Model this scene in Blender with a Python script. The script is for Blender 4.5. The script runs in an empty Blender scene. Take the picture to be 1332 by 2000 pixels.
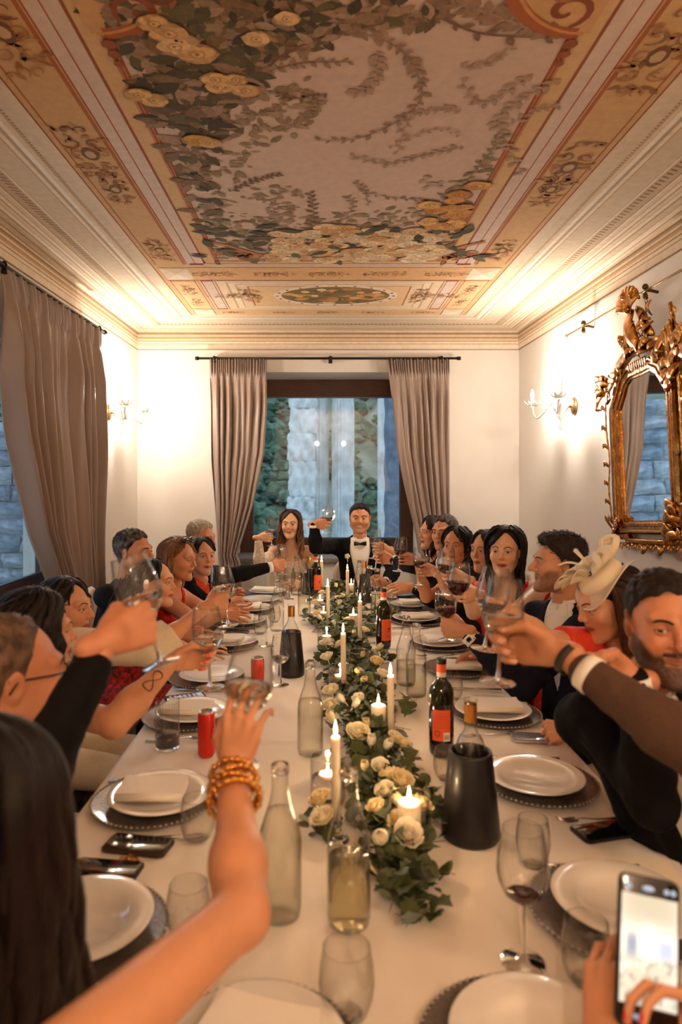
import bpy, math, random
import numpy as np
from mathutils import Vector, Matrix, Euler
random.seed(7); np.random.seed(7)
SC = bpy.context.scene
COL = SC.collection
PI = math.pi
# ---------------------------------------------------------------- camera
F = 1333.0; VX = 628.0; VY = 930.0; CZ = 1.62      # a 24 mm lens, eye height 1.62 m, level
cam_d = bpy.data.cameras.new('camera'); cam = bpy.data.objects.new('camera', cam_d); COL.objects.link(cam)
cam.location = (0, 0, CZ); cam.rotation_euler = (PI/2, 0, 0)
cam_d.sensor_fit = 'VERTICAL'; cam_d.sensor_height = 36.0; cam_d.lens = 36.0*F/2000
cam_d.shift_x = (666-VX)/2000; cam_d.shift_y = -(1000-VY)/2000
cam_d.clip_start = 0.05; cam_d.clip_end = 500
cam_d.dof.use_dof = True; cam_d.dof.focus_distance = 4.3; cam_d.dof.aperture_fstop = 2.8
SC.camera = cam
def W(px, py, Y):                       # a point of the photo at depth Y, in room metres
    return Vector(((px-VX)*Y/F, Y, CZ-(py-VY)*Y/F))
TZ = 0.755
def T(px, py, z=TZ):                    # the same on the table top
    Y = F*(CZ-z)/(py-VY); return Vector(((px-VX)*Y/F, Y, z))
# ---------------------------------------------------------------- world: dusk sky, exposure
wd = bpy.data.worlds.new('dusk'); SC.world = wd; wd.use_nodes = True
nt = wd.node_tree; bg = nt.nodes['Background']
tc = nt.nodes.new('ShaderNodeTexCoord'); sx = nt.nodes.new('ShaderNodeSeparateXYZ'); cr = nt.nodes.new('ShaderNodeValToRGB')
nt.links.new(tc.outputs['Generated'], sx.inputs[0]); nt.links.new(sx.outputs['Z'], cr.inputs[0]); nt.links.new(cr.outputs[0], bg.inputs[0])
cr.color_ramp.elements[0].color = (.56, .65, .72, 1); cr.color_ramp.elements[0].position = .0
cr.color_ramp.elements[1].color = (.38, .50, .67, 1); cr.color_ramp.elements[1].position = .8
bg.inputs[1].default_value = 2.5
SC.view_settings.view_transform = 'Standard'; SC.view_settings.look = 'None'
SC.view_settings.gamma = 1; SC.view_settings.use_curve_mapping = False
SC.view_settings.exposure = 0.42
def lamp(name, loc, power, col, radius=.03, parent=None):
    l = bpy.data.lights.new(name, 'POINT'); l.energy = power; l.color = col; l.shadow_soft_size = radius
    o = bpy.data.objects.new(name, l); COL.objects.link(o); o.location = loc
    if parent: o.parent = parent
    return o
# ---------------------------------------------------------------- materials
def lin(c):                              # sRGB 0-255 to linear
    return tuple((x/255/12.92 if x/255 <= .04045 else ((x/255+.055)/1.055)**2.4) for x in c[:3])
MATS = {}
def mat(name, col=(200, 200, 200), rough=.5, metal=0, noise=0, nscale=20, bump=0, bscale=60, emit=0, trans=0, ior=1.45, vcol=False,
        spec=.5, sheen=0, sss=0, coat=0, alpha=1, stretch=None, ncol=None, emitcol=None):
    if name in MATS: return MATS[name]
    m = bpy.data.materials.new(name); m.use_nodes = True; nt = m.node_tree; N = nt.nodes; L = nt.links
    b = N['Principled BSDF']; c = lin(col) + (1,)
    b.inputs['Base Color'].default_value = c; b.inputs['Roughness'].default_value = rough; b.inputs['Metallic'].default_value = metal
    b.inputs['IOR'].default_value = ior; b.inputs['Transmission Weight'].default_value = trans
    b.inputs['Specular IOR Level'].default_value = spec; b.inputs['Alpha'].default_value = alpha
    if sheen: b.inputs['Sheen Weight'].default_value = sheen; b.inputs['Sheen Roughness'].default_value = .4
    if coat: b.inputs['Coat Weight'].default_value = coat; b.inputs['Coat Roughness'].default_value = .1
    if sss:
        b.inputs['Subsurface Weight'].default_value = sss; b.inputs['Subsurface Radius'].default_value = (.012, .005, .003)
        b.inputs['Subsurface Scale'].default_value = 1
    src = None
    if vcol:
        a = N.new('ShaderNodeAttribute'); a.attribute_name = 'Col'; src = a.outputs['Color']
    tco = N.new('ShaderNodeTexCoord'); co = tco.outputs['Object']
    if stretch:
        mp = N.new('ShaderNodeMapping'); mp.inputs['Scale'].default_value = stretch; L.new(co, mp.inputs[0]); co = mp.outputs[0]
    if noise:
        n = N.new('ShaderNodeTexNoise'); n.inputs['Scale'].default_value = nscale; n.inputs['Detail'].default_value = 4; L.new(co, n.inputs[0])
        mx = N.new('ShaderNodeMix'); mx.data_type = 'RGBA'; L.new(n.outputs['Fac'], mx.inputs['Factor'])
        if src is not None or ncol is None:
            mx.blend_type = 'MULTIPLY'
            if src is not None: L.new(src, mx.inputs['A'])
            else: mx.inputs['A'].default_value = c
            r = N.new('ShaderNodeMapRange'); r.inputs[1].default_value = .3; r.inputs[2].default_value = .7; L.new(n.outputs['Fac'], r.inputs[0])
            L.new(r.outputs[0], mx.inputs['Factor'])
            mx.inputs['B'].default_value = (1-noise, 1-noise, 1-noise, 1)
        else:
            mx.inputs['A'].default_value = c; mx.inputs['B'].default_value = lin(ncol)+(1,)
            r = N.new('ShaderNodeMapRange'); r.inputs[1].default_value = .5-.25/max(noise, .01); r.inputs[2].default_value = .5+.25/max(noise, .01)
            L.new(n.outputs['Fac'], r.inputs[0]); L.new(r.outputs[0], mx.inputs['Factor'])
        src = mx.outputs['Result']
    if src is not None: L.new(src, b.inputs['Base Color'])
    if emit:
        b.inputs['Emission Strength'].default_value = emit
        if emitcol: b.inputs['Emission Color'].default_value = lin(emitcol)+(1,)
        elif src is not None: L.new(src, b.inputs['Emission Color'])
        else: b.inputs['Emission Color'].default_value = c
    if bump:
        n2 = N.new('ShaderNodeTexNoise'); n2.inputs['Scale'].default_value = bscale; n2.inputs['Detail'].default_value = 3; L.new(co, n2.inputs[0])
        bp = N.new('ShaderNodeBump'); bp.inputs['Strength'].default_value = bump; bp.inputs['Distance'].default_value = .01
        L.new(n2.outputs['Fac'], bp.inputs['Height']); L.new(bp.outputs[0], b.inputs['Normal'])
    MATS[name] = m; return m
def thin_glass(name, tint=(250, 252, 250), edge=(150, 160, 155), refl=1.0, power=3.0, gloss_rough=.02):
    """a thin pane or blown wall: lets light through, mirrors a little face-on and a lot at the rim"""
    if name in MATS: return MATS[name]
    m = bpy.data.materials.new(name); m.use_nodes = True; nt = m.node_tree; N = nt.nodes; L = nt.links
    N.remove(N['Principled BSDF']); out = N['Material Output']
    lw = N.new('ShaderNodeLayerWeight'); lw.inputs['Blend'].default_value = .5
    pw = N.new('ShaderNodeMath'); pw.operation = 'POWER'; pw.inputs[1].default_value = power; L.new(lw.outputs['Facing'], pw.inputs[0])
    mc = N.new('ShaderNodeMix'); mc.data_type = 'RGBA'; L.new(pw.outputs[0], mc.inputs['Factor'])
    mc.inputs['A'].default_value = lin(tint)+(1,); mc.inputs['B'].default_value = lin(edge)+(1,)
    tr = N.new('ShaderNodeBsdfTransparent'); L.new(mc.outputs['Result'], tr.inputs[0])
    gl = N.new('ShaderNodeBsdfGlossy'); gl.inputs['Roughness'].default_value = gloss_rough
    p5 = N.new('ShaderNodeMath'); p5.operation = 'POWER'; p5.inputs[1].default_value = 3.0; L.new(lw.outputs['Facing'], p5.inputs[0])
    ml = N.new('ShaderNodeMath'); ml.operation = 'MULTIPLY_ADD'; ml.inputs[1].default_value = .42*refl; ml.inputs[2].default_value = .045*refl; ml.use_clamp = True; L.new(p5.outputs[0], ml.inputs[0])
    mx = N.new('ShaderNodeMixShader'); L.new(ml.outputs[0], mx.inputs[0]); L.new(tr.outputs[0], mx.inputs[1]); L.new(gl.outputs[0], mx.inputs[2])
    L.new(mx.outputs[0], out.inputs[0]); MATS[name] = m; return m
# ---------------------------------------------------------------- mesh building
class MB:
    """collects pieces; link() makes ONE mesh object of them"""
    def __init__(s): s.v = []; s.f = []; s.c = []; s.m = []; s.n = 0; s.cols = False
    def add(s, v, f, col=None, mi=0):
        v = np.asarray(v, float).reshape(-1, 3); s.v.append(v); n = s.n
        s.f += [tuple(i+n for i in q) for q in f]; s.n += len(v)
        if col is not None: s.cols = True
        c = np.ones((len(v), 3))*(np.asarray(col, float) if col is not None else 1.0); s.c.append(c)
        s.m += [mi]*len(f); return s
    def box(s, a, b, col=None, mi=0, M=None):
        x0, y0, z0 = a; x1, y1, z1 = b
        v = np.array([(x0,y0,z0),(x1,y0,z0),(x1,y1,z0),(x0,y1,z0),(x0,y0,z1),(x1,y0,z1),(x1,y1,z1),(x0,y1,z1)], float)
        if M is not None: v = xf(M, v)
        return s.add(v, [(0,3,2,1),(4,5,6,7),(0,1,5,4),(1,2,6,5),(2,3,7,6),(3,0,4,7)], col, mi)
    def lathe(s, prof, n=24, col=None, mi=0, M=None, cap=True, axis=None):
        v, f = lathe(prof, n, cap)
        if M is not None: v = xf(M, v)
        return s.add(v, f, col, mi)
    def tube(s, pts, rad, n=8, col=None, mi=0, cap=True, flat=1.0, M=None):
        v, f = tube(pts, rad, n, cap, flat)
        if M is not None: v = xf(M, v)
        return s.add(v, f, col, mi)
    def ball(s, c, r, n=12, m=8, col=None, mi=0, M=None):
        r = np.ones(3)*np.asarray(r, float)
        pr = [(math.sin(PI*i/m), -math.cos(PI*i/m)) for i in range(m+1)]; pr[0] = (0, -1); pr[-1] = (0, 1)
        v, f = lathe(pr, n, False); v = v*r+np.asarray(c, float)
        if M is not None: v = xf(M, v)
        return s.add(v, f, col, mi)
    def link(s, name, mats, parent=None, smooth=True, loc=None, sharp=None):
        me = bpy.data.meshes.new(name)
        V = np.concatenate(s.v) if s.v else np.zeros((0, 3))
        me.from_pydata(V.tolist(), [], s.f)
        ms = mats if isinstance(mats, (list, tuple)) else [mats]
        for m in ms: me.materials.append(m)
        if len(ms) > 1: me.polygons.foreach_set('material_index', s.m)
        if s.cols:
            a = me.color_attributes.new('Col', 'FLOAT_COLOR', 'POINT')
            C = np.concatenate(s.c); a.data.foreach_set('color', np.hstack([C, np.ones((len(C), 1))]).ravel())
        if smooth: me.polygons.foreach_set('use_smooth', [True]*len(me.polygons))
        me.update()
        if sharp is not None and smooth:
            me.set_sharp_from_angle(angle=math.radians(sharp))
        o = bpy.data.objects.new(name, me); COL.objects.link(o)
        if loc is not None: o.location = loc
        if parent is not None: o.parent = parent
        return o
def xf(M, v):
    M = np.array(M); return v@M[:3, :3].T+M[:3, 3]
def lathe(prof, n=24, cap=True):
    prof = np.array(prof, float); k = len(prof); a = np.arange(n)*2*PI/n
    v = []; rows = []
    for r, z in prof:
        if r < 1e-6: rows.append([len(v)]); v.append((0, 0, z))
        else:
            rows.append(list(range(len(v), len(v)+n))); v += [(r*math.cos(t), r*math.sin(t), z) for t in a]
    f = []
    for A, B in zip(rows[:-1], rows[1:]):
        if len(A) == 1 and len(B) == 1: continue
        for i in range(n):
            j = (i+1) % n
            if len(A) == 1: f.append((A[0], B[j], B[i]))
            elif len(B) == 1: f.append((A[i], A[j], B[0]))
            else: f.append((A[i], A[j], B[j], B[i]))
    if cap and len(rows[0]) > 1: f.append(tuple(reversed(rows[0])))
    if cap and len(rows[-1]) > 1: f.append(tuple(rows[-1]))
    return np.array(v, float), f
def tube(pts, rad, n=8, cap=True, flat=1.0):
    P = np.array(pts, float); k = len(P); R = np.ones(k)*np.asarray(rad, float)
    Tn = np.gradient(P, axis=0); Tn /= np.linalg.norm(Tn, axis=1)[:, None]+1e-12
    up = np.array((0, 0, 1.)) if abs(Tn[0][2]) < .9 else np.array((1., 0, 0))
    v = []; a = np.arange(n)*2*PI/n; nrm = np.cross(Tn[0], up); nrm /= np.linalg.norm(nrm)
    for i in range(k):
        nrm = nrm-Tn[i]*nrm.dot(Tn[i]); nrm /= np.linalg.norm(nrm)+1e-12; bn = np.cross(Tn[i], nrm)
        v.append(P[i]+R[i]*(np.cos(a)[:, None]*nrm+flat*np.sin(a)[:, None]*bn))
    v = np.concatenate(v); f = []
    for i in range(k-1):
        for j in range(n):
            q = (j+1) % n; f.append((i*n+j, i*n+q, (i+1)*n+q, (i+1)*n+j))
    if cap: f.append(tuple(range(n-1, -1, -1))); f.append(tuple((k-1)*n+j for j in range(n)))
    return v, f
def grid(fn, nu, nv, closed=False):
    """fn(u, v) vectorised on [0,1]x[0,1] -> xyz"""
    u, v = np.meshgrid(np.linspace(0, 1, nu), np.linspace(0, 1, nv)); P = np.stack(fn(u, v), -1).reshape(-1, 3)
    f = [(j*nu+i, j*nu+i+1, (j+1)*nu+i+1, (j+1)*nu+i) for j in range(nv-1) for i in range(nu-1)]
    return P, f
def catmull(pts, n):
    P = np.array(pts, float); P = np.vstack([2*P[0]-P[1], P, 2*P[-1]-P[-2]]); k = len(P)-3
    t = np.linspace(0, k-1e-6, n); i = t.astype(int); u = (t-i)[:, None]
    a, b, c, d = P[i], P[i+1], P[i+2], P[i+3]
    return .5*((2*b)+(-a+c)*u+(2*a-5*b+4*c-d)*u*u+(-a+3*b-3*c+d)*u**3)
def empty(name, loc=(0, 0, 0), rotz=0.0, parent=None):
    o = bpy.data.objects.new(name, None); COL.objects.link(o); o.location = loc; o.rotation_euler = (0, 0, rotz); o.empty_display_size = .1
    if parent is not None: o.parent = parent
    return o
def tag(o, label=None, cat=None, group=None, kind=None):
    if label: o['label'] = label
    if cat: o['category'] = cat
    if group: o['group'] = group
    if kind: o['kind'] = kind
    return o
def dup(o, loc=None, rot=None, scale=None, parent=None):
    kids = [k for k in o.children]
    c = o.copy(); COL.objects.link(c); c.parent = parent
    for ch in kids: dup(ch, parent=c)
    if loc is not None: c.location = loc
    if rot is not None: c.rotation_euler = rot
    if scale is not None: c.scale = scale
    return c
def solid(o, t, off=0):
    m = o.modifiers.new('thick', 'SOLIDIFY'); m.thickness = t; m.offset = off; return o
def bevel(o, w, seg=2):
    m = o.modifiers.new('bevel', 'BEVEL'); m.width = w; m.segments = seg; m.limit_method = 'ANGLE'; return o
def frameM(loc, x, y, z):
    M = np.eye(4); M[:3, 0] = x; M[:3, 1] = y; M[:3, 2] = z; M[:3, 3] = loc; return M
def unit(v): v = np.asarray(v, float); return v/np.linalg.norm(v)
# ================================================================ THE ROOM
YB = 6.3; YN = -1.3; HC = 2.96; XL0 = -1.70; XL1 = -1.74; XR0 = 1.82; XR1 = 1.90
def xl(y): return XL0+(XL1-XL0)*(YB-y)/YB
def xr(y): return XR0+(XR1-XR0)*(YB-y)/YB
m_wall = mat('plaster', (226, 218, 208), .85, noise=.05, nscale=3, bump=.08, bscale=90)
m_floor = mat('oak_floor', (96, 62, 38), .45, noise=.35, nscale=6, stretch=(8, .6, 1), bump=.05)
m_wood = mat('walnut', (84, 44, 24), .4, noise=.5, nscale=8, stretch=(1, 1, 14), bump=.1)
m_woodh = mat('walnut_rail', (84, 44, 24), .4, noise=.5, nscale=8, stretch=(1, 1, 14), bump=.1)
m_stone_sill = mat('sill_stone', (120, 112, 104), .7, noise=.3, nscale=30)
m_pane = thin_glass('window_glass', (238, 246, 250), (170, 185, 195), 1.6, 2.0)
# floor of boards
fl = MB().box((-2.3, YN, -.05), (2.3, YB, -.004)).link('floor', mat('board_joint', (40, 26, 16), .8), smooth=False); tag(fl, kind='structure')
bme = None; k = 0
for i in range(28):
    x0 = -2.1+i*.15; off = (i*37 % 10)/10*1.6
    for j in range(-1, 5):
        ya = max(YN, YN+j*1.7+off); yb = min(YB, YN+j*1.7+off+1.696)
        if yb-ya < .1: continue
        b = MB().box((x0+.002, ya, -.004), (x0+.148, yb, 0)).link('floorboard', m_floor, fl, smooth=False)
# walls; a wall along X at y=YB with a window hole
def wall_pts(name, quads, m=m_wall):
    mb = MB()
    for a, b in quads: mb.box(a, b)
    return tag(mb.link(name, m, smooth=False), kind='structure')
WB = (-.81, .91, .86, 2.58)            # back window opening x0 x1 z0 z1
wb_ = wall_pts('wall_back', [((-2.3, YB, 0), (WB[0], YB+.75, 3.1)), ((WB[1], YB, 0), (2.4, YB+.75, 3.1)),
                       ((WB[0], YB, 0), (WB[1], YB+.75, WB[2])), ((WB[0], YB, WB[3]), (WB[1], YB+.75, 3.1))])
WL = (2.35, 4.62, .88, 2.36)            # left window opening y0 y1 z0 z1
def left_wall():
    mb = MB()
    def sl(y0, y1, z0, z1):
        a, b = xl(y0), xl(y1); t = -2.02
        v = [(t, y0, z0), (a, y0, z0), (b, y1, z0), (t, y1, z0), (t, y0, z1), (a, y0, z1), (b, y1, z1), (t, y1, z1)]
        mb.add(v, [(0,3,2,1),(4,5,6,7),(0,1,5,4),(1,2,6,5),(2,3,7,6),(3,0,4,7)])
    sl(YN, WL[0], 0, 3.1); sl(WL[1], YB+.75, 0, 3.1); sl(WL[0], WL[1], 0, WL[2]); sl(WL[0], WL[1], WL[3], 3.1)
    return tag(mb.link('wall_left', m_wall, smooth=False), kind='structure')
left_wall()
mb = MB(); v = [(xr(YN), YN, 0), (2.4, YN, 0), (2.4, YB+.3, 0), (xr(YB), YB+.3, 0)]; v += [(a, b, 3.1) for a, b, c in v]
mb.add(v, [(0,3,2,1),(4,5,6,7),(0,1,5,4),(1,2,6,5),(2,3,7,6),(3,0,4,7)]); tag(mb.link('wall_right', m_wall, smooth=False), kind='structure')
tag(MB().box((-2.3, YN-.3, 0), (2.4, YN, 3.1)).link('wall_front', m_wall, smooth=False), kind='structure')
# ---------------------------------------------------------------- painted frieze at the wall tops (flat stripes) 
cream = (226, 204, 176); tan = (196, 162, 122); dark = (160, 122, 86); pale = (236, 220, 198); grey = (176, 150, 122)
FR = [(2.785, dark), (2.792, pale), (2.835, tan), (2.842, pale), (2.862, dark), (2.868, cream), (2.884, tan), (2.900, dark), (2.905, cream), (2.921, grey), (2.934, (150, 118, 88)), (2.944, cream), (2.962, cream)]
m_paint = mat('fresco', vcol=True, rough=.9, noise=.13, nscale=26)
m_paint2 = mat('fresco_flowers', vcol=True, rough=.9, noise=.3, nscale=60)
def stripe_band(name, A, B, inward):
    mb = MB(); A = np.array(A); B = np.array(B); n = np.array(inward)*.006
    for (z0, c), (z1, _) in zip(FR[:-1], FR[1:]):
        v = [(*(A+n), z0), (*(B+n), z0), (*(B+n), z1), (*(A+n), z1)]
        mb.add(v, [(0, 1, 2, 3)], lin(c))
    v = [(*A, FR[0][0]), (*B, FR[0][0]), (*(B+n), FR[0][0]), (*(A+n), FR[0][0])]; mb.add(v, [(0, 1, 2, 3)], lin(dark))
    return tag(mb.link(name, m_paint, smooth=False), kind='structure')
stripe_band('trim_1', (XL0, YB), (XR0, YB), (0, -1))
stripe_band('trim_2', (xl(YN), YN), (XL0, YB), (1, 0))
stripe_band('trim_3', (XR0, YB), (xr(YN), YN), (-1, 0))
# ---------------------------------------------------------------- ceiling: trompe l'oeil mouldings and a fresco of flowers, all flat paint
class Paint:
    def __init__(s): s.mb = MB(); s.k = 0
    def poly(s, pts, col, layer):
        z = HC-.0012-layer*.0004; v = [(p[0], p[1], z) for p in pts]
        s.mb.add(v, [tuple(range(len(v)))], lin(col))
    def line(s, a, b, w, col, layer):
        a = np.array(a[:2], float); b = np.array(b[:2], float); d = b-a; L = np.linalg.norm(d)
        if L < 1e-6: return
        n = np.array((-d[1], d[0]))/L*w/2; s.poly([a-n, b-n, b+n, a+n], col, layer)
    def ribbon(s, pts, w, col, layer, taper=True):
        P = np.array(pts, float); Tn = np.gradient(P, axis=0); Tn /= np.linalg.norm(Tn, axis=1)[:, None]+1e-9
        N_ = np.stack([-Tn[:, 1], Tn[:, 0]], 1); k = len(P); ww = (w/2*np.sin(np.linspace(.12, .94, k)*PI)**.6 if taper else np.ones(k)*w/2)[:, None]
        A = P+N_*ww; B = P-N_*ww; z = HC-.0012-layer*.0004
        v = [(p[0], p[1], z) for p in A]+[(p[0], p[1], z) for p in B]
        s.mb.add(v, [(i, i+1, k+i+1, k+i) for i in range(k-1)], lin(col))
    def leaf(s, x, y, a, L, w, col, layer):
        ca, sa = math.cos(a), math.sin(a)
        pts = [(0, 0), (.25, .42), (.55, .5), (.8, .28), (1, 0), (.8, -.26), (.5, -.46), (.22, -.4)]
        s.poly([(x+ca*p*L-sa*q*w, y+sa*p*L+ca*q*w) for p, q in pts], col, layer)
    def blob(s, x, y, r, col, layer, n=11, irr=.12, sy=1.0):
        s.poly([(x+r*(1+irr*random.uniform(-1, 1))*math.cos(t*2*PI/n), y+sy*r*(1+irr*random.uniform(-1, 1))*math.sin(t*2*PI/n)) for t in range(n)], col, layer)
    def rose(s, x, y, r, base, layer, sy=.8):
        def sh(c, k): return tuple(min(255, q*k) for q in c)
        s.blob(x, y, r, sh(base, .82), layer, sy=sy)
        for i in range(6):
            a = i*PI/3+random.random()
            s.blob(x+math.cos(a)*r*.45, y+math.sin(a)*r*.45*sy, r*.5, sh(base, random.uniform(.88, 1.1)), layer+1+.15*i, 8, sy=sy)
        s.blob(x, y, r*.42, sh(base, .86), layer+2, 9, sy=sy); s.blob(x+.06*r, y, r*.28, sh(base, 1.06), layer+2.5, 8, sy=sy); s.blob(x, y, r*.12, sh(base, .7), layer+3, 6)
    def scroll(s, x, y, r, a0, turns, w, col, layer, flip=1, sx=1.0):
        t = np.linspace(0, 1, 18); a = a0+flip*t*turns*2*PI; rr = r*(1-t*.85)
        cx = x-r*math.cos(a0)*0; s.ribbon(np.stack([x+rr*np.cos(a)*sx, y+rr*np.sin(a)], 1), w, col, layer)
XC = .055
def ring_rect(d): return (xl(3)+d, xr(3)-d-.03, YN+d, YB-d)
cl = MB(); ce = tag(MB().box((-2.3, YN-.3, HC), (2.4, YB+.3, HC+.1)).link('ceiling', mat('ceiling_ground', (222, 200, 172), .9, noise=.1, nscale=5), smooth=False), kind='structure')
P1 = Paint()
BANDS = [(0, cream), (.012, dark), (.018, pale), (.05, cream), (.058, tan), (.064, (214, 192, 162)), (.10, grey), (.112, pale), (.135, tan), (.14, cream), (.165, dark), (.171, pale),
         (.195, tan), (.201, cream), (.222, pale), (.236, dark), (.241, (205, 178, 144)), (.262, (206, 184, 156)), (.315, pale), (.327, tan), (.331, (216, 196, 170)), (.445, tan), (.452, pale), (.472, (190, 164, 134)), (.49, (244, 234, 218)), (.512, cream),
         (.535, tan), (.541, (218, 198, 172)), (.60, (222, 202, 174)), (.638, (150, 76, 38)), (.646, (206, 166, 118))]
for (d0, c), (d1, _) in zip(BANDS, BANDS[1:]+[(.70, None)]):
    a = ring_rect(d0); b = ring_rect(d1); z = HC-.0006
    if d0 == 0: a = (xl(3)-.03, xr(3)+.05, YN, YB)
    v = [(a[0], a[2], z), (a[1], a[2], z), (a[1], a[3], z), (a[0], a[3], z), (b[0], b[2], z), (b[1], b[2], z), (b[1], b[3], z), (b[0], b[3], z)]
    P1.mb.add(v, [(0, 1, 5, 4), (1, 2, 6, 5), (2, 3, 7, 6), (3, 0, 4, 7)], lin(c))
# egg-and-dart course and a small dentil line, painted in strokes
r = ring_rect(.289)
def along(r, step, fn):
    x0, x1, y0, y1 = r
    for i in range(int((y1-max(y0, 1.2))/step)):
        y = y1-i*step; fn(x0, y, 0, 1); fn(x1, y, 0, -1)
    for i in range(int((x1-x0)/step)): fn(x0+i*step, y1, 1, 0)
def egg(x, y, horiz, sgn):
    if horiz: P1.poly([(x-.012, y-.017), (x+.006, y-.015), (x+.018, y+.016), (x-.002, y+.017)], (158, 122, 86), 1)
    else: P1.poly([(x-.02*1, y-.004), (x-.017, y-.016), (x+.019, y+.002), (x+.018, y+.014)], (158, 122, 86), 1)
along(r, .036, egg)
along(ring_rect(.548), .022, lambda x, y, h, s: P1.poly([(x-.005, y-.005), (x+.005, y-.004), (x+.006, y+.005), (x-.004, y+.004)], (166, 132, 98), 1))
# main field
bx0, bx1, by0, by1 = ring_rect(.646); px0, px1 = bx0+.445, bx1-.445
def pc(x, y): Y = F*(HC-CZ)/(VY-y); return (x-VX)*Y/F, Y          # photo -> ceiling plane
YM1 = pc(640, 508)[1]; YM0 = -.2
amber = (206, 164, 112); rust = (168, 98, 52); pinkish = (214, 190, 172); brick = (160, 70, 34)
P1.poly([(bx0, YN+.6), (bx1, YN+.6), (bx1, by1), (bx0, by1)], amber, 0)
def rectf(x0, x1, y0, y1, col, layer): P1.poly([(x0, y0), (x1, y0), (x1, y1), (x0, y1)], col, layer)
yA = pc(640, 516)[1]
for sgn, e in ((1, bx0), (-1, bx1)):
    X = lambda d: e+sgn*(d-.646)
    def st(d0, d1, c, l): rectf(min(X(d0), X(d1)), max(X(d0), X(d1)), YM0, yA, c, l)
    st(.668, .676, rust, 1); st(.846, .862, rust, 1); st(.868, .874, brick, 2); st(.874, .985, pinkish, 1); st(.922, .927, brick, 2)
    st(.980, .992, (150, 84, 46), 2); st(.992, 1.06, (214, 174, 124), 1); st(1.052, 1.058, (190, 130, 82), 2); st(1.060, 1.084, (158, 82, 42), 3); st(1.069, 1.074, (196, 128, 80), 4)
qx0, qx1 = bx0+.438, bx1-.438
rectf(qx0, qx1, YM0, YM1, (206, 178, 158), 2)
rectf(qx0-.02, qx1+.02, YM1, YM1+.02, (176, 104, 60), 3); rectf(qx0-.1, qx1+.1, YM1+.02, YM1+.055, (214, 178, 132), 2); rectf(qx0-.1, qx1+.1, YM1+.055, YM1+.066, (170, 96, 54), 3)
rectf(bx0+.22, bx1-.22, YM1+.066, YM1+.12, pinkish, 3); rectf(bx0+.22, bx1-.22, YM1+.09, YM1+.094, brick, 4)
ya, yb, yc, yd = pc(0, 522)[1], pc(0, 546)[1], pc(0, 602)[1], pc(0, 614)[1]
rectf(bx0+.02, bx1-.02, ya, yb, (212, 166, 116), 4); rectf(bx0+.02, bx1-.02, yb, yb+.012, rust, 5)
for e, s_ in ((bx0, 1), (bx1, -1)):          # corner panels with a pyramid, side panels
    for (u0, u1) in ((ya, yb), (yc, yd)):
        a, b = sorted((e+s_*.03, e+s_*.21)); rectf(a, b, u0+.01, u1-.01, (226, 204, 178), 6)
        P1.poly([(a, u0+.01), (b, u0+.01), ((a+b)/2, (u0+u1)/2)], (214, 186, 150), 7); P1.poly([(a, u1-.01), (b, u1-.01), ((a+b)/2, (u0+u1)/2)], (236, 218, 196), 7)
    a, b = sorted((e+s_*.03, e+s_*.22)); rectf(a, b, yb+.03, yc, (222, 182, 136), 5)
    for q in (e+s_*.04, e+s_*.205): P1.line((q, yb), (q, yd), .006, rust, 6)
    a, b = sorted((e+s_*.235, e+s_*.34)); rectf(a, b, yb+.03, yc+.02, pinkish, 6)
    P1.line((e+s_*.25, yb+.02), (e+s_*.25, yc), .006, brick, 7); P1.line((e+s_*.325, yb+.02), (e+s_*.325, yc), .005, brick, 7)
    a, b = sorted((e+s_*.245, e+s_*.33)); rectf(a, b, yb+.0, yb+.03, brick, 8); rectf(a, b, yc-.01, yc+.012, brick, 8); rectf(a, b, YM1+.062, YM1+.09, brick, 8)
rectf(bx0+.35, bx1-.35, yb+.02, yc+.02, (228, 202, 170), 6)
for i, (g, c) in enumerate(((.06, tan), (.075, (232, 212, 184)), (.12, (200, 160, 116)), (.13, (226, 200, 168)), (.20, (170, 108, 62)), (.212, (222, 184, 138)))):
    gy = g*.62; rectf(bx0+.35+g, bx1-.35-g, yb+.02+gy, yc+.02-gy, c, 7+i)
rectf(bx0+.1, bx1-.1, yc+.02, yd, (218, 178, 130), 5)
ox, oy = pc(655, 576); 
P1.blob(ox, oy, .46, (232, 212, 186), 14, 28, .01, .62); P1.blob(ox, oy, .40, (122, 96, 56), 15, 28, .0, .60)
for i in range(60):
    a = random.uniform(0, 2*PI); q = math.sqrt(random.random())*.36; P1.blob(ox+q*math.cos(a), oy+q*math.sin(a)*.58, random.uniform(.03, .055), random.choice([(206, 160, 100), (188, 132, 72), (120, 112, 60), (224, 190, 140), (96, 88, 48), (170, 120, 70)]), 16+i*.05, 8, .2, .8)
for i in range(20): a = i*PI/10; P1.blob(ox+.43*math.cos(a), oy+.265*math.sin(a), .012, (110, 70, 40), 20, 6)
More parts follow.
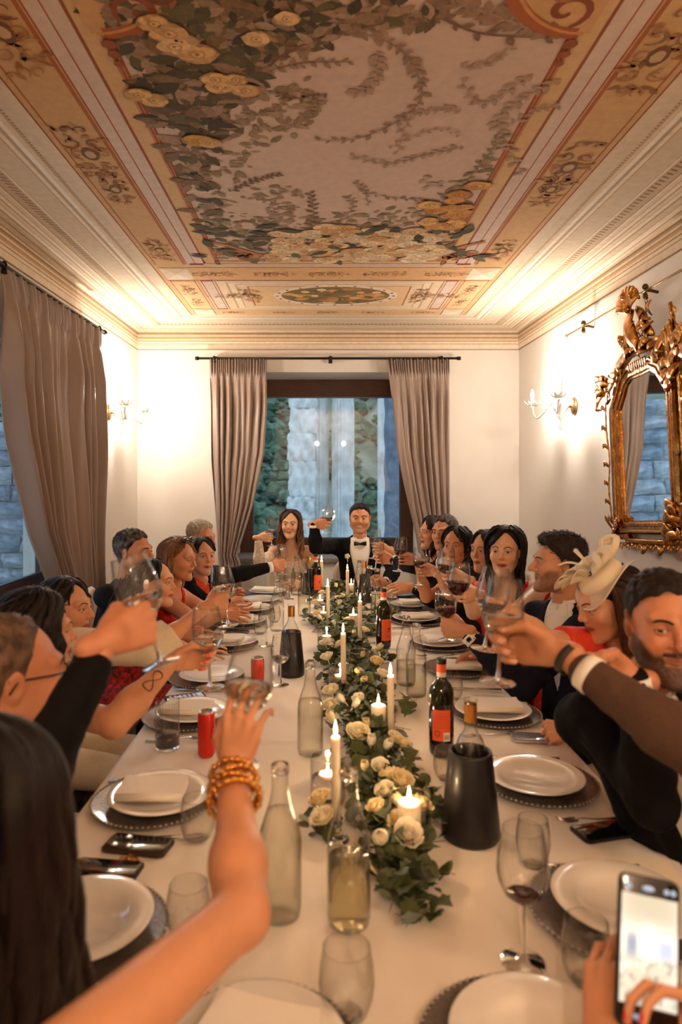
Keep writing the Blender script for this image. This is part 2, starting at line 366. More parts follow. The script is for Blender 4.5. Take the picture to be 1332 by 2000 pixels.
def cart(x, y, s, vert=True, col=(140, 84, 48), lay=8):       # a painted mask cartouche with leaf scrolls
    def tr(u, v): return (x+(u if vert else v)*s, y+(v if vert else u)*s)
    for f in (-1, 1):
        for k_, (cx, cy, rr) in enumerate(((.045, .10, .045), (.05, -.10, .045), (.03, .2, .03), (.03, -.2, .03), (.055, 0, .03))):
            t = np.linspace(0, 1, 14); a = 1.2*PI*t*1.4+k_; q = rr*(1-.75*t)
            pts = [tr(f*(cx+q_*math.cos(a_)), cy+q_*math.sin(a_)) for q_, a_ in zip(q, a)]; P1.ribbon(pts, .009*s, col if k_ % 2 else (176, 118, 70), lay)
        for k_ in range(16):
            a = random.uniform(0, 6.3); c = tr(f*random.uniform(.01, .07), random.uniform(-.22, .22)); P1.leaf(c[0], c[1], a, .05*s, .02*s, random.choice([(178, 124, 78), (150, 96, 56), (196, 150, 100)]), lay-1)
    P1.blob(*tr(0, 0), .035*s, (116, 76, 46), lay+1, 12, .05, 1.5 if vert else .7); P1.blob(*tr(0, 0), .022*s, (200, 164, 118), lay+2, 10, .1, 1.5 if vert else .7)
for yy in (pc(0, 300)[1], pc(0, 60)[1]):
    cart(bx0+.115, yy, 1.0, col=(128, 78, 46)); cart(bx1-.115, yy+.12, 1.0, col=(150, 104, 66))
for yy in (pc(0, 488)[1], pc(0, 372)[1]-.02):
    cart(bx0+.115, yy, .8); cart(bx1-.115, yy, .8)
for fx in (.16, .34, .5, .66, .84):
    cart(bx0+(bx1-bx0)*fx, (ya+yb)/2, .62, False, (120, 66, 34)); cart(bx0+(bx1-bx0)*fx, (yc+yd)/2+.02, .4, False, (120, 66, 34))
for e, s_ in ((bx0, 1), (bx1, -1)):
    cart(e+s_*.12, pc(0, 566)[1], .55); cart(e+s_*.12, pc(0, 590)[1], .5)
    cart(ox-s_*.62, oy, .8, True, (190, 142, 96), 20); cart(ox-s_*.78, oy, .7, False, (206, 170, 130), 20)
# scroll corners of the main field
for px_, py_, sx_ in ((455, 492, 1), (900, 494, -1)):
    for k_ in range(5):
        c = pc(px_+sx_*k_*14-sx_*20, py_+2*k_); P1.scroll(c[0], c[1], .07, random.random()*6, .9, .02, (158, 98, 56), 12, sx_, 1.3)
        P1.blob(c[0], c[1], .05, (190, 140, 92), 11, 9, .2)
    P1.ribbon([pc(px_-sx_*48, 470), pc(px_-sx_*10, 478), pc(px_+sx_*30, 490), pc(px_+sx_*90, 505)], .03, (176, 110, 62), 13, False)
for e, s_ in ((qx1, -1), (qx0, 1)):       # the bulging cartouche half way down each long side
    y0 = pc(0, 62)[1]; c0 = np.array((e, y0-.42))
    t = np.linspace(-.5*PI, .5*PI, 26); pts = np.stack([e+s_*.30*np.cos(t)-s_*.02, y0-.42+.42*np.sin(t)], 1)
    P1.poly([(p[0], p[1]) for p in pts]+[(e-s_*.06, y0), (e-s_*.06, y0-.84)], (206, 160, 108), 10); P1.ribbon(pts, .05, (166, 92, 44), 12, False); P1.ribbon(pts-np.array((s_*.02, 0)), .012, (206, 140, 84), 13, False)
    for k_ in range(9):
        a = random.random()*6; P1.scroll(e+s_*random.uniform(-.02, .2), y0-.1-k_*.075, random.uniform(.05, .09), a, 1.1, .024, random.choice([(140, 72, 36), (176, 112, 62), (112, 66, 40)]), 14+k_*.2, s_)
    for k_ in range(3): P1.blob(e-s_*.02-.0*k_, y0+.05+.05*k_, .024-.004*k_, (150, 84, 46), 14, 9, .05, 1.0)
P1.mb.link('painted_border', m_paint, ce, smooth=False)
# the flowers
P2 = Paint(); rnd = random.Random(5)
def inside(poly, x, y):
    c = False; j = len(poly)-1
    for i in range(len(poly)):
        if (poly[i][1] > y) != (poly[j][1] > y) and x < (poly[j][0]-poly[i][0])*(y-poly[i][1])/(poly[j][1]-poly[i][1])+poly[i][0]: c = not c
        j = i
    return c
def scatter(poly, n, fn):
    xs = [p[0] for p in poly]; ys = [p[1] for p in poly]; k = 0; tries = 0
    while k < n and tries < n*30:
        tries += 1; x = rnd.uniform(min(xs), max(xs)); y = rnd.uniform(min(ys), max(ys))
        if inside(poly, x, y):
            X, Y = pc(x, y)
            if qx0+.02 < X < qx1-.02 and Y < YM1-.01: fn(X, Y, k/n); k += 1
greens = [(92, 78, 50), (112, 88, 58), (84, 72, 44), (130, 100, 66), (104, 92, 56), (72, 60, 40)]
browns = [(170, 136, 108), (152, 120, 92), (176, 146, 118), (146, 122, 88), (160, 132, 96)]
def lf(cols, lo, hi, lay=6):
    def f(X, Y, k): L = rnd.uniform(lo, hi); P2.leaf(X, Y, rnd.uniform(0, 6.28), L, L*rnd.uniform(.4, .62), rnd.choice(cols), lay+k*9)
    return f
RL = [(190, 0), (640, 0), (560, 60), (520, 120), (470, 180), (450, 230), (415, 300), (410, 360), (430, 420), (470, 500), (420, 480), (330, 330), (250, 150)]
RM = [(400, 180), (620, 150), (620, 230), (500, 300), (470, 350), (590, 380), (640, 440), (520, 500), (420, 470), (340, 300)]
RB = [(400, 430), (560, 420), (700, 415), (830, 400), (900, 350), (1000, 270), (1010, 320), (930, 470), (905, 508), (440, 508)]
RT = [(190, 0), (900, 0), (870, 40), (700, 60), (560, 100), (430, 110)]
scatter(RM, 330, lf(browns, .035, .075, 1)); scatter(RL, 620, lf(greens+browns[:2], .05, .12, 4)); scatter(RT, 300, lf(greens+browns+browns, .045, .09, 4))
scatter(RB, 400, lf(browns+[(150, 134, 94), (132, 116, 80)], .04, .085, 2))
scatter([(430, 455), (930, 440), (935, 470), (905, 508), (470, 508)], 110, lf(greens, .07, .15, 8))
creams = [(222, 182, 132), (228, 194, 148), (214, 164, 108), (232, 204, 164)]
FB = [(540, 455), (620, 440), (760, 445), (860, 450), (925, 460), (905, 508), (520, 508)]
k_ = [14]
def rs(cols, lo, hi):
    def f(X, Y, k): k_[0] += .05; P2.rose(X, Y, rnd.uniform(lo, hi), rnd.choice(cols), k_[0])
    return f
scatter(FB, 120, rs(creams, .05, .085))
scatter([(830, 400), (960, 340), (1000, 350), (920, 460), (830, 440)], 22, rs([(212, 150, 74), (222, 170, 96), (204, 138, 66)], .04, .07))
for x, y, q in ((300, 40, .10), (355, 75, .10), (440, 165, .08), (460, 150, .08), (330, 60, .12), (340, 85, .11), (385, 100, .13), (270, 180, .10), (300, 190, .11), (420, 150, .10), (425, 165, .09), (480, 172, .10), (385, 270, .12), (410, 275, .10), (500, 70, .09), (560, 30, .08)):
    k_[0] += .1; P2.rose(*pc(x, y), q*.52, rnd.choice([(218, 172, 112), (226, 184, 130), (208, 156, 80)]), k_[0])
for i in range(26):
    X, Y = pc(rnd.uniform(400, 930), rnd.uniform(440, 500)); P2.leaf(X, Y, rnd.uniform(0, 6.3), rnd.uniform(.1, .16), .06, rnd.choice([(84, 78, 50), (70, 62, 42), (100, 92, 56)]), 20+i*.05)
def vine(pts, w, col, leafcol, n, L, lay=10):
    C = catmull([pc(*p) for p in pts], 40); P2.ribbon(C, w*.55, col, lay, True)
    for i in range(n):
        t = (i+.5)/n; p = C[int(t*39)]; d = C[min(39, int(t*39)+1)]-C[max(0, int(t*39)-1)]; a = math.atan2(d[1], d[0])+(1 if i % 2 else -1)*rnd.uniform(.6, 1.1)
        l = L*.66*rnd.uniform(.7, 1.2); P2.leaf(p[0], p[1], a, l, l*.5, leafcol, lay+.5+i*.05)
b1, b2, b3 = (122, 86, 60), (160, 126, 98), (182, 150, 124)
for pts, w, c, lc, n, L in (
    ([(485, 160), (560, 100), (650, 65), (760, 40), (850, 30), (940, 62), (1090, 72)], .022, b1, (138, 104, 78), 26, .07), ([(510, 140), (590, 120), (690, 118)], .012, b1, b2, 16, .055),
    ([(700, 60), (760, 80), (800, 112), (815, 140), (822, 190), (780, 232), (700, 268), (610, 272)], .012, b2, b2, 44, .06), ([(735, 95), (738, 130), (722, 165), (685, 185)], .008, b3, b3, 18, .07),
    ([(900, 210), (850, 212), (800, 232), (775, 300)], .008, b3, b3, 20, .055), ([(905, 285), (830, 300), (760, 318), (685, 302)], .010, b2, b3, 24, .06),
    ([(1090, 152), (1020, 192), (975, 232), (990, 280), (1020, 340)], .012, b3, b3, 30, .07), ([(1040, 140), (985, 180), (935, 200), (900, 150)], .008, b3, b3, 18, .06),
    ([(1095, 60), (1030, 50), (960, 25), (880, 0)], .024, b3, (158, 124, 96), 22, .10), ([(900, 130), (950, 120), (1000, 90)], .006, b3, b3, 12, .05),
    ([(450, 372), (500, 350), (548, 338)], .009, b1, b1, 20, .05), ([(470, 240), (560, 250), (600, 215), (622, 195)], .010, b2, b2, 18, .06),
    ([(720, 400), (712, 370), (695, 352)], .007, b2, b2, 12, .045), ([(700, 372), (770, 385), (830, 388)], .007, b2, b2, 14, .05), ([(825, 340), (840, 362), (880, 352)], .006, b3, (190, 160, 130), 8, .08),
    ([(610, 440), (612, 405), (605, 372)], .007, b2, (130, 98, 66), 16, .07), ([(545, 440), (535, 400), (560, 360)], .007, b2, b3, 14, .06), ([(670, 430), (690, 400), (680, 380)], .007, b2, b2, 12, .06),
    ([(870, 400), (930, 330), (985, 260)], .012, b2, (150, 132, 92), 24, .06), ([(560, 172), (600, 180), (622, 200), (590, 232)], .007, b1, b2, 14, .05), ([(1000, 240), (1040, 215), (1090, 205)], .006, b3, b3, 10, .06),
    ([(640, 180), (575, 190), (540, 180)], .008, b1, b1, 12, .04), ([(760, 290), (800, 265), (860, 250), (900, 262)], .006, b3, b3, 14, .05)):
    vine(pts, w, c, lc, n, L)
P2.mb.link('painted_flowers', m_paint2, ce, smooth=False)['kind'] = 'stuff'
# ---------------------------------------------------------------- windows
def window(name, along, c0, c1, z0, z1, plane, fw, glass_in):
    """walnut frame in a plane; along = 'x' (back wall) or 'y' (left wall)"""
    w = tag(empty(name), kind='structure'); t = .07; n = 0
    def bx(u0, u1, za, zb, nm, m, d0=-.035, d1=.035):
        if along == 'x': mb = MB().box((u0, plane+d0, za), (u1, plane+d1, zb))
        else: mb = MB().box((plane+d0, u0, za), (plane+d1, u1, zb))
        o = mb.link(nm, m, w, smooth=False); bevel(o, .006); return o
    bx(c0, c1, z1-fw[0], z1, 'top_rail', m_woodh); bx(c0, c1, z0, z0+fw[1], 'bottom_rail', m_woodh)
    bx(c0, c0+fw[2], z0+fw[1], z1-fw[0], 'stile', m_wood); bx(c1-fw[2], c1, z0+fw[1], z1-fw[0], 'stile', m_wood)
    bx(c0+fw[2]-.004, c1-fw[2]+.004, z0+fw[1]-.004, z1-fw[0]+.004, 'pane', m_pane, -.003, .003)
    bd = .012
    g = MB()
    a0, a1, b0, b1_ = c0+fw[2], c1-fw[2], z0+fw[1], z1-fw[0]; s = -.02 if along == 'x' else .02
    for (u0, u1, za, zb) in ((a0, a1, b0, b0+bd), (a0, a1, b1_-bd, b1_), (a0, a0+bd, b0, b1_), (a1-bd, a1, b0, b1_)):
        if along == 'x': g.box((u0, plane-.028, za), (u1, plane-.004, zb))
        else: g.box((plane+.004, u0, za), (plane+.028, u1, zb))
    g.link('glazing_bead', mat('bead_metal', (88, 96, 110), .35, metal=.6), w, smooth=False)
    return w
window('window_1', 'x', -.81, .91, .862, 2.58, 6.82, (.17, .136, .125), None)
window('window_2', 'y', 2.40, 4.56, .90, 2.36, -1.84, (.12, .09, .10), None)
tag(bevel(MB().box((WB[0]-.02, YB-.03, WB[2]-.045), (WB[1]+.02, YB+.60, WB[2]+.005)).link('trim_4', m_stone_sill, smooth=False), .008), kind='structure')
# handles on the windows
h = MB(); h.box((.855, 6.765, 1.52), (.88, 6.785, 1.62)); h.tube([(.867, 6.77, 1.57), (.867, 6.73, 1.57), (.867, 6.72, 1.46)], .007); h.link('window_handle', mat('bronze', (70, 52, 36), .4, metal=.8), bpy.data.objects['window_1'])
# ---------------------------------------------------------------- outside: hill, woods, ruined temple columns and wall
out_ = []
m_hill = mat('hill_scrub', (74, 92, 66), .95, noise=1.2, nscale=.6, ncol=(140, 142, 126), bump=.6, bscale=2)
def hill(u, v):
    x = -70+140*u; y = 32+90*v
    z = -6+30*np.clip((y-34)/60, 0, 2)**1.05+3*np.sin(x*.11+y*.07)+1.6*np.sin(x*.31+2)*np.cos(y*.23)+.7*np.sin(x*.9)*np.sin(y*.8)
    return x, y, z
V_, F_ = grid(hill, 90, 60); tag(MB().add(V_, F_).link('hill', m_hill), 'scrubby blue-green hillside rising behind the ruined columns', 'hill', kind='structure')
mt = MB(); rg = np.random.RandomState(3); gl_ = [(60, 84, 62), (78, 104, 76), (98, 122, 96), (50, 70, 56)]
ico = None
bv, bf = lathe([(0, -1), (1, 0), (.6, .75), (0, 1)], 6)
for i in range(6000):
    u, v = rg.rand(), rg.rand()**1.3; x, y, z = [float(q) for q in hill(np.array(u), np.array(v))]; x = y*(u*.30-.15) if i % 5 else -y*(.3+.5*u); z = float(hill(np.array((x+70)/140), np.array(v))[2])
    if math.sin(x*.9+1)*math.sin(y*.3) > .5: continue
    s = .22+rg.rand()**2*.55; w_ = bv*s*np.array((1, 1, .8))*(1+.25*rg.randn(len(bv), 1)*.6)+np.array((x, y, z+.3))
    mt.add(w_, bf, lin(gl_[i % 4]))
tag(mt.link('hillside_trees', mat('tree_crowns', vcol=True, rough=1, noise=.5, nscale=3), smooth=False), 'low trees and scrub covering the hillside beyond the ruin', 'trees', kind='stuff')
m_ruin = mat('ruin_marble', (222, 222, 218), .9, noise=.42, nscale=2.6, bump=1.0, bscale=7)
def column(name, x, y, r, label, flutes=20, z0=-4, z1=10, broken=0, parts=7):
    root = empty(name, (x, y, z0)); zz = z0; k = 0; hh = (z1-z0)/parts
    for k in range(parts):
        nv = 8; n = flutes*4
        def fn(u, v):
            a = u*2*PI; fl_ = 1-.12*np.abs(np.cos(a*flutes/2))**3
            er = broken*(.5+.5*np.sin(a*1.0+1.2))*(.10*np.sin(v*9+k*2+a*3)+.06*np.sin(a*7+k)+.05*np.sin(v*23+a*11))
            e = np.clip(er, -.03, .2); rr = r*(fl_ if True else 1)*(1-e)*(1-.06*np.exp(-((v)/.04)**2)-.06*np.exp(-((1-v)/.04)**2)*.5)
            return rr*np.cos(a), rr*np.sin(a), hh*(k+v)
        V_, F_ = grid(fn, n+1, nv); MB().add(V_, F_).link('drum', m_ruin, root)
    return tag(root, label, 'column')
column('ruined_column', .69, 22.0, .37, 'blue-lit fluted marble column in the middle of the window')
column('ruined_column', -.10, 22.3, .34, 'eroded fluted column behind the broken stone pier')
column('ruined_column', 2.02, 21.0, .30, 'pale fluted column at the right edge of the window')
# square broken pier of blocks
pr = empty('broken_pier', (-.60, 21.3, -4)); rp = random.Random(2)
zb_ = 0
for k in range(14):
    h_ = rp.uniform(.7, 1.15); e = [rp.uniform(-.05, .05) for _ in range(4)]
    mb = MB(); 
    def fn(u, v, e=e, k=k):
        a = u*2*PI; c = np.cos(a); s_ = np.sin(a); q = np.maximum(np.abs(c), np.abs(s_)); rr = (.36+.03*np.sin(a*5+k)+.025*np.sin(v*7+a*9+k*3)+.03*np.sin(v*19+a*14)*np.sin(a*23+v*9))/np.maximum(q, .72)
        rr = rr*(1-.07*np.exp(-(v/.05)**2)-.07*np.exp(-((1-v)/.05)**2)); return rr*c*1.05+e[0], rr*s_+e[1], zb_+h_*v
    V_, F_ = grid(fn, 61, 15); MB().add(V_, F_).link('stone', m_ruin, pr); zb_ += h_
tag(pr, 'broken square pier of pale stone, left of the columns', 'pier')
m_dark = mat('ruin_dark', (112, 118, 132), .95, noise=.5, nscale=5, bump=1, bscale=14)
V_, F_ = grid(lambda u, v: (1.47+.9*np.clip(u*2-.6, 0, 1)+.014*np.sin(v*90)*(u < .4), 15.5+.5*np.clip(1-u*3.3, 0, 1)+.012*np.sin(u*70+v*310)+.012*np.sin(u*90-v*190), -3+12*v), 24, 160)
o = MB().add(V_, F_).link('rough_wall', m_dark); tag(o, 'dark rough rubble wall at the far right beyond the window', 'wall')
# big squared stone wall to the left, seen through the left window and in the mirror
m_blk = [mat('ashlar_%d' % i, c, .95, noise=.55, nscale=5, bump=1.0, bscale=14) for i, c in enumerate(((168, 176, 186), (150, 160, 172), (182, 186, 190)))]
sw = empty('ashlar_wall', (-9, 13.5, -3)); rp = random.Random(9); blk = []
for i in range(6):
    def fn(u, v, i=i):
        a = u*2*PI; return None
    mb = MB(); nx, nz = 7, 4
    V_, F_ = grid(lambda u, v: (u-.5, -.5+.08*np.sin(u*8+i)*np.sin(v*6+i*2)+.04*np.sin(u*19+i*3+v*13)+.28*(np.maximum(np.abs(u-.5), np.abs(v-.5))*2)**8, v-.5), nx, nz); mb.add(V_, F_)
    me_ = mb.link('stone', m_blk[i % 3], sw); blk.append(me_)
zc = 0; row = 0; first = True; used_ = [False]*6
while zc < 6.3:
    h_ = rp.uniform(.24, .38); x = rp.uniform(-.6, 0)
    while x < 6.7:
        w_ = rp.uniform(.38, 1.0)
        if zc+h_ < 5.4+.08*x+rp.uniform(-.2, .5)+.15*x*.4:
            b = rp.randrange(6)
            o = blk[b] if not used_[b] else blk[b].copy()
            if used_[b]: COL.objects.link(o); o.parent = sw
            used_[b] = True; o.location = (x+w_/2, rp.uniform(-.05, .05), zc+h_/2); o.scale = (w_*.98, rp.uniform(.45, .62), h_*.97); o.rotation_euler = (rp.uniform(-.06, .06), rp.uniform(-.03, .03), rp.uniform(-.07, .07))
        x += w_
    zc += h_; row += 1
tag(MB().box((-9.6, 13.42, -3), (-2.4, 14.2, 2.3)).link('wall_core', mat('mortar', (120, 126, 134), 1), smooth=False), kind='structure').parent = None
cw = bpy.data.objects['wall_core']; cw.parent = sw; cw.location = (9, -13.5, 3)
tag(sw, 'blue-lit wall of rough squared stone blocks outside the left window', 'wall')
V_, F_ = grid(lambda u, v: (-30+60*u, 8+26*v, -3.2+.1*np.sin(u*50)), 20, 10); tag(MB().add(V_, F_).link('ground', m_hill), kind='structure')
# ================================================================ CURTAINS, RODS, SCONCES, MIRROR
m_curt = mat('taupe_satin', (146, 126, 114), .36, sheen=.25, bump=.12, bscale=300, stretch=(1, 1, .15))
m_iron = mat('dark_iron', (38, 30, 26), .5, metal=.7)
def interp(tab, v):
    a = np.array(tab, float); return np.interp(v, a[:, 0], a[:, 1])
def curtain(plane, axis, eL, eR, z0, z1, n, label, seed, amp=.035, side=1):
    """eL/eR: (z, along) tables of the two edges"""
    rg = np.random.RandomState(seed); ph = rg.rand(6)*6.3; nu, nv = n*20, 80
    def fn(u, v):
        z = z1-(z1-z0)*v; a = interp(sorted(eL), z); b = interp(sorted(eR), z)
        uu = u+.018*np.sin(u*n*2.1+ph[0])+.012*np.sin(u*n*4.7+ph[1]+v*2)*np.clip(v*3, 0, 1)
        w = np.clip((v-.045)/.10, 0, 1); am = amp*(.75+.35*np.sin(u*7+ph[2])+.2*np.sin(u*17+ph[3]))*(.35+.65*w)*(1-.15*v)
        A = uu*n*2*PI; s = np.sin(A+.5*np.sin(A)); off = am*s
        hd = (1-np.clip((v-.038)/.02, 0, 1)); off = off*(1-.7*hd)+.015*hd*np.sin(uu*n*3.0*2*PI+ph[4])-.008*np.exp(-((v-.045)/.006)**2)
        off = off+.006*np.sin(u*n*5+v*14)*w
        top = .012*np.abs(np.sin(uu*n*1.5*PI+ph[4]))*(v < .02)
        pos = a+(b-a)*u+.35*am*np.cos(A)*w*.5; z = z+top
        return (pos, plane+side*off, z) if axis == 'x' else (plane+side*off, pos, z)
    V_, F_ = grid(fn, nu, nv); o = MB().add(V_, F_).link('curtain', m_curt); solid(o, .003)
    return tag(o, label, 'curtain', 'taupe curtains')
YC = 6.17
def bx_(px): return (px-VX)*YC/F
def bz_(py): return CZ-(py-VY)*YC/F
curtain(YC, 'x', [(bz_(704), bx_(409)), (bz_(900), bx_(412)), (bz_(1000), bx_(420)), (bz_(1100), bx_(426)), (.1, bx_(420))],
        [(bz_(704), bx_(521)), (bz_(800), bx_(520)), (bz_(883), bx_(515)), (bz_(940), bx_(503)), (bz_(988), bx_(492)), (bz_(1097), bx_(468)), (.9, bx_(462)), (.1, bx_(480))], .08, 2.67, 8,
        'taupe curtain left of the bride, drawn back from the end window', 1, .032)
curtain(YC, 'x', [(bz_(704), bx_(756)), (bz_(800), bx_(768)), (bz_(883), bx_(776)), (bz_(943), bx_(788)), (bz_(1045), bx_(812)), (bz_(1085), bx_(818)), (.9, bx_(824)), (.1, bx_(810))],
        [(bz_(704), bx_(877)), (bz_(1000), bx_(879)), (.1, bx_(880))], .08, 2.67, 8, 'taupe curtain on the right side of the end window, near the groom', 2, .032)
PX = -1.59
def ly_(px): return F*abs(PX)/(VX-px)
def lz(px, py): return CZ-(py-VY)*ly_(px)/F
curtain(PX, 'y', [(2.66, 3.40), (lz(15, 568), ly_(15)), (lz(20, 738), ly_(20)), (lz(32, 840), ly_(32)), (lz(51, 942), ly_(51)), (lz(71, 1044), ly_(71)), (lz(102, 1129), ly_(102)), (.8, 4.2), (.1, 4.1)],
        [(2.66, 4.93), (1.6, 4.92), (.9, 4.87), (.1, 4.9)], .08, 2.655, 10, 'large taupe curtain on the left wall beside the side window', 3, .062)
curtain(PX, 'y', [(2.66, 1.7), (1.5, 1.72), (.1, 1.7)], [(2.66, 2.75), (1.8, 2.6), (1.1, 2.2), (.1, 2.3)], .08, 2.655, 8, 'taupe curtain at the near end of the side window', 4, .045)
def rod(a, b, ends, brackets, label, wall_n):
    r = tag(empty('curtain_rod'), label, 'curtain rod'); a = Vector(a); b = Vector(b)
    MB().tube([a, b], .011, 10).link('pole', m_iron, r)
    d = (b-a).normalized()
    for e, s in ((a, -1), (b, 1)):
        mb = MB(); mb.ball(e, .013); mb.tube([e, e+d*s*.03], [.017, .017], 10); mb.link('finial', m_iron, r)
    for t in brackets:
        p = a+(b-a)*t; w = Vector(wall_n); mb = MB()
        mb.tube([p, p-w*.09], .007, 8); mb.ball(p, (.016, .016, .024)); mb.box(p-w*.09-Vector((.018, .018, .03))*1, p-w*.085+Vector((.018, .018, .03))); mb.tube([p+Vector((0, 0, -.02)), p+Vector((0, 0, -.04))], [.012, .016], 8)
        mb.link('bracket', m_iron, r)
    return r
rod((bx_(388), YC, 2.685), (bx_(893), YC, 2.685), 1, (.06, .51, .94), 'dark iron curtain rod above the end window', (0, -1, 0))
rod((PX, 1.5, 2.675), (PX, 4.99, 2.675), 1, (.03, .55, .97), 'dark iron curtain rod on the left wall', (1, 0, 0))
# ---------------------------------------------------------------- wall sconces of blown glass
m_sg = mat('blown_glass', (250, 248, 242), .12, trans=.55, ior=1.4)
m_bulb = mat('bulb', (255, 236, 205), .3, emit=60, emitcol=(255, 232, 200))
m_brass = mat('aged_brass', (160, 130, 80), .35, metal=.9)
LC = (1.0, .89, .77); LW = (1.0, .70, .46)
def sconce(loc, rotz, label, power, LC=LC):
    """local: +y out of the wall, x along it"""
    s = tag(empty('wall_sconce', loc, rotz), label, 'wall sconce')
    MB().lathe([(0, 0), (.06, 0), (.065, .008), (.04, .02), (0, .025)], 20, M=Matrix.Rotation(-PI/2, 4, 'X')).link('backplate', m_brass, s)
    mb = MB(); M = Matrix.Translation((0, .10, -.05))
    mb.lathe([(.0, .07), (.012, .07), (.05, .06), (.058, .045), (.05, .02), (.03, -.005), (.022, -.02), (.03, -.03), (.012, -.045), (.006, -.07), (.012, -.085), (.014, -.1), (.004, -.125), (0, -.13)], 20, M=M, cap=False); mb.link('bowl', m_sg, s)
    MB().tube([(0, 0, 0), (0, .06, -.01), (0, .10, -.0)], .008, 8).link('stem', m_brass, s)
    for sg in (-1, 1):
        C = catmull([(0, .10, .0), (sg*.08, .13, .03), (sg*.15, .17, -.03), (sg*.21, .20, -.07), (sg*.27, .21, -.04), (sg*.29, .215, .015)], 26)
        arm = MB().tube(C, .0085, 8); arm.tube(catmull([(sg*.15, .17, -.03), (sg*.17, .17, .02), (sg*.13, .16, .04), (sg*.12, .155, .015)], 12), np.linspace(.007, .003, 12), 6)
        arm.link('arm', m_sg, s)
        cup = MB(); c = Vector((sg*.29, .215, .015))
        cup.lathe([(.006, 0), (.02, .004), (.026, .02), (.03, .03)], 16, M=Matrix.Translation(c), cap=False)
        for k in range(8):
            a = k*PI/4; d = np.array((math.cos(a), math.sin(a), 0)); P = np.array(c)
            cup.tube([P+d*.02+np.array((0, 0, .01)), P+d*.045+np.array((0, 0, .025)), P+d*.062+np.array((0, 0, .05))], [.010, .014, .003], 6, flat=.3)
        cup.link('cup', m_sg, s)
        MB().lathe([(.011, .02), (.011, .07), (0, .07)], 12, M=Matrix.Translation(c)).link('candle_tube', mat('ivory_tube', (240, 232, 215), .5), s)
        MB().lathe([(.004, .07), (.012, .085), (.015, .10), (.009, .125), (0, .145)], 12, M=Matrix.Translation(c)).link('bulb', m_bulb, s)
        lamp('sconce_light', c+Vector((0, .0, .11)), power, LC, .022, s)
        up = MB(); C = catmull([(0, .10, .03), (sg*.05, .12, .12), (sg*.13, .15, .16), (sg*.19, .17, .13)], 16); up.tube(C, np.linspace(.008, .004, 16), 7)
        e = C[-1]
        for k in range(6):
            a = k*PI/3; d = np.array((math.cos(a), .2, math.sin(a))); up.tube([e, e+d*.014, e+d*.03], [.004, .012, .002], 6, flat=.4)
        up.ball(e, .008); up.link('scroll', m_sg, s)
    up = MB(); up.lathe([(.03, .03), (.012, .05), (.018, .1), (.03, .13), (.012, .17), (.008, .2), (.0, .23)], 14, M=Matrix.Translation((0, .10, 0)), cap=False); up.link('crown', m_sg, s)
    return s
sconce((XR0-.002+.016, 4.95, 2.13), PI/2, 'lit glass sconce on the right wall beside the gilt mirror', 44)
sconce((xl(5.45)+.002, 5.45, 2.13), -PI/2, 'lit glass sconce on the left wall beside the large curtain', 44)
sconce((xr(.3)-.002, .3, 2.13), PI/2, 'lit glass sconce on the right wall behind the photographer', 24, LW)
sconce((.19, YN+.002, 2.2), 0, 'lit glass sconce on the wall behind the photographer', 74, LW)
# ---------------------------------------------------------------- gilt mirror
m_gold = mat('gilt', (205, 140, 66), .27, metal=1, noise=.55, nscale=22, bump=.35, bscale=45)
m_mir = mat('mirror_glass', (232, 236, 238), .02, metal=1)
TILT = math.radians(4.0); MY = 3.85
mirror = empty('gilt_mirror', (XR0+.012, MY, 2.37)); mirror.rotation_euler = (math.radians(-4.2), math.radians(-.8), 0)     # hangs out at the top
# local: x = out of the wall is -x; use map(u, v, w): u toward camera(-Y), v up, w out
MZ = 2.42
def mm(u, v, w): return (-w*.5-.03, -u, (v-1.87)*.945+1.87-MZ)
def mpt(p): return mm(*p)
def msweep(mb, path, prof, closed=False):
    """prof: list of (side, out); path of (u, v) points, mitred"""
    P = np.array(path, float); k = len(P); rows = []
    for i in range(k):
        a = P[i-1] if (i > 0 or closed) else None; b = P[(i+1) % k] if (i < k-1 or closed) else None
        d1 = unit(P[i]-a) if a is not None else None; d2 = unit(b-P[i]) if b is not None else None
        if d1 is None: d1 = d2
        if d2 is None: d2 = d1
        n1 = np.array((-d1[1], d1[0])); n2 = np.array((-d2[1], d2[0])); m = unit(n1+n2); m = m/max(.35, m.dot(n1))
        rows.append([mm(P[i][0]+m[0]*s, P[i][1]+m[1]*s, w) for s, w in prof])
    n = len(prof); v = [p for r in rows for p in r]; f = []
    for i in range(k if closed else k-1):
        j = (i+1) % k
        for q in range(n-1): f.append((i*n+q, i*n+q+1, j*n+q+1, j*n+q))
    mb.add(v, f)
gl = [(u*1.1, v) for u, v in ((-.24, 1.385), (.24, 1.385), (.265, 1.43), (.265, 2.10), (.20, 2.19), (.17, 2.235), (.11, 2.27), (-.11, 2.27), (-.17, 2.235), (-.20, 2.19), (-.265, 2.10), (-.265, 1.43))]
MB().add([mm(u, v, .02) for u, v in gl], [tuple(range(len(gl)))]).link('glass', m_mir, mirror, smooth=False)
MB().add([mm(u*1.55, 1.83+(v-1.83)*1.12, -.0) for u, v in gl]+[mm(u*1.55, 1.83+(v-1.83)*1.12, .015) for u, v in gl], [tuple(range(12)), tuple(range(23, 11, -1))]+[(i, 12+i, 12+(i+1) % 12, (i+1) % 12) for i in range(12)]).link('back_board', m_wood, mirror, smooth=False)
prof = [(-.018, .02), (-.018, .035), (.0, .04), (.006, .056), (.03, .06), (.038, .045), (.065, .05), (.072, .068), (.085, .072), (.098, .05), (.105, .0)]
mb = MB(); msweep(mb, [(u, v) for u, v in gl][::-1], [(s*.68, w) for s, w in prof], True); mb.link('frame', m_gold, mirror, smooth=True, sharp=30)
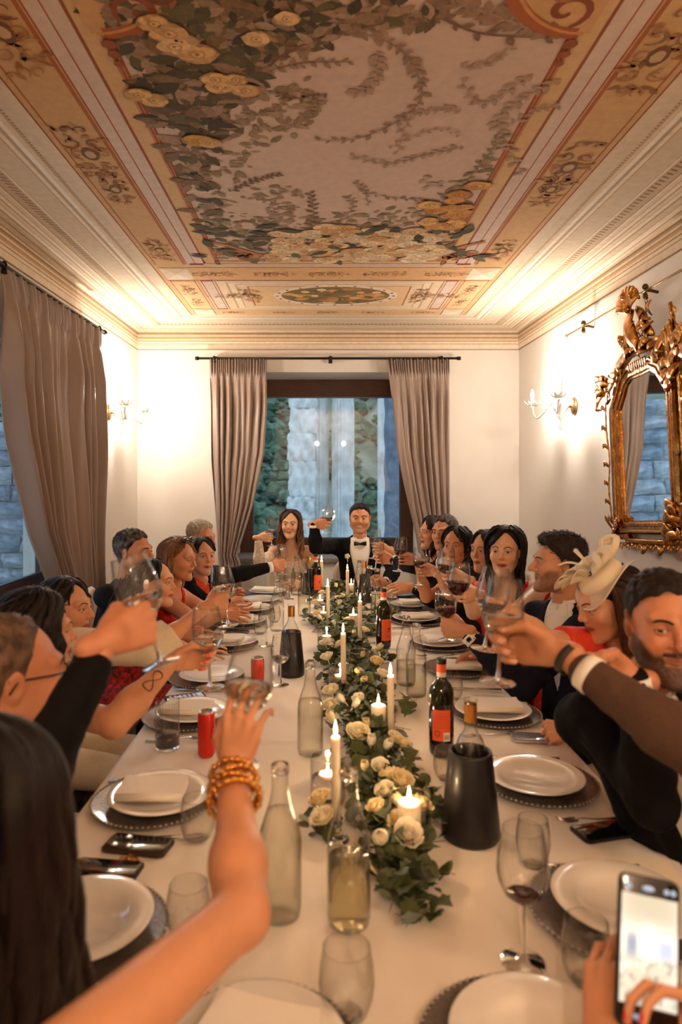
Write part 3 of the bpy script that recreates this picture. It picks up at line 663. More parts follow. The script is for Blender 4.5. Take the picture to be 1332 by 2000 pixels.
# stepped shoulder blocks and pediment
mb = MB()
for s in (-1, 1):
    msweep(mb, [(s*.39, 1.30), (s*.39, 1.36), (s*.362, 1.40), (s*.362, 1.74), (s*.375, 1.76), (s*.375, 1.84), (s*.362, 1.86), (s*.362, 2.12), (s*.30, 2.24), (s*.24, 2.30), (s*.23, 2.37), (s*.15, 2.40)], [(-.02, 0), (-.02, .05), (-.008, .07), (.008, .07), (.02, .05), (.02, 0)])
msweep(mb, [(-.24, 2.37), (-.12, 2.42), (.12, 2.42), (.24, 2.37)], [(-.03, 0), (-.03, .07), (-.01, .09), (.015, .09), (.03, .06), (.03, 0)])
msweep(mb, [(-.36, 1.30), (-.24, 1.30), (-.22, 1.27), (.22, 1.27), (.24, 1.30), (.36, 1.30)], [(-.02, 0), (-.02, .06), (-.005, .08), (.01, .08), (.02, .05), (.02, 0)])
mb.link('outer_moulding', m_gold, mirror, sharp=30)
def ml(mb, pts, wid, thick=.012, n=6):             # a carved leaf or strap following points (u,v,w)
    C = catmull(pts, 14); t = np.linspace(0, 1, 14); r = wid*np.sin(np.clip(t*.92+.06, 0, 1)*PI)**.7+.002
    v, f = tube(C, r, n, True, .34); mb.add([mm(*p) for p in v], [tuple(reversed(q)) for q in f])
rgm = random.Random(11)
# acanthus corners and side twigs
for (cu, cv, s, big) in ((-.40, 2.28, -1, 1.1), (.40, 2.30, 1, 1.5), (-.38, 1.33, -1, .8), (.38, 1.35, 1, 1.25)):
    mb = MB()
    for k in range(int(11*big)):
        a = rgm.uniform(0, 2*PI); L = rgm.uniform(.06, .13)*big; c = (cu+rgm.uniform(-.05, .04)*big, cv+rgm.uniform(-.08, .08)*big)
        e = (c[0]+math.cos(a)*L, c[1]+math.sin(a)*L); q = (e[0]+math.cos(a+2)*L*.4, e[1]+math.sin(a+2)*L*.4)
        ml(mb, [(c[0], c[1], .05), ((c[0]+e[0])/2, (c[1]+e[1])/2+.01, .10), (e[0], e[1], .11), (q[0], q[1], .085)], .020*big)
    for k in range(5): p = mm(cu+rgm.uniform(-.06, .06), cv+rgm.uniform(-.08, .08), .08); mb.ball(p, rgm.uniform(.010, .02), 8, 6)
    mb.link('carved_leaves', m_gold, mirror)
for s in (-1, 1):                                 # knobbly twig up each side
    tk = 1 if s > 0 else .5; mb = MB(); pts = [(s*.43, 1.40, .05), (s*.445, 1.6, .06), (s*.43, 1.8, .05), (s*.445, 2.0, .06), (s*.435, 2.2, .06), (s*.42, 2.42 if s > 0 else 2.26, .06), (s*.40, 2.56 if s > 0 else 2.3, .07)]
    C = catmull(pts, 70); r = tk*(.013+.006*np.abs(np.sin(np.arange(70)*1.1))); v, f = tube(C, r, 8); mb.add([mm(*p) for p in v], [tuple(reversed(q)) for q in f])
    for k in range(9):
        i = 6+k*7; p = C[i]; a = rgm.uniform(-.6, .6)+(0 if s > 0 else PI)
        ml(mb, [tuple(p), (p[0]+math.cos(a)*.03, p[1]+.03, .08), (p[0]+math.cos(a)*.055, p[1]+.01, .075)], .014)
    mb.link('twig', m_gold, mirror)
mb = MB()                                         # crest: shell on a leafy stem
for k in range(9):
    a = PI*(.02+.96*k/8); e = (-.03+.13*math.cos(a), 2.70+.10*math.sin(a))
    ml(mb, [(-.02, 2.64, .09), (-.02+.06*math.cos(a), 2.68+.05*math.sin(a), .13), (e[0], e[1], .12), (e[0]+.01*math.cos(a), e[1]-.02, .09)], .022)
mb.ball(mm(-.02, 2.665, .12), .024, 10, 8); mb.ball(mm(.05, 2.73, .12), .026, 10, 8); mb.ball(mm(-.05, 2.76, .11), .028, 10, 8)
mb.link('shell', m_gold, mirror)
mb = MB()
ml(mb, [(0, 2.66, .07), (-.03, 2.58, .11), (.03, 2.48, .12), (.08, 2.40, .09)], .055); ml(mb, [(.02, 2.66, .06), (.10, 2.58, .07), (.15, 2.50, .08), (.22, 2.44, .06)], .045); ml(mb, [(-.02, 2.62, .07), (-.08, 2.54, .09), (-.06, 2.46, .11), (-.11, 2.38, .08)], .032)
for k in range(22):
    a = rgm.uniform(0, 6.3); c = (rgm.uniform(-.13, .26), rgm.uniform(2.36, 2.56)); L = rgm.uniform(.05, .11); e = (c[0]+math.cos(a)*L, c[1]+math.sin(a)*L)
    ml(mb, [(c[0], c[1], .06), ((c[0]+e[0])/2, (c[1]+e[1])/2, .12), (e[0], e[1], .10), (e[0]+math.cos(a+1.8)*.03, e[1]+math.sin(a+1.8)*.03, .08)], rgm.uniform(.012, .022))
mb.link('crest', m_gold, mirror)
mb = MB()
for k in range(24):
    u = -.36+k*.031; ml(mb, [(u, 1.265, .04), (u+.015, 1.25-.012*(k % 3), .07), (u+.03, 1.262, .05)], .011)
for u in (-.02, .17): ml(mb, [(u-.05, 1.26, .05), (u, 1.22, .08), (u+.05, 1.25, .06)], .02)
mb.link('lower_garland', m_gold, mirror)
mb = MB()
for i in range(9): ml(mb, [(-.1+.025*i, 2.30, .06), (-.09+.025*i, 2.34, .075), (-.075+.025*i, 2.32, .06)], .008)
mb.link('carved_cartouche', m_gold, mirror)
tag(mirror, 'ornate carved gilt mirror hanging tilted on the right wall', 'mirror')
pr_ = tag(empty('picture_rail'), 'thin brass picture rail on brackets above the gilt mirror', 'rail')
def rl(px, py, X=1.775): Y = F*X/(px-VX); return Vector((X, Y, CZ-(py-VY)*Y/F))
a = rl(1107, 653); b = Vector((1.775, 2.2, a.z-.0)); a.z = rl(1140, 637).z; b.z = a.z
MB().tube([a, b], .007, 8).link('bar', m_brass, pr_); MB().ball(a, .012).link('finial', m_brass, pr_)
for px_ in (1141, 1262):
    Y = F*1.775/(px_-VX); mb = MB(); mb.tube([(1.775, Y, a.z), (1.80, Y, a.z), (1.84, Y, a.z-.01)], .009, 8); mb.ball((1.77, Y, a.z+.02), .017); mb.ball((1.77, Y, a.z-.03), (.014, .014, .022)); mb.tube([(1.77, Y, a.z-.03), (1.765, Y-.03, a.z-.05)], .008, 6); mb.link('bracket', mat('dark_brass', (96, 74, 44), .4, metal=.9), pr_)
mb = MB(); Y = F*1.775/(1262-VX)
for i in range(13):
    z = a.z-.04-i*.019; pts = [(1.775+.006*math.cos(t)*(i % 2), Y+.006*math.cos(t)*(1-i % 2), z+.011*math.sin(t)) for t in np.linspace(0, 2*PI, 10)]; mb.tube(pts, .0022, 5, cap=False)
mb.link('chain', mat('dark_brass'), pr_)
# ================================================================ TABLE
TXL = [(.3, -.645), (1.83, -.621), (2.745, -.616), (5.125, -.577)]; TXR = [(.3, .815), (1.83, .799), (2.745, .783), (5.125, .734)]
TY0, TY1 = .42, 5.12
table = tag(empty('dining_table', (0, 2.8, 0)), 'long dining table under the white cloth', 'table')
mb = MB().box((-.55, TY0+.05-2.8, .70), (.70, TY1-.05-2.8, TZ-.03)); mb.link('tabletop', m_wood, table, smooth=False)
for x in (-.48, .63):
    for y in (TY0+.15, 1.8, 3.4, TY1-.15): MB().box((x-.03, y-2.83, 0), (x+.03, y-2.77, .70)).link('leg', m_wood, table, smooth=False)
m_cloth = mat('white_linen', (232, 222, 208), .85, bump=.25, bscale=14, sheen=.2)
def cloth(u, v):
    # u across with the drops at both sides, v along
    y = TY0+(TY1-TY0)*np.clip((v-.06)/.88, 0, 1); a = np.interp(y, *zip(*TXL)); b = np.interp(y, *zip(*TXR))
    s = (u-.1)/.8; sc = np.clip(s, 0, 1); x = a+(b-a)*sc; d = np.maximum(0, -s)*8+np.maximum(0, s-1)*8; dv = np.maximum(0, (.06-v)/.06)+np.maximum(0, (v-.94)/.06)
    dd = np.maximum(d, dv); z = TZ-.001-.32*np.clip(dd, 0, 1)
    fold = .018*np.sin(y*19+3*np.sin(y*2))*d*np.where(s < .5, -1, 1)*.8+np.where(s < .5, -1, 1)*.015*(d > 0); x = x+fold
    y = y+np.where(v < .5, -1, 1)*(dv > 0)*(.012+.015*np.sin(x*17)*dv)
    flat = (dd == 0); z = z+flat*(.0014*np.sin(x*23+y*7)*np.sin(y*11+x*3)+.0016*np.exp(-((x-.08+.02*np.sin(y))/.006)**2)+.002*np.exp(-(((y-2.62))/.007)**2)+.002*np.exp(-(((y-3.9))/.007)**2)+.002*np.exp(-(((y-1.35))/.007)**2))
    return x, y, z
uu = np.concatenate([np.linspace(0, .1, 7)[:-1], np.linspace(.1, .9, 100), np.linspace(.9, 1, 7)[1:]]); vv = np.concatenate([np.linspace(0, .06, 6)[:-1], np.linspace(.06, .94, 220), np.linspace(.94, 1, 6)[1:]])
U, V2 = np.meshgrid(uu, vv); Pc = np.stack(cloth(U, V2), -1).reshape(-1, 3); nu = len(uu)
o = MB().add(Pc, [(j*nu+i, j*nu+i+1, (j+1)*nu+i+1, (j+1)*nu+i) for j in range(len(vv)-1) for i in range(nu-1)]).link('tablecloth', m_cloth)
tag(o, 'white linen cloth covering the long dining table', 'tablecloth')
# ---------------------------------------------------------------- crockery
m_china = mat('white_china', (232, 226, 216), .12, coat=.5)
m_charger = mat('smoked_glass_charger', (96, 86, 78), .18, noise=.35, nscale=140, bump=.2, bscale=160, coat=.4)
m_nap = mat('napkin_linen', (240, 232, 218), .9, bump=.12, bscale=220)
m_steel = mat('steel', (190, 184, 176), .2, metal=1)
def mk_charger():
    o = MB().lathe([(0, .003), (.10, .003), (.115, .006), (.155, .010), (.1605, .012), (.161, .015), (.155, .0145), (.115, .010), (.10, .007), (0, .007)], 48).link('charger_plate', m_charger)
    mb = MB()
    for k in range(72): a = k*PI/36; mb.ball((.159*math.cos(a), .159*math.sin(a), .015), .0034, 6, 4)
    mb.link('beaded_rim', mat('bead_glass', (170, 160, 150), .1, coat=1), o); return o
def mk_plate():
    return MB().lathe([(0, .0), (.075, .0), (.08, .004), (.095, .012), (.133, .021), (.136, .023), (.132, .0245), (.094, .0165), (.08, .008), (0, .006)], 56).link('dinner_plate', m_china)
def mk_bowlplate():
    return MB().lathe([(0, .0), (.06, .0), (.07, .004), (.086, .018), (.094, .022), (.132, .027), (.134, .029), (.131, .0305), (.093, .0265), (.083, .020), (.068, .008), (0, .006)], 56).link('soup_plate', m_china)
def mk_napkin(w=.17, d=.11):
    mb = MB()
    for i in range(3):
        def fn(u, v, i=i):
            x = (u-.5)*w*(1-.01*i); y = (v-.5)*d; return x, y, .003+i*.007+.0018*np.sin(u*5+i)+.0012*np.sin(v*7)+.0*u
        V_, F_ = grid(fn, 12, 8); mb.add(V_, F_); V3 = V_+np.array((0, 0, .0055)); mb.add(V3, F_)
        e = [(u, 0) for u in np.linspace(0, 1, 12)]+[(1, v) for v in np.linspace(0, 1, 8)[1:]]+[(u, 1) for u in np.linspace(1, 0, 12)[1:]]+[(0, v) for v in np.linspace(1, 0, 8)[1:]]
        q = np.array([np.stack(fn(np.array(u), np.array(v))) for u, v in e], float); n = len(q); mb.add(np.vstack([q, q+np.array((0, 0, .0055))]), [(k, (k+1) % n, n+(k+1) % n, n+k) for k in range(n)])
    y = -.5*d; mb.tube([(-w/2, y, .014), (w/2, y, .014)], .0105, 8)
    return mb.link('folded_napkin', m_nap)
def mk_fork():
    f = MB(); f.tube(catmull([(0, -.10, .002), (0, -.02, .003), (0, .03, .010), (0, .05, .009)], 16), np.interp(np.linspace(0, 1, 16), (0, .3, .8, 1), (.0075, .004, .003, .009)), 8, flat=.35)
    for k in range(4): x = (k-1.5)*.0055; f.tube([(x, .048, .009), (x, .075, .008), (x*1.02, .10, .015)], [.0022, .002, .0012], 6)
    return f.link('fork', m_steel)
def mk_knife():
    f = MB(); f.tube([(0, -.11, .006), (0, -.02, .006), (0, -.005, .006)], [.008, .0065, .004], 8, flat=.5)
    f.tube([(0, -.005, .006), (.001, .04, .005), (.001, .09, .005), (-.004, .115, .005)], [.005, .010, .0095, .002], 8, flat=.15); return f.link('knife', m_steel)
PROTO = {}
def place(kind, fn, loc, rotz, label, cat, group=None, scale=None):
    if kind not in PROTO: o = PROTO[kind] = fn()
    else: o = dup(PROTO[kind])
    o.location = loc; o.rotation_euler = (0, 0, rotz); 
    if scale: o.scale = (scale,)*3
    tag(o, label, cat, group); return o
# (charger centre px, plate centre px or None, napkin mode, words)
SETS = [
 ('right', (1052, 1533), 0, 'empty', 'behind the big black wine cooler'), ('right', (968, 1398), 2, 'plate', 'beside the silver-edged phone'),
 ('right', (898, 1309), 0, 'nap', 'beside the second wine bottle from the camera'), ('right', (862, 1262), 0, 'plate', 'in front of the man in the navy suit'),
 ('right', (815, 1215), 0, 'plate', 'beside the upright wine bottle in the middle'), ('right', (806, 1187), 0, 'plate', 'in front of the woman with a black bob'), ('right', (785, 1166), 0, 'plate', 'in front of the man with the watch'),
 ('left', (300, 1568), 0, 'plate', 'nearest the gold bracelets'), ('left', (367, 1403), 0, 'plate', 'behind the ridged tumbler and red can'), ('left', (404, 1328), 0, 'empty', 'under the tattooed arm'),
 ('left', (443, 1262), 0, 'plate', 'in front of the woman in red flowers'), ('left', (466, 1220), 0, 'plate', 'in front of the blonde woman'), ('left', (486, 1195), 0, 'plate', 'in front of the woman in the orange top'),
 ('left', (501, 1178), 0, 'empty', 'in front of the grey-haired man'), ('left', (517, 1161.5), 0, 'plate', 'at the far left corner of the table'),
 ('left', (158, 1830), 0, 'bowl', 'under the dark hair of the nearest woman'), ('near', (500, 2095), 0, 'empty2', 'at the bottom edge, left of the stemless glass'), ('near', (1030, 2080), 0, 'bowl', 'at the bottom edge, right of the stemless glass'), ('right', (1195, 1790), 0, 'bowl', 'behind the raised phone')]
for side, (px, py), off, mode, words in SETS:
    p = T(px, py); r0 = {'left': PI/2, 'right': -PI/2, 'near': 0}[side]+random.uniform(-.08, .08)
    c = place('charger', mk_charger, p, random.random(), 'smoked glass charger plate '+words, 'charger', 'smoked glass charger plates')
    sh = Vector((0, 0, .0145))
    if mode in ('plate', 'empty', 'empty2'):
        dx = {'left': .02, 'right': -.012, 'near': 0}[side]
        place('plate', mk_plate, p+Vector((dx, random.uniform(-.01, .01), .0105)), 0, 'white dinner plate '+words, 'plate', 'white dinner plates')
    if mode == 'bowl': place('soup', mk_bowlplate, p+Vector((.02 if side != 'left' else 0, 0, .011)), 0, 'white soup plate '+words, 'plate', 'white soup plates')
    if mode in ('plate', 'nap', 'empty2'):
        place('napkin', mk_napkin, p+Vector((0, -.01 if mode != 'empty2' else .02, .0305 if mode != 'nap' else .0155)), random.uniform(-.12, .12)+(0 if side != 'near' else -.2), 'folded white napkin on the plate '+words if mode != 'nap' else 'white napkin laid straight on the charger '+words, 'napkin', 'folded white napkins')
# cutlery lies across the cloth beside the plates
k = 0
for px, py, rz, kind, words in ((952, 1438, 1.9, 'fork', 'between the silver phone and the napkin plate'), (1160, 1604, 1.75, 'fork', 'just behind the black phone'), (850, 1282, 1.9, 'fork', 'before the fourth plate on the right'), (925, 1348, 1.45, 'knife', 'in front of the napkin on the charger'),
        (1020, 1484, 1.5, 'knife', 'at the edge behind the empty plate'), (1150, 1697, 1.55, 'knife', 'by the small card and raised phone'), (310, 1640, 1.5, 'knife', 'in front of the plate near the bracelets'), (290, 1527, 1.45, 'knife', 'behind the plate near the bracelets'), (400, 1350, 1.57, 'knife', 'beside the phone with the keypad screen'),
        (345, 1447, 1.5, 'fork', 'beside the ridged tumbler'), (790, 1196, 1.6, 'fork', 'beside the middle wine bottle'), (800, 1228, 1.6, 'knife', 'near the two clear bottles'), (480, 1240, 1.3, 'knife', 'beside the dark phone on the left')):
    q = T(px, py); a = 1 if px > VX else -1
    place(kind, mk_fork if kind == 'fork' else mk_knife, q+Vector((0, 0, .001)), rz*a, 'steel %s %s' % (kind, words), kind, 'steel cutlery')
# ---------------------------------------------------------------- glassware
m_glass = thin_glass('table_glass', (250, 250, 248), (128, 122, 112), 1.9, 2.6)
m_stem = mat('stem_glass', (255, 255, 255), .0, trans=1, ior=1.35)
m_water = mat('water', (252, 252, 250), .0, trans=1, ior=1.33)
m_red = mat('red_wine', (60, 6, 8), .02, trans=.25, ior=1.34)
m_white = mat('white_wine', (255, 250, 232), .0, trans=1, ior=1.33)
m_still = thin_glass('still_water', (253, 253, 249), (232, 228, 216), .6, 2.0)
m_frost = mat('sparkling', (226, 216, 178), .12, trans=.9, ior=1.2)
BOWL = [(.005, .0), (.018, .003), (.032, .015), (.041, .035), (.0435, .052), (.0415, .075), (.037, .10), (.033, .122)]   # from the top of the stem
def liquid(prof, h, shrink=.94):
    P = [(0, prof[0][1]+.002)]; 
    for (r0, z0), (r1, z1) in zip(prof[:-1], prof[1:]):
        if z0 <= h: P.append((r0*shrink, z0+.002))
        if z0 <= h < z1: rr = r0+(r1-r0)*(h-z0)/(z1-z0); P.append((rr*shrink, h)); break
    P.append((0, h)); return P
def wine_glass(foot, axis, wine, level, label, h=.215, group='raised wine glasses', s=1.0):
    """foot: world point under the stem; axis: up direction"""
    ax = Vector(axis).normalized(); q = Vector((0, 0, 1)).rotation_difference(ax)
    key = 'wg_%s_%.3f' % (wine, level)
    if key in PROTO: g = dup(PROTO[key])
    else:
        g = PROTO[key] = empty('wine_glass'); sz = h-.122
        M = Matrix.Translation((0, 0, sz))
        inner = [(r, z) for r, z in BOWL]
        MB().lathe(inner, 40, M=M, cap=False).link('bowl', m_glass, g)
        rim = MB(); rim.tube([(.033*math.cos(t), .033*math.sin(t), h) for t in np.linspace(0, 2*PI, 33)], .0008, 6, cap=False); rim.link('rim', m_glass, g)
        MB().lathe([(0, sz+.006), (.006, sz+.002), (.0040, sz-.008), (.0034, sz-.03), (.0036, .03), (.0055, .010), (.014, .005), (.036, .0022), (.0375, .001), (.036, 0), (0, 0)], 32).link('stem', m_stem, g)
        if wine: MB().lathe(liquid(BOWL, level), 36, M=M, cap=False).link('wine', {'red': m_red, 'white': m_white, 'water': m_water}[wine], g)
    g.location = foot; g.rotation_mode = 'XYZ'; g.rotation_euler = q.to_euler(); g.scale = (s,)*3
    return tag(g, label, 'wine glass', group)
def tumbler(base, label, r=.036, h=.095, fill=0, group='stemless glasses'):
    key = 'tb_%.3f_%.3f_%d' % (r, h, int(fill*100))
    if key in PROTO: g = dup(PROTO[key])
    else:
        g = PROTO[key] = empty('stemless_glass'); pr = [(0, .004), (r*.55, .003), (r*.8, .010), (r*.98, h*.3), (r*1.05, h*.5), (r, h*.75), (r*.88, h)]
        MB().lathe(pr, 36, cap=False).link('wall', m_glass, g); MB().lathe([(0, .0), (r*.55, 0), (r*.6, .004), (r*.4, .008), (0, .006)], 30).link('base', m_stem, g)
        rim = MB(); rim.tube([(r*.88*math.cos(t), r*.88*math.sin(t), h) for t in np.linspace(0, 2*PI, 33)], .0009, 6, cap=False); rim.link('rim', m_glass, g)
        if fill: MB().lathe(liquid(pr, h*fill, .95), 30, cap=False).link('water', m_water, g)
    g.location = base; return tag(g, label, 'glass', group)
for px, py, lab, r, h, fl in ((677, 1985, 'large empty stemless glass at the bottom centre of the table', .043, .112, 0), (386, 1640, 'stemless glass below the plate near the gold bracelets', .040, .10, 0), (368, 1830, 'stemless glass half hidden by the bare forearm', .040, .10, 0),
        (1145, 1918, 'stemless glass beside the hand that holds the phone', .040, .105, 0), (1041, 1690, 'stemless glass behind the nearest standing wine glass', .036, .105, 0), (766, 1178, 'low glass of water near the man with the watch', .036, .075, .6), (771, 1206, 'low glass of water beside the middle wine bottle', .038, .08, .5),
        (886, 1366, 'empty stemless glass behind the second wine bottle', .034, .09, 0), (872, 1522, 'stemless glass peeping out left of the black cooler', .036, .09, 0), (434, 1446, 'small glass between the red can and the raised hand', .032, .07, .5), (508, 1238, 'stemless glass beside the cooler on the left', .038, .09, 0),
        (536, 1215, 'stemless glass behind the clear bottle on the left', .036, .09, 0), (545, 1176, 'low glass near the far left plates', .036, .08, 0), (560, 1168, 'second low glass near the far left plates', .034, .08, 0), (745, 1168, 'low glass in front of the groom', .034, .07, 0)):
    tumbler(T(px, py), lab, r, h, fl)
def tiltax(a, b, dy=0):          # axis through photo points foot a and rim b at one depth
    return None
def hold_glass(foot_px, rim_px, Y, wine, level, label, h=.215, dY=0.0, s=1.0):
    a = W(*foot_px, Y); b = W(*rim_px, Y+dY); g = wine_glass(a, b-a, wine, level, label, h, s=s); return a, (b-a).normalized()
# glasses standing on the cloth
wine_glass(T(1021, 1880), (0, 0, 1), 'red', .012, 'nearest standing wine glass with dregs of red wine', h=.225, group='standing wine glasses', s=1.06)
wine_glass(T(521, 1262), (0, 0, 1), None, 0, 'empty wine glass left of the black cooler', group='standing wine glasses')
wine_glass(T(548, 1338), (0, 0, 1), 'white', .03, 'wine glass standing right in front of the left black cooler', group='standing wine glasses', s=.95)
wine_glass(T(565, 1170), (0, 0, 1), None, 0, 'empty wine glass in front of the bride', group='standing wine glasses')
# bottles
m_bg = mat('bottle_green_glass', (38, 40, 10), .04, trans=.35, ior=1.3, coat=.5)
m_bw = mat('bottle_dark_wine', (20, 9, 5), .06, coat=.8)
m_lab = mat('orange_label', (232, 96, 48), .55); m_ink = mat('label_ink', (70, 22, 14), .6); m_lw = mat('label_white', (232, 222, 206), .6)
m_clear = thin_glass('bottle_glass', (250, 250, 247), (168, 164, 152), 1.8, 2.4)
m_blk = mat('matt_black', (16, 13, 12), .42, coat=.15)
def wine_bottle(base, rz, label, lvl, back=False):
    b = tag(empty('wine_bottle', base, rz), label, 'bottle', 'red wine bottles with orange labels')
    body = [(0, .006), (.025, .001), (.034, .003), (.0375, .012), (.038, .03), (.038, .19), (.036, .205), (.029, .22), (.019, .232), (.0145, .243), (.0138, .26)]
    MB().lathe(liquid(body, lvl, 1.0)[1:], 40, cap=False).link('wine', m_bw, b)
    i = [q for q in body if q[1] > lvl]; MB().lathe([(np.interp(lvl, [z for r, z in body], [r for r, z in body]), lvl)]+i, 40, cap=False).link('glass', m_bg, b)
    MB().lathe([(.0143, .25), (.0147, .262), (.0147, .283)], 24, cap=False).link('capsule', m_lab, b)
    MB().lathe([(.0145, .243), (.0147, .25), (.0147, .258)], 24, cap=False).link('collar', m_lw, b)
    MB().lathe([(.0147, .283), (.0157, .285), (.0157, .297), (.014, .300), (0, .300)], 24).link('capsule_top', m_blk, b)
    def lpatch(a0, a1, z0, z1, nm, m, r=.0384, par=b):
        V_, F_ = grid(lambda u, v: (r*np.sin(a0+(a1-a0)*u), -r*np.cos(a0+(a1-a0)*u), z0+(z1-z0)*v), 16, 2); return MB().add(V_, F_).link(nm, m, par)
    if back:
        lb = lpatch(-.95, .6, .055, .15, 'label', m_lab); lpatch(.0, .55, .055, .082, 'barcode_panel', m_lw, .0386, lb)
        mb = MB()
        for i in range(9):
            a0 = .06+i*.05; V_, F_ = grid(lambda u, v: (.0388*np.sin(a0+.02*u), -.0388*np.cos(a0+.02*u), .060+.014*v), 3, 2); mb.add(V_, F_)
        mb.link('barcode', m_ink, lb); mb = MB()
        for i in range(6):
            V_, F_ = grid(lambda u, v: (.0387*np.sin(-.8+1.2*u), -.0387*np.cos(-.8+1.2*u), .095+.007*i+.0012*v), 10, 2); mb.add(V_, F_)
        for t in (0,):
            V_, F_ = grid(lambda u, v: (.0387*np.sin(-.5+.26*(.6+.4*v)*np.cos(u*6.28)), -.0387*np.cos(-.5+.26*(.6+.4*v)*np.cos(u*6.28)), .078+.010*(.6+.4*v)*np.sin(u*6.28)), 14, 2); mb.add(V_, F_)
        mb.link('label_print', mat('print_rust', (188, 70, 34), .6), lb)['kind'] = 'stuff'
    else:
        lb = lpatch(-.35, 1.5, .045, .152, 'label', m_lab); mb = MB()
        def strip(a0, a1, z0, z1): V_, F_ = grid(lambda u, v: (.0387*np.sin(a0+(a1-a0)*u), -.0387*np.cos(a0+(a1-a0)*u), z0+(z1-z0)*v), 8, 2); mb.add(V_, F_)
        # the emblem: a little running animal over a band of lettering
        strip(.55, .85, .100, .108); strip(.62, .66, .094, .100); strip(.78, .82, .094, .100); strip(.80, .9, .106, .114); strip(.52, .92, .091, .0925)
        for z, a0, a1 in ((.068, .35, .8), (.062, .5, .85)): strip(a0, a1, z, z+.0015)
        mb.link('label_print', m_ink, lb)['kind'] = 'stuff'
        for k_, ch in enumerate(('A', 'P', 'U', 'O', 'I', 'A')):          # the name across the label, as strokes
            G = {'A': [((0, 0), (.5, 1)), ((.5, 1), (1, 0)), ((.2, .4), (.8, .4))], 'P': [((0, 0), (0, 1)), ((0, 1), (.9, .8)), ((.9, .8), (0, .5))], 'U': [((0, 1), (.1, 0)), ((.1, 0), (.9, 0)), ((.9, 0), (1, 1))], 'O': [((0, 0), (0, 1)), ((0, 1), (1, 1)), ((1, 1), (1, 0)), ((1, 0), (0, 0))], 'I': [((.5, 0), (.5, 1))]}[ch]
            for p_, q_ in G:
                w_ = [(.40+k_*.14+x_*.09, .123+z_*.006) for x_, z_ in (p_, q_)]; d_ = [(.0388*math.sin(a_), -.0388*math.cos(a_), z_) for a_, z_ in w_]; mb.tube(d_, .0006, 4)
    return b
wine_bottle(T(862, 1474), .0, 'wine bottle with its back label and barcode, nearest the black cooler', .165, True)
wine_bottle(T(749, 1266), .0, 'wine bottle with orange front label in the middle of the table', .17)
wine_bottle(T(617, 1163), .0, 'wine bottle with orange label in front of the bride and groom', .2)
WB_ = [(0, .005), (.03, .002), (.038, .006), (.040, .02), (.040, .145), (.037, .165), (.029, .19), (.0205, .215), (.016, .24), (.0148, .268), (.0165, .272), (.0165, .284), (.0145, .286)]
def water_bottle(base, label, fill, m=None, s=1.0):
    b = empty('water_bottle', base); MB().lathe(WB_, 40, cap=False).link('glass', m_clear, b)
    if fill: MB().lathe(liquid(WB_, fill, .93), 36, cap=False).link('water', m if m is m_frost else m_still, b)
    mb = MB(); mb.lathe([(.0145, .268), (.0172, .270), (.0172, .284), (.0145, .286)], 24, cap=False); mb.link('lip', m_stem, b); b.scale = (s,)*3
    return tag(b, label, 'bottle', 'clear glass water bottles')
for px, py, lab, fl, mm_ in ((681, 1805, 'clear bottle half full of cloudy pale drink, nearest the camera', .125, m_frost), (547, 1790, 'full clear water bottle just right of the gold bracelets', .20, m_water), (606, 1474, 'clear bottle left of the garland in mid table', .17, m_water),
        (813, 1360, 'front bottle of the clear pair right of the garland', .12, m_water), (793, 1338, 'rear bottle of the clear pair right of the garland', .10, m_water), (736, 1199, 'right bottle of the distant clear pair near the middle wine bottle', .12, m_water),
        (722, 1191, 'left bottle of the distant clear pair near the middle wine bottle', .10, m_water), (594, 1203, 'clear bottle behind the garland tip, left of the candles', .15, m_water), (579, 1162, 'clear bottle of still water in front of the bride', .16, m_water), (541, 1232, 'clear bottle behind the left cooler', 0, None), (702, 1176, 'clear bottle between the groom and the pillar candle', .1, m_water)):
    water_bottle(T(px, py), lab, fl, mm_, 1.05 if py > 1700 else 1.0)
def cooler(base, label, r=.07, h=.205, bh=.33):
    c = tag(empty('wine_cooler', base), label, 'wine cooler', 'black wine coolers')
    MB().lathe([(0, 0), (r*.94, 0), (r, .006), (r, .02), (r*.74, h-.004), (r*.72, h), (r*.66, h), (r*.64, h-.006), (r*.6, .03), (0, .03)], 48).link('shell', m_blk, c)
    b = tag(empty('cooled_bottle', Vector(base)+Vector((0, 0, .032))), 'clear bottle with gold capsule inside '+label, 'bottle', 'clear bottles in coolers'); q = bh-.032
    prof = [(0, .003), (.034, .002), (.038, .01), (.038, q-.13), (.036, q-.115), (.028, q-.095), (.018, q-.08), (.0145, q-.07), (.0145, q-.01), (.016, q-.008), (.016, q)]
    MB().lathe(prof, 32, cap=False).link('glass', m_clear, b); MB().lathe([(.0152, q-.055), (.0152, q-.012)], 24, cap=False).link('capsule', mat('gold_foil', (190, 130, 60), .3, metal=.8), b)
    MB().lathe(liquid(prof, q-.14, .95), 28, cap=False).link('wine', m_white, b)
    return c
cooler(T(919, 1632), 'large black wine cooler on the right of the garland'); cooler(T(569, 1318), 'black wine cooler on the left of the table', .058, .19, .31)
cooler(T(712, 1176), 'black wine cooler in front of the groom', .05, .19, .29); cooler(T(603, 1160), 'black wine cooler behind the far orange-labelled bottle', .05, .18, .28)
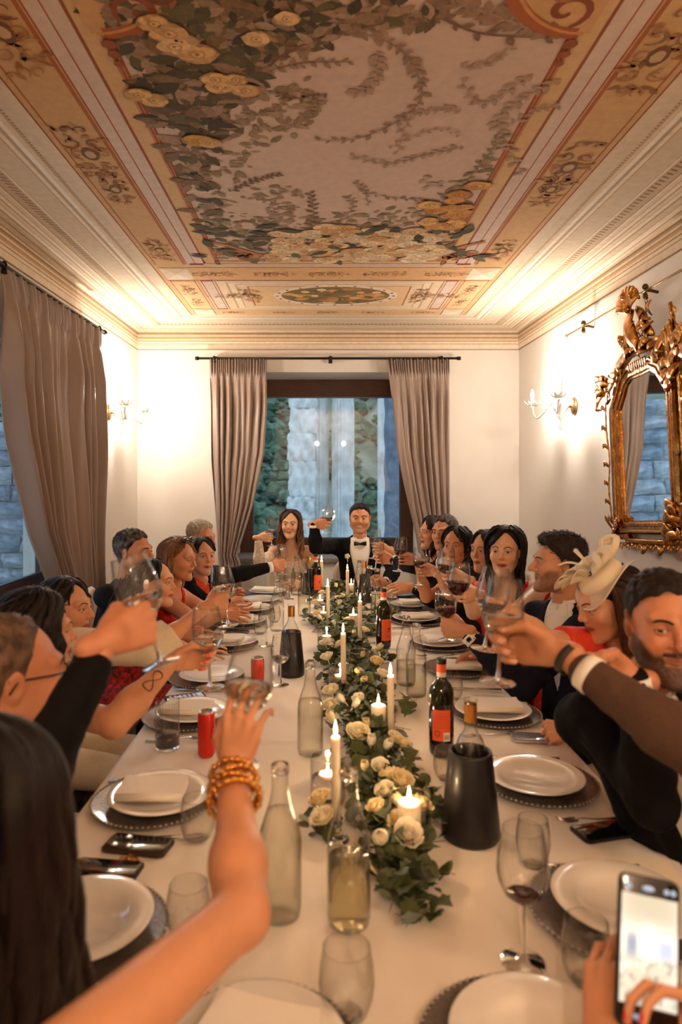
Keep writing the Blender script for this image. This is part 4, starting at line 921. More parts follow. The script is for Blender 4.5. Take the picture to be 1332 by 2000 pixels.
# cans and ridged tumbler
m_can = mat('can_red', (214, 48, 30), .3, metal=.35, noise=.2, nscale=60); m_al = mat('aluminium', (200, 198, 194), .25, metal=1)
def can(base, label, rz):
    c = tag(empty('drink_can', base, rz), label, 'can', 'slim red drink cans')
    MB().lathe([(.0215, .003), (.0265, .010), (.0265, .128), (.0235, .137)], 36, cap=False).link('body', m_can, c)
    MB().lathe([(0, .134), (.021, .134), (.022, .140), (.0235, .140), (.0237, .136)], 36, cap=False).link('lid', m_al, c); MB().lathe([(0, .006), (.018, .004), (.02, 0), (.0215, .003)], 30, cap=False).link('base', m_al, c)
    mb = MB(); mb.tube([(.008*math.cos(t), .012*math.sin(t)+.004, .1355) for t in np.linspace(0, 6.28, 16)], .0013, 5, cap=False); mb.link('pull_tab', m_al, c)
    # the flowing initial in dark red script and small print
    def wrap(pts, w, nm, m):
        P = np.array(pts); a = P[:, 0]; v, f = tube(np.stack([.0267*np.sin(a), -.0267*np.cos(a), P[:, 1]], 1), w, 6, flat=.25); MB().add(v, f).link(nm, m, c)
    C = catmull([(1.15, .106), (.98, .100), (.80, .086), (.72, .070), (.78, .060), (.95, .062), (1.1, .070)], 24); wrap(C, np.interp(np.linspace(0, 1, 24), (0, .4, .7, 1), (.0010, .0022, .003, .001)), 'script_initial', mat('can_ink', (120, 16, 14), .5))
    wrap(catmull([(1.25, .098), (1.05, .093), (1.0, .104), (1.12, .112)], 12), .001, 'script_flourish', mat('can_ink'))
    for z in (.035, .041, .047): wrap([(.2+.002*i, z+.0*i) for i in range(0, 160, 20)], .0006, 'small_print', mat('can_ink'))
    wrap([(-1.1, .012), (-1.1, .03)], .0028, 'barcode', m_lw)
    return c
can(T(403, 1477), 'slim red drink can beside the ridged tumbler', 0); can(T(503, 1352), 'slim red drink can behind the nearest raised glass', 2.6)
rt = tag(empty('ridged_tumbler', T(327, 1462)), 'tall ridged tumbler with a little dark drink left', 'glass')
V_, F_ = grid(lambda u, v: ((.0365+.0011*np.cos(u*2*PI*26))*np.cos(u*2*PI), (.0365+.0011*np.cos(u*2*PI*26))*np.sin(u*2*PI), .012+.138*v), 209, 3); MB().add(V_, F_).link('wall', m_glass, rt)
MB().lathe([(0, 0), (.034, 0), (.037, .004), (.036, .014), (0, .012)], 40).link('base', m_stem, rt); MB().lathe([(0, .014), (.0345, .014), (.0345, .048), (0, .048)], 36).link('drink', mat('cola', (38, 14, 8), .05, coat=.6), rt)
MB().lathe([(.0372, .149), (.0376, .152), (.036, .153)], 40, cap=False).link('rim', m_glass, rt)
# ---------------------------------------------------------------- phones and cards
m_scr = mat('screen_off', (8, 8, 10), .06, coat=1); m_case = mat('phone_case', (14, 12, 12), .5); m_casebr = mat('brown_case', (54, 36, 28), .5); m_silver = mat('phone_silver', (196, 194, 196), .25, metal=.8)
def rbox(name, w, l, t, r, m, parent, z=0, seg=5):
    pts = []
    for cx, cy, a0 in ((w/2-r, l/2-r, 0), (-w/2+r, l/2-r, PI/2), (-w/2+r, -l/2+r, PI), (w/2-r, -l/2+r, 1.5*PI)):
        for i in range(seg+1): a = a0+i*PI/2/seg; pts.append((cx+r*math.cos(a), cy+r*math.sin(a)))
    n = len(pts); e = min(t*.3, .002); rows = [(1-e/w*2, 0), (1, e), (1, t-e), (1-e/w*2, t)]
    v = [(x*s, y*s, z+zz) for s, zz in rows for x, y in pts]; f = [tuple(range(n-1, -1, -1)), tuple(range(3*n, 4*n))]+[(k*n+i, k*n+(i+1) % n, (k+1)*n+(i+1) % n, (k+1)*n+i) for k in range(3) for i in range(n)]
    return MB().add(v, f).link(name, m, parent, sharp=40)
def phone(base, rz, label, case=m_case, screen=m_scr, w=.075, l=.155, extra=None):
    p = tag(empty('mobile_phone', base, rz), label, 'phone'); rbox('case', w, l, .010, .012, case, p); rbox('screen', w-.006, l-.006, .001, .010, screen, p, .0098)
    if extra: extra(p)
    return p
phone(T(1183, 1628)+Vector((0, 0, .001)), -1.32, 'black phone lying face up near the right table edge')
def cam3(p):
    mb = MB()
    for i in range(3): mb.lathe([(0, .011), (.008, .011), (.009, .013), (.006, .014), (0, .0135)], 14, M=Matrix.Translation((-.018+.036*(i == 1), .05-.018*i, 0)))
    mb.link('camera_lens', m_silver, p)
phone(T(1046, 1445)+Vector((0, 0, .001)), 1.45, 'silver-edged phone, its screen coloured as if reflecting the window light', m_silver, mat('screen_painted_reflection', (120, 130, 150), .03, coat=1), extra=None)  # pale blue screen colour stands in for the window's reflection
phone(T(270, 1656)+Vector((0, 0, .001)), 1.38, 'dark phone in a brown case below the plate on the left', m_casebr, extra=cam3)
phone(T(205, 1712)+Vector((0, 0, .001)), 1.45, 'black phone on a pale tray under dark hair on the left')
def keypad(p):
    mb = MB()
    for i in range(6):
        for j in range(3): mb.box((-.022+.018*j, -.06+.018*i, .0108), (-.010+.018*j, -.049+.018*i, .0112))
    mb.box((-.026, .045, .0108), (.026, .068, .0112)); mb.link('app_icons', mat('icons', (170, 176, 190), .4, emit=.35), p)
phone(T(362, 1366)+Vector((0, 0, .001)), -1.15, 'small phone showing a grid of icons, by the tattooed arm', extra=keypad)
phone(T(463, 1237)+Vector((0, 0, .001)), 1.5, 'black phone in front of the woman in red flowers', w=.07, l=.13)
phone(T(832, 1213)+Vector((0, 0, .002)), 1.55, 'black phone at the right table edge under raised arms')
o = MB().box((-.09, -.045, 0), (.09, .045, .0015)).link('place_card', mat('card_paper', (238, 222, 196), .8), smooth=False, loc=T(1235, 1697)+Vector((0, 0, .001))); o.rotation_euler = (0, 0, -.12); tag(o, 'cream paper card lying beside the plate behind the raised phone', 'card')
tr = rbox('small_tray', .17, .10, .006, .03, m_china, None); tr.location = T(192, 1722); tag(tr, 'pale oblong tray under the black phone', 'tray'); bpy.data.objects['mobile_phone.003'].location.z += .007
mb = MB(); c0 = T(247, 1700)
for i in range(22):
    a = i*.55; c = np.array(c0)+np.array((.020*math.cos(a*.5)+.004*math.sin(i*2.1), .028*math.sin(a*.5), .006+.0015*(i % 3)+.004)); mb.tube([c+np.array((.006*math.cos(t), .006*math.sin(t)*(1 if i % 2 else .5), .003*math.sin(t))) for t in np.linspace(0, 6.28, 10)], .0014, 5, cap=False)
tag(mb.link('chain_bracelet', mat('gold_jewellery', (214, 150, 70), .18, metal=1)), 'small gold chain bracelet lying beside the black phone', 'bracelet')
# ---------------------------------------------------------------- candles
m_wax = mat('ivory_wax', (244, 230, 206), .45, sss=.35, emit=.0); m_flame = mat('flame', (255, 214, 140), .5, emit=26, emitcol=(255, 205, 130)); m_wick = mat('wick', (30, 22, 18), .9)
def flame(z, parent, s=1.0):
    s *= .86
    MB().lathe([(0, -.002), (.0035, .004), (.0055, .012), (.0045, .022), (.0018, .034), (0, .042)], 12, M=Matrix.Translation((0, 0, z))@Matrix.Scale(s, 4), cap=False).link('flame', m_flame, parent)
def taper(base, label, lean=(0, 0), h=.205, holder=.045):
    st = tag(empty('candlestick', base), 'clear glass candlestick under the '+label, 'candlestick', 'glass candlesticks')
    MB().lathe([(0, 0), (.030, 0), (.031, .003), (.014, .010), (.008, .018), (.013, .024), (.008, .030), (.015, .036), (.0165, .050), (.0115, .050), (.0115, .040), (0, .040)], 28).link('cup', m_stem, st)
    c = tag(empty('taper_candle', Vector(base)+Vector((0, 0, .041))), label, 'candle', 'lit taper candles'); r = .0105
    MB().lathe([(0, 0), (r, 0), (r, h-.006), (r*.8, h), (r*.3, h-.003), (0, h-.003)], 24).link('wax', m_wax, c)
    MB().tube([(0, 0, h-.004), (.0008, 0, h+.012)], .0011, 6).link('wick', m_wick, c); flame(h+.003, c); c.rotation_euler = (lean[0], lean[1], 0)
    lamp('candle_light', (0, 0, h+.02), .9, (1, .66, .36), .008, c)
for (px, py, lab) in ((628, 1160, 'white taper candle farthest from the camera, by the orange-labelled bottle'), (679, 1186, 'white taper candle in front of the groom'), (641, 1228, 'white taper candle behind the first floating candle'), (703, 1270, 'white taper candle left of the middle wine bottle'),
        (671, 1358, 'white taper candle standing over the twin glass cylinders'), (764, 1472, 'tall white taper candle on the right of the garland'), (657, 1640, 'white taper candle nearest the camera, left of the garland')):
    taper(T(px, py), lab, (random.uniform(-.01, .01), random.uniform(-.012, .004)))
def cyl(base, label, r=.047, h=.105):
    g = tag(empty('glass_cylinder', base), label, 'candle holder', 'glass cylinder holders'); MB().lathe([(0, .004), (r-.004, .003), (r, .008), (r, h)], 40, cap=False).link('wall', m_glass, g)
    MB().lathe([(0, 0), (r-.002, 0), (r-.001, .006), (0, .006)], 36).link('base', m_stem, g)
    rim = MB(); rim.tube([(r*math.cos(t), r*math.sin(t), h) for t in np.linspace(0, 2*PI, 37)], .0013, 6, cap=False); rim.link('rim', m_stem, g); return g
def floater(px, py, words, r=.045, h=.10):
    b = T(px, py); g = cyl(b, 'glass cylinder of water '+words, r, h)
    MB().lathe([(0, .007), (r*.93, .007), (r*.93, h*.55), (0, h*.55)], 32, cap=False).link('water', m_water, g)
    c = tag(empty('floating_candle', b+Vector((0, 0, h*.5))), 'lit floating candle in the glass cylinder '+words, 'candle', 'lit floating candles')
    MB().lathe([(0, 0), (.018, .002), (.024, .014), (.022, .016), (0, .014)], 22).link('wax', m_wax, c); flame(.017, c, .75); lamp('candle_light', (0, 0, .034), .5, (1, .66, .36), .006, c)
floater(625, 1190, 'farthest to the left of the garland', .040, .09); floater(632, 1216, 'behind the second left taper', .042, .09); floater(638, 1268, 'beside the bare stem of ivy', .047, .105); floater(665, 1352, 'under the leaning fifth taper', .048, .105); floater(640, 1566, 'left of the nearest taper', .046, .20*.6)
floater(678, 1182, 'right behind the second taper', .040, .075)
cyl(T(700, 1318), 'empty glass cylinder among the ivy, left of the middle bottle', .048, .105)
def pillar(px, py, words, rc=.024, hc=.10, rg_=.036, hg=.115):
    b = T(px, py); cyl(b, 'glass cylinder around the pillar candle '+words, rg_, hg); c = tag(empty('pillar_candle', b+Vector((0, 0, .0065))), 'lit ivory pillar candle '+words, 'candle', 'lit pillar candles')
    MB().lathe([(0, 0), (rc, 0), (rc, hc-.004), (rc*.92, hc), (rc*.6, hc-.004), (0, hc-.005)], 30).link('wax', m_wax, c); MB().tube([(0, 0, hc-.006), (0, 0, hc+.01)], .0012, 6).link('wick', m_wick, c); flame(hc+.002, c, 1.0); lamp('candle_light', (0, 0, hc+.022), .9, (1, .66, .36), .008, c)
pillar(686, 1170, 'in front of the groom', .02, .10, .03, .06); pillar(690, 1238, 'among the flowers beside the fourth taper', .024, .10, .034, .05); pillar(739, 1443, 'in mid garland, left of the tall right taper', .024, .105, .034, .115); pillar(799, 1660, 'nearest the camera, beside the black cooler', .027, .105, .046, .125)
# ================================================================ GARLAND of ivy, eucalyptus and cream flowers
gar = tag(empty('flower_garland', (0, 0, 0)), 'ivy and eucalyptus garland with cream roses and tulips down the table', 'garland')
m_ivy = mat('ivy_leaf', (46, 54, 26), .45, noise=.5, nscale=14, ncol=(84, 92, 48)); m_euc = mat('eucalyptus_leaf', (92, 102, 70), .6, noise=.3, nscale=12); m_dk = mat('dark_leaf', (30, 36, 16), .4)
m_stemg = mat('green_stem', (92, 84, 48), .6)
CEN = [(660, 1150, 22), (668, 1180, 34), (672, 1215, 48), (678, 1260, 44), (690, 1300, 46), (704, 1350, 52), (712, 1400, 58), (722, 1450, 62), (738, 1510, 66), (752, 1570, 70), (762, 1630, 70), (776, 1700, 56), (790, 1760, 36)]
GP = [(T(x, y), w*T(x, y).y/F) for x, y, w in CEN]; GY = [p.y for p, w in GP][::-1]; GX = [p.x for p, w in GP][::-1]; GW = [w for p, w in GP][::-1]
def gx(y): return float(np.interp(y, GY, GX)), float(np.interp(y, GY, GW))
def leafmesh(kind):
    if kind == 'ivy': o = [(0, 0), (.18, .30), (.05, .52), (.38, .44), (.52, .56), (.66, .30), (1, 0), (.66, -.30), (.52, -.56), (.38, -.44), (.05, -.52), (.18, -.30)]
    elif kind == 'round': o = [(0, 0), (.15, .28), (.4, .46), (.7, .44), (.93, .22), (1, 0), (.93, -.22), (.7, -.44), (.4, -.46), (.15, -.28)]
    else: o = [(0, 0), (.2, .16), (.5, .22), (.8, .13), (1, 0), (.8, -.13), (.5, -.22), (.2, -.16)]
    v = [(x, y, .18*x*(1-x)+.10*abs(y)-.1*x*x) for x, y in o]+[(.45, 0, -.01)]; n = len(o); f = [(i, (i+1) % n, n) for i in range(n)]
    return np.array(v, float), f
LM = {k: leafmesh(k) for k in ('ivy', 'round', 'long')}
protos = []
rgv = random.Random(21)
for k, m in (('ivy', m_ivy), ('ivy', m_dk), ('round', m_euc), ('round', m_ivy), ('long', m_euc)):
    v, f = LM[k]; o = MB().add(v, f).link('leaf', m, gar); protos.append(o)
def rot_leaf(): return Euler((rgv.uniform(-.9, .9), rgv.uniform(-.9, .35), rgv.uniform(0, 6.28)))
# parts: the leaves nearest the camera; the rest joined
spots = []
for i in range(2300):
    t = rgv.random()**1.1; y = GY[0]+(GY[-1]-GY[0])*t if False else GY[0]+(GY[-1]-GY[0])*rgv.random(); cx, w = gx(y); x = cx+rgv.gauss(0, .48)*w; q = abs(x-cx)/max(w, .01)
    if q > 1.25: continue
    z = TZ+.008+.055*max(0, 1-q*q*.6)*rgv.random()**.6; spots.append((x, y, z))
# sprigs straying over the cloth
for px, py, n, sp in ((618, 1222, 26, .05), (650, 1330, 24, .05), (608, 1215, 14, .04), (770, 1208, 22, .04), (730, 1212, 22, .05), (728, 1240, 30, .04), (790, 1390, 14, .035), (752, 1295, 16, .04), (636, 1290, 22, .05), (655, 1300, 20, .04), (612, 1175, 10, .03), (850, 1600, 20, .05), (800, 1765, 40, .045), (780, 1720, 34, .05), (790, 1745, 20, .04), (625, 1625, 14, .04), (825, 1560, 12, .04)):
    c = T(px, py)
    for i in range(n): spots.append((c.x+rgv.gauss(0, sp*.6), c.y+rgv.gauss(0, sp), TZ+.008+.03*rgv.random()))
spots.sort(key=lambda s: s[1]); rest = {0: MB(), 1: MB()}
for i, (x, y, z) in enumerate(spots):
    k = rgv.choice([0, 0, 1, 2, 3, 3, 4]); L = rgv.uniform(.026, .048)*(1.15 if k == 0 else 1)
    e = rot_leaf()
    if i < 290:
        o = protos[k] if i < 5 and k == i else protos[k].copy()
        if o is not protos[k]: COL.objects.link(o)
        o.location = (x, y, z); o.rotation_euler = e; o.scale = (L,)*3; o.parent = gar
    else:
        M = Matrix.Translation((x, y, z))@e.to_matrix().to_4x4()@Matrix.Scale(L, 4); v, f = LM[('ivy', 'ivy', 'round', 'round', 'long')[k]]; rest[0 if k in (0, 1, 3) else 1].add(xf(M, v), f)
for k, o in enumerate(protos):
    if o.scale.x == 1: c = T(790, 1740); o.location = (c.x+.01*k, c.y, c.z+.03); o.scale = (.045,)*3; o.rotation_euler = rot_leaf()
tag(rest[0].link('ivy_foliage', m_ivy, gar), kind='stuff'); tag(rest[1].link('eucalyptus_foliage', m_euc, gar), kind='stuff')
mb = MB()
for i in range(110):
    y = rgv.uniform(GY[0], GY[-1]-.1); cx, w = gx(y); a = rgv.uniform(0, 6.28); L = rgv.uniform(.06, .14); p = np.array((cx+rgv.gauss(0, .4)*w, y, TZ+.02)); d = np.array((math.cos(a), math.sin(a), rgv.uniform(-.05, .3)))
    mb.tube(catmull([p, p+d*L*.5+np.array((0, 0, .012)), p+d*L], 6), np.linspace(.0016, .0007, 6), 5)
tag(mb.link('stems', m_stemg, gar), kind='stuff')
m_fl = [mat('petal_cream', (240, 226, 188), .6, sss=.15), mat('petal_ivory', (246, 234, 206), .6, sss=.15), mat('petal_warm', (238, 214, 160), .6, sss=.15)]
def petal(mb, r, h, a, open_, w, c0=(0, 0, 0), curl=.2, nu=7, nv=7):
    def fn(u, v):
        t = (u-.5)*w; rr = r*(.25+.75*np.sin(np.clip(v, 0, 1)*PI*.55)**.8)*(1+open_*v*v)+curl*r*v**4; zz = h*v*(1-.22*np.abs(u-.5)**2*4*v)+.03*h*np.sin(u*19+a*5)*v**3; rr = rr+.03*r*np.sin(u*13+a*3)*v**2
        return c0[0]+rr*np.cos(a+t*(1-.25*v)), c0[1]+rr*np.sin(a+t*(1-.25*v)), c0[2]+zz
    V_, F_ = grid(fn, nu, nv); mb.add(V_, F_)
def mk_flower(kind, i):
    mb = MB(); rr = random.Random(50+i)
    if kind == 'rose':
        for ring, (n, r, h, op) in enumerate(((3, .16, .78, -.2), (4, .30, .84, -.15), (5, .48, .86, -.05), (6, .68, .84, .08), (6, .86, .74, .22))):
            for k in range(n): petal(mb, r*.58, h*.8, k*2*PI/n+ring*.7+rr.uniform(-.2, .2), op+rr.uniform(-.05, .12), 2*PI/n*1.5, (0, 0, -.03*ring), .16 if ring > 1 else .02, 9, 7)
    elif kind == 'tulip':
        for ring in range(2):
            for k in range(3): petal(mb, .36-.03*ring, .95-.05*ring, k*2*PI/3+ring*1.05+rr.uniform(-.1, .1), -.35+.1*rr.random(), 2.3, (0, 0, 0), -.10, 8, 9)
    else:                                  # ranunculus: tight round layers
        for ring, (n, r, h) in enumerate(((3, .12, .5), (4, .22, .56), (5, .32, .6), (6, .42, .6), (6, .5, .52))):
            for k in range(n): petal(mb, r, h, k*2*PI/n+ring*.5, -.25, 2*PI/n*1.6, (0, 0, .0), -.3)
        mb.ball((0, 0, .42), (.1, .1, .12), 8, 6)
    mb.tube([(0, 0, .05), (0, 0, -.15), (.05, 0, -.6)], [.08, .05, .035], 6); o = mb.link(kind, m_fl[i % 3], gar); solid(o, .012); return o
fp = {('rose', 0): None}
def put(kind, i, loc, r, tilt, az):
    key = (kind, i)
    if fp.get(key) is None: o = fp[key] = mk_flower(kind, i)
    else: o = fp[key].copy(); COL.objects.link(o)
    o.parent = gar; o.location = loc; o.scale = (r,)*3; o.rotation_euler = Euler((0, tilt, az)); return o
# px, py, kind, size m, tilt, azimuth
for px, py, kind, s, tl, az in ((697, 1470, 'rose', .062, .7, -1.3), (724, 1492, 'tulip', .045, .6, -1.4), (751, 1498, 'tulip', .045, 1.0, -.8), (688, 1412, 'tulip', .042, 1.0, .1), (674, 1400, 'tulip', .042, 1.3, 3.0), (716, 1455, 'tulip', .042, .6, -1.8), (712, 1357, 'ranunculus', .045, .8, -1.5),
        (699, 1338, 'ranunculus', .042, .6, -1.4), (735, 1318, 'rose', .050, .6, -1.2), (706, 1306, 'tulip', .036, .7, -1), (735, 1290, 'tulip', .045, 1.2, -.2), (746, 1344, 'rose', .045, .7, -.6), (648, 1380, 'rose', .055, .5, 3.6), (646, 1410, 'rose', .05, .7, 3.9), (652, 1440, 'tulip', .045, .9, 3.4),
        (640, 1308, 'rose', .050, .6, 3.5), (636, 1278, 'rose', .048, .6, 3.9), (655, 1283, 'tulip', .045, 1.2, -.4), (769, 1480, 'rose', .045, .8, -.5), (786, 1490, 'rose', .040, .8, -.2), (783, 1570, 'rose', .055, .6, -.7), (755, 1590, 'rose', .045, .8, 3.8), (763, 1560, 'rose', .05, .5, 2.6), (820, 1622, 'rose', .05, .8, .2), (735, 1625, 'rose', .04, .6, 3.4),
        (795, 1685, 'rose', .058, .9, -1.3), (745, 1690, 'ranunculus', .048, 1.0, -2.0), (722, 1745, 'tulip', .05, 1.3, 3.2), (627, 1610, 'rose', .05, .6, 3.3), (633, 1650, 'rose', .05, .6, 3.6), (780, 1655, 'rose', .045, .9, -2.2), (790, 1625, 'tulip', .045, 1.2, 2.6),
        (620, 1215, 'rose', .046, .6, 3.6), (628, 1225, 'tulip', .042, 1.2, 3.4), (661, 1196, 'tulip', .045, .8, -.8), (655, 1160, 'tulip', .045, .5, -1), (668, 1178, 'rose', .042, .6, -.4), (615, 1190, 'rose', .04, .5, 3.2), (628, 1170, 'rose', .04, .6, 2.8), (712, 1250, 'rose', .04, .7, -.3), (690, 1258, 'tulip', .036, .8, -1.3), (680, 1228, 'rose', .04, .5, 2), (660, 1182, 'rose', .04, .5, 2), (715, 1545, 'tulip', .04, .7, -2), (742, 1540, 'rose', .045, .6, -1.5), (700, 1395, 'rose', .04, .7, -2)):
    c = T(px, py+6); put(kind, rgv.randrange(3), (c.x, c.y, TZ+.062), s*(.86 if kind == 'rose' else .95 if kind == 'ranunculus' else 1.0), tl*.62, az)
# ================================================================ PEOPLE: smooth distance fields turned into one surface
def smin(a, b, k): h = np.maximum(k-np.abs(a-b), 0)/k; return np.minimum(a, b)-h*h*k*.25
def smax(a, b, k): return -smin(-a, -b, k)
def dcap(P, a, b, r1, r2=None):
    a = np.asarray(a, float); b = np.asarray(b, float); r2 = r1 if r2 is None else r2; ab = b-a; t = np.clip((P-a)@ab/ab.dot(ab), 0, 1)
    return np.linalg.norm(P-a-t[:, None]*ab, axis=1)-(r1+(r2-r1)*t)
def dsph(P, c, r): return np.linalg.norm(P-np.asarray(c, float), axis=1)-r
def dell(P, c, r):
    q = (P-np.asarray(c, float)); r = np.asarray(r, float); k0 = np.linalg.norm(q/r, axis=1); k1 = np.linalg.norm(q/(r*r), axis=1)+1e-9; return k0*(k0-1)/k1
def surfnet(f, lo, hi, h, B=4):
    lo = np.asarray(lo, float); nb = np.maximum(1, np.ceil((np.asarray(hi, float)-lo)/h/B).astype(int)); n = nb*B
    g = np.stack(np.meshgrid(*[np.arange(k) for k in nb], indexing='ij'), -1).reshape(-1, 3)
    dc = f(lo+(g*B+(B-1)/2)*h); act = np.abs(dc) < h*B*.87*1.25+2.2*h
    D = np.repeat(np.repeat(np.repeat(np.where(dc > 0, 9., -9.).reshape(nb), B, 0), B, 1), B, 2).astype(np.float32)
    ga = g[act]; loc = np.stack(np.meshgrid(*[np.arange(B)]*3, indexing='ij'), -1).reshape(-1, 3)
    I = (ga[:, None, :]*B+loc[None]).reshape(-1, 3); D[I[:, 0], I[:, 1], I[:, 2]] = f(lo+I*h)
    s = D < 0; c = np.zeros(np.array(n)-1, np.int8); offs = [(i, j, k) for i in (0, 1) for j in (0, 1) for k in (0, 1)]
    for i, j, k in offs: c += s[i:n[0]-1+i, j:n[1]-1+j, k:n[2]-1+k]
    ci = np.argwhere((c > 0) & (c < 8)); idx = -np.ones(c.shape, np.int32); idx[ci[:, 0], ci[:, 1], ci[:, 2]] = np.arange(len(ci))
    acc = np.zeros((len(ci), 3)); cnt = np.zeros(len(ci))
    val = {o: D[ci[:, 0]+o[0], ci[:, 1]+o[1], ci[:, 2]+o[2]] for o in offs}
    for o in offs:
        for ax in range(3):
            if o[ax]: continue
            p = list(o); p[ax] = 1; p = tuple(p); a, b = val[o], val[p]; m = (a < 0) != (b < 0); t = np.where(m, a/(a-b+1e-12*(a == b)), 0)
            q = np.array(o, float)[None].repeat(len(ci), 0); q[:, ax] += t; acc[m] += q[m]; cnt[m] += 1
    V = lo+(ci+acc/np.maximum(cnt, 1)[:, None])*h; Q = []
    for ax in range(3):
        sh = [slice(None)]*3; sh2 = [slice(None)]*3; sh[ax] = slice(0, -1); sh2[ax] = slice(1, None); ed = np.argwhere(s[tuple(sh)] != s[tuple(sh2)])
        o1, o2 = (ax+1) % 3, (ax+2) % 3; ok = (ed[:, o1] > 0) & (ed[:, o2] > 0) & (ed[:, o1] < n[o1]-1) & (ed[:, o2] < n[o2]-1); ed = ed[ok]
        def at(d1, d2): e = ed.copy(); e[:, o1] -= d1; e[:, o2] -= d2; return idx[e[:, 0], e[:, 1], e[:, 2]]
        q = np.stack([at(0, 0), at(1, 0), at(1, 1), at(0, 1)], 1); neg = s[ed[:, 0], ed[:, 1], ed[:, 2]]; q[~neg] = q[~neg][:, ::-1]; Q.append(q[(q >= 0).all(1)])
    return V, [tuple(int(i) for i in q) for q in np.concatenate(Q)]
def nz(P, f, seed=0): return np.sin(P[:, 0]*f+seed+1.7*np.sin(P[:, 1]*f*.7+seed*2))*np.sin(P[:, 1]*f*1.1+seed*3+1.3*np.sin(P[:, 2]*f*.8))*np.sin(P[:, 2]*f*.9+seed+1.1*np.sin(P[:, 0]*f*.6))
EYE = np.array((.0315, .0775, .006))
def head_field(hp):
    fem = hp.get('fem', 0); jw = hp.get('jaw', 1.0)*(.93 if fem else 1.02); ns = hp.get('nose', 1.0)*(.88 if fem else 1.05); fat = hp.get('fat', 0); lp = 1.15 if fem else .9; sm = hp.get('smile', 0); ws = hp.get('width', 1.0)*(.965 if fem else 1.0)
    brd = hp.get('beard', 0); op = hp.get('open', 1.0); ears = hp.get('ears', 1)
    def f(P0):
        P = P0.copy(); P[:, 0] = np.abs(P[:, 0])/ws; x, y, z = P.T
        d = smin(dell(P, (0, -.018, .034), (.0755, .096, .084)), dell(P, (0, .026, -.028), (.058+.006*fat, .067, .088)), .035)
        d = smin(d, dcap(P, (.051*jw, -.002, -.052), (.014*jw, .070, -.099), .019+.004*fat, .015), .032); d = smin(d, dsph(P, (0, .080, -.1015), .0165), .016)
        d = smin(d, dsph(P, (.041, .058, -.024), .021+.004*fat), .026); d = smin(d, dcap(P, (.046, .070, .030), (.012, .0865, .025), .0105, .0095 if fem else .011), .016)
        if sm: d = smin(d, dsph(P, (.036, .073, -.030), .015), .02)
        d = smin(d, dcap(P, (0, .085, .022), (0, .085+.022*ns, -.017), .0072, .0092*ns), .013); d = smin(d, dsph(P, (0, .084+.026*ns, -.0225), .0098*ns), .008); d = smin(d, dsph(P, (.0112*ns, .098, -.0275), .0072*ns), .006)
        d = smax(d, -dell(P, (.0325, .100, .005), (.0175, .0145, .0115)), .012)
        d = smin(d, dsph(P, EYE, .0138), .0045); d = smax(d, -dell(P, EYE+np.array((0, .014, -.0005)), (.0118, .02, .0038*op)), .0015)
        d = smax(d, -dsph(P, (0.0062, .1075*1.0, -.0315), .0028), .003)
        mz = -.0585; up = .010*sm
        d = smin(d, dcap(P, (0, .0925, mz+.0042), (.021+.005*sm, .0805, mz+.001+up*.6), .0052*lp, .0022), .006); d = smin(d, dcap(P, (0, .0915, mz-.0052-.002*sm), (.018+.005*sm, .0805, mz-.003+up*.5), .0060*lp, .0026), .006)
        d = smax(d, -dcap(P, (0, .1015, mz-.0003), (.021+.006*sm, .0875, mz+up*.8), .0022+.0030*(sm > .5), .0012+.001*(sm > .5)), .003)
        if sm: d = smax(d, -dcap(P, (.017, .102, -.030), (.034, .088, -.060), .0035, .003), .010)
        if ears:
            e = P-np.array((.0765, -.010, -.002)); e = e@np.array([[.94, .30, .1], [-.30, .95, .12], [-.1, -.15, .98]]); ed = dell(e, (0, 0, 0), (.0075, .018, .032)); ed = smax(ed, -dell(e, (.007, .003, .003), (.006, .010, .019)), .004); d = smin(d, ed, .007)
        if brd:
            m = beard_mask(P); d = d-m*(.0015+.0035*brd)*(1+.5*np.sin(x*900+z*500)*np.sin(z*1100+y*700))-m*brd*.010*np.exp(-((P[:, 2]+.115)/.02)**2)*np.exp(-(x/.03)**2)
        nk = .053 if not fem else .043; d = smin(d, dcap(P, (0, -.026, -.04), (0, -.044, -.16), nk, nk+.002), .026)
        return d
    return f
def beard_mask(P):
    x = np.abs(P[:, 0]); y, z = P[:, 1], P[:, 2]; zl = np.interp(x, [0, .02, .03, .045, .06, .09], [-.070, -.066, -.048, -.050, -.032, .012])
    jaw = 1/(1+np.exp((z-zl)/.0035)); mo = np.exp(-((z+.045)/.006)**4)*(x < .030)*(y > .07); ch = (x < .024)*(z > -.071)*(z < -.064)*.6; under = (z > -.125); fr = 1/(1+np.exp(-(y+.0)/.008))
    return np.clip(np.maximum(jaw*fr*under, mo)*(1-ch), 0, 1)
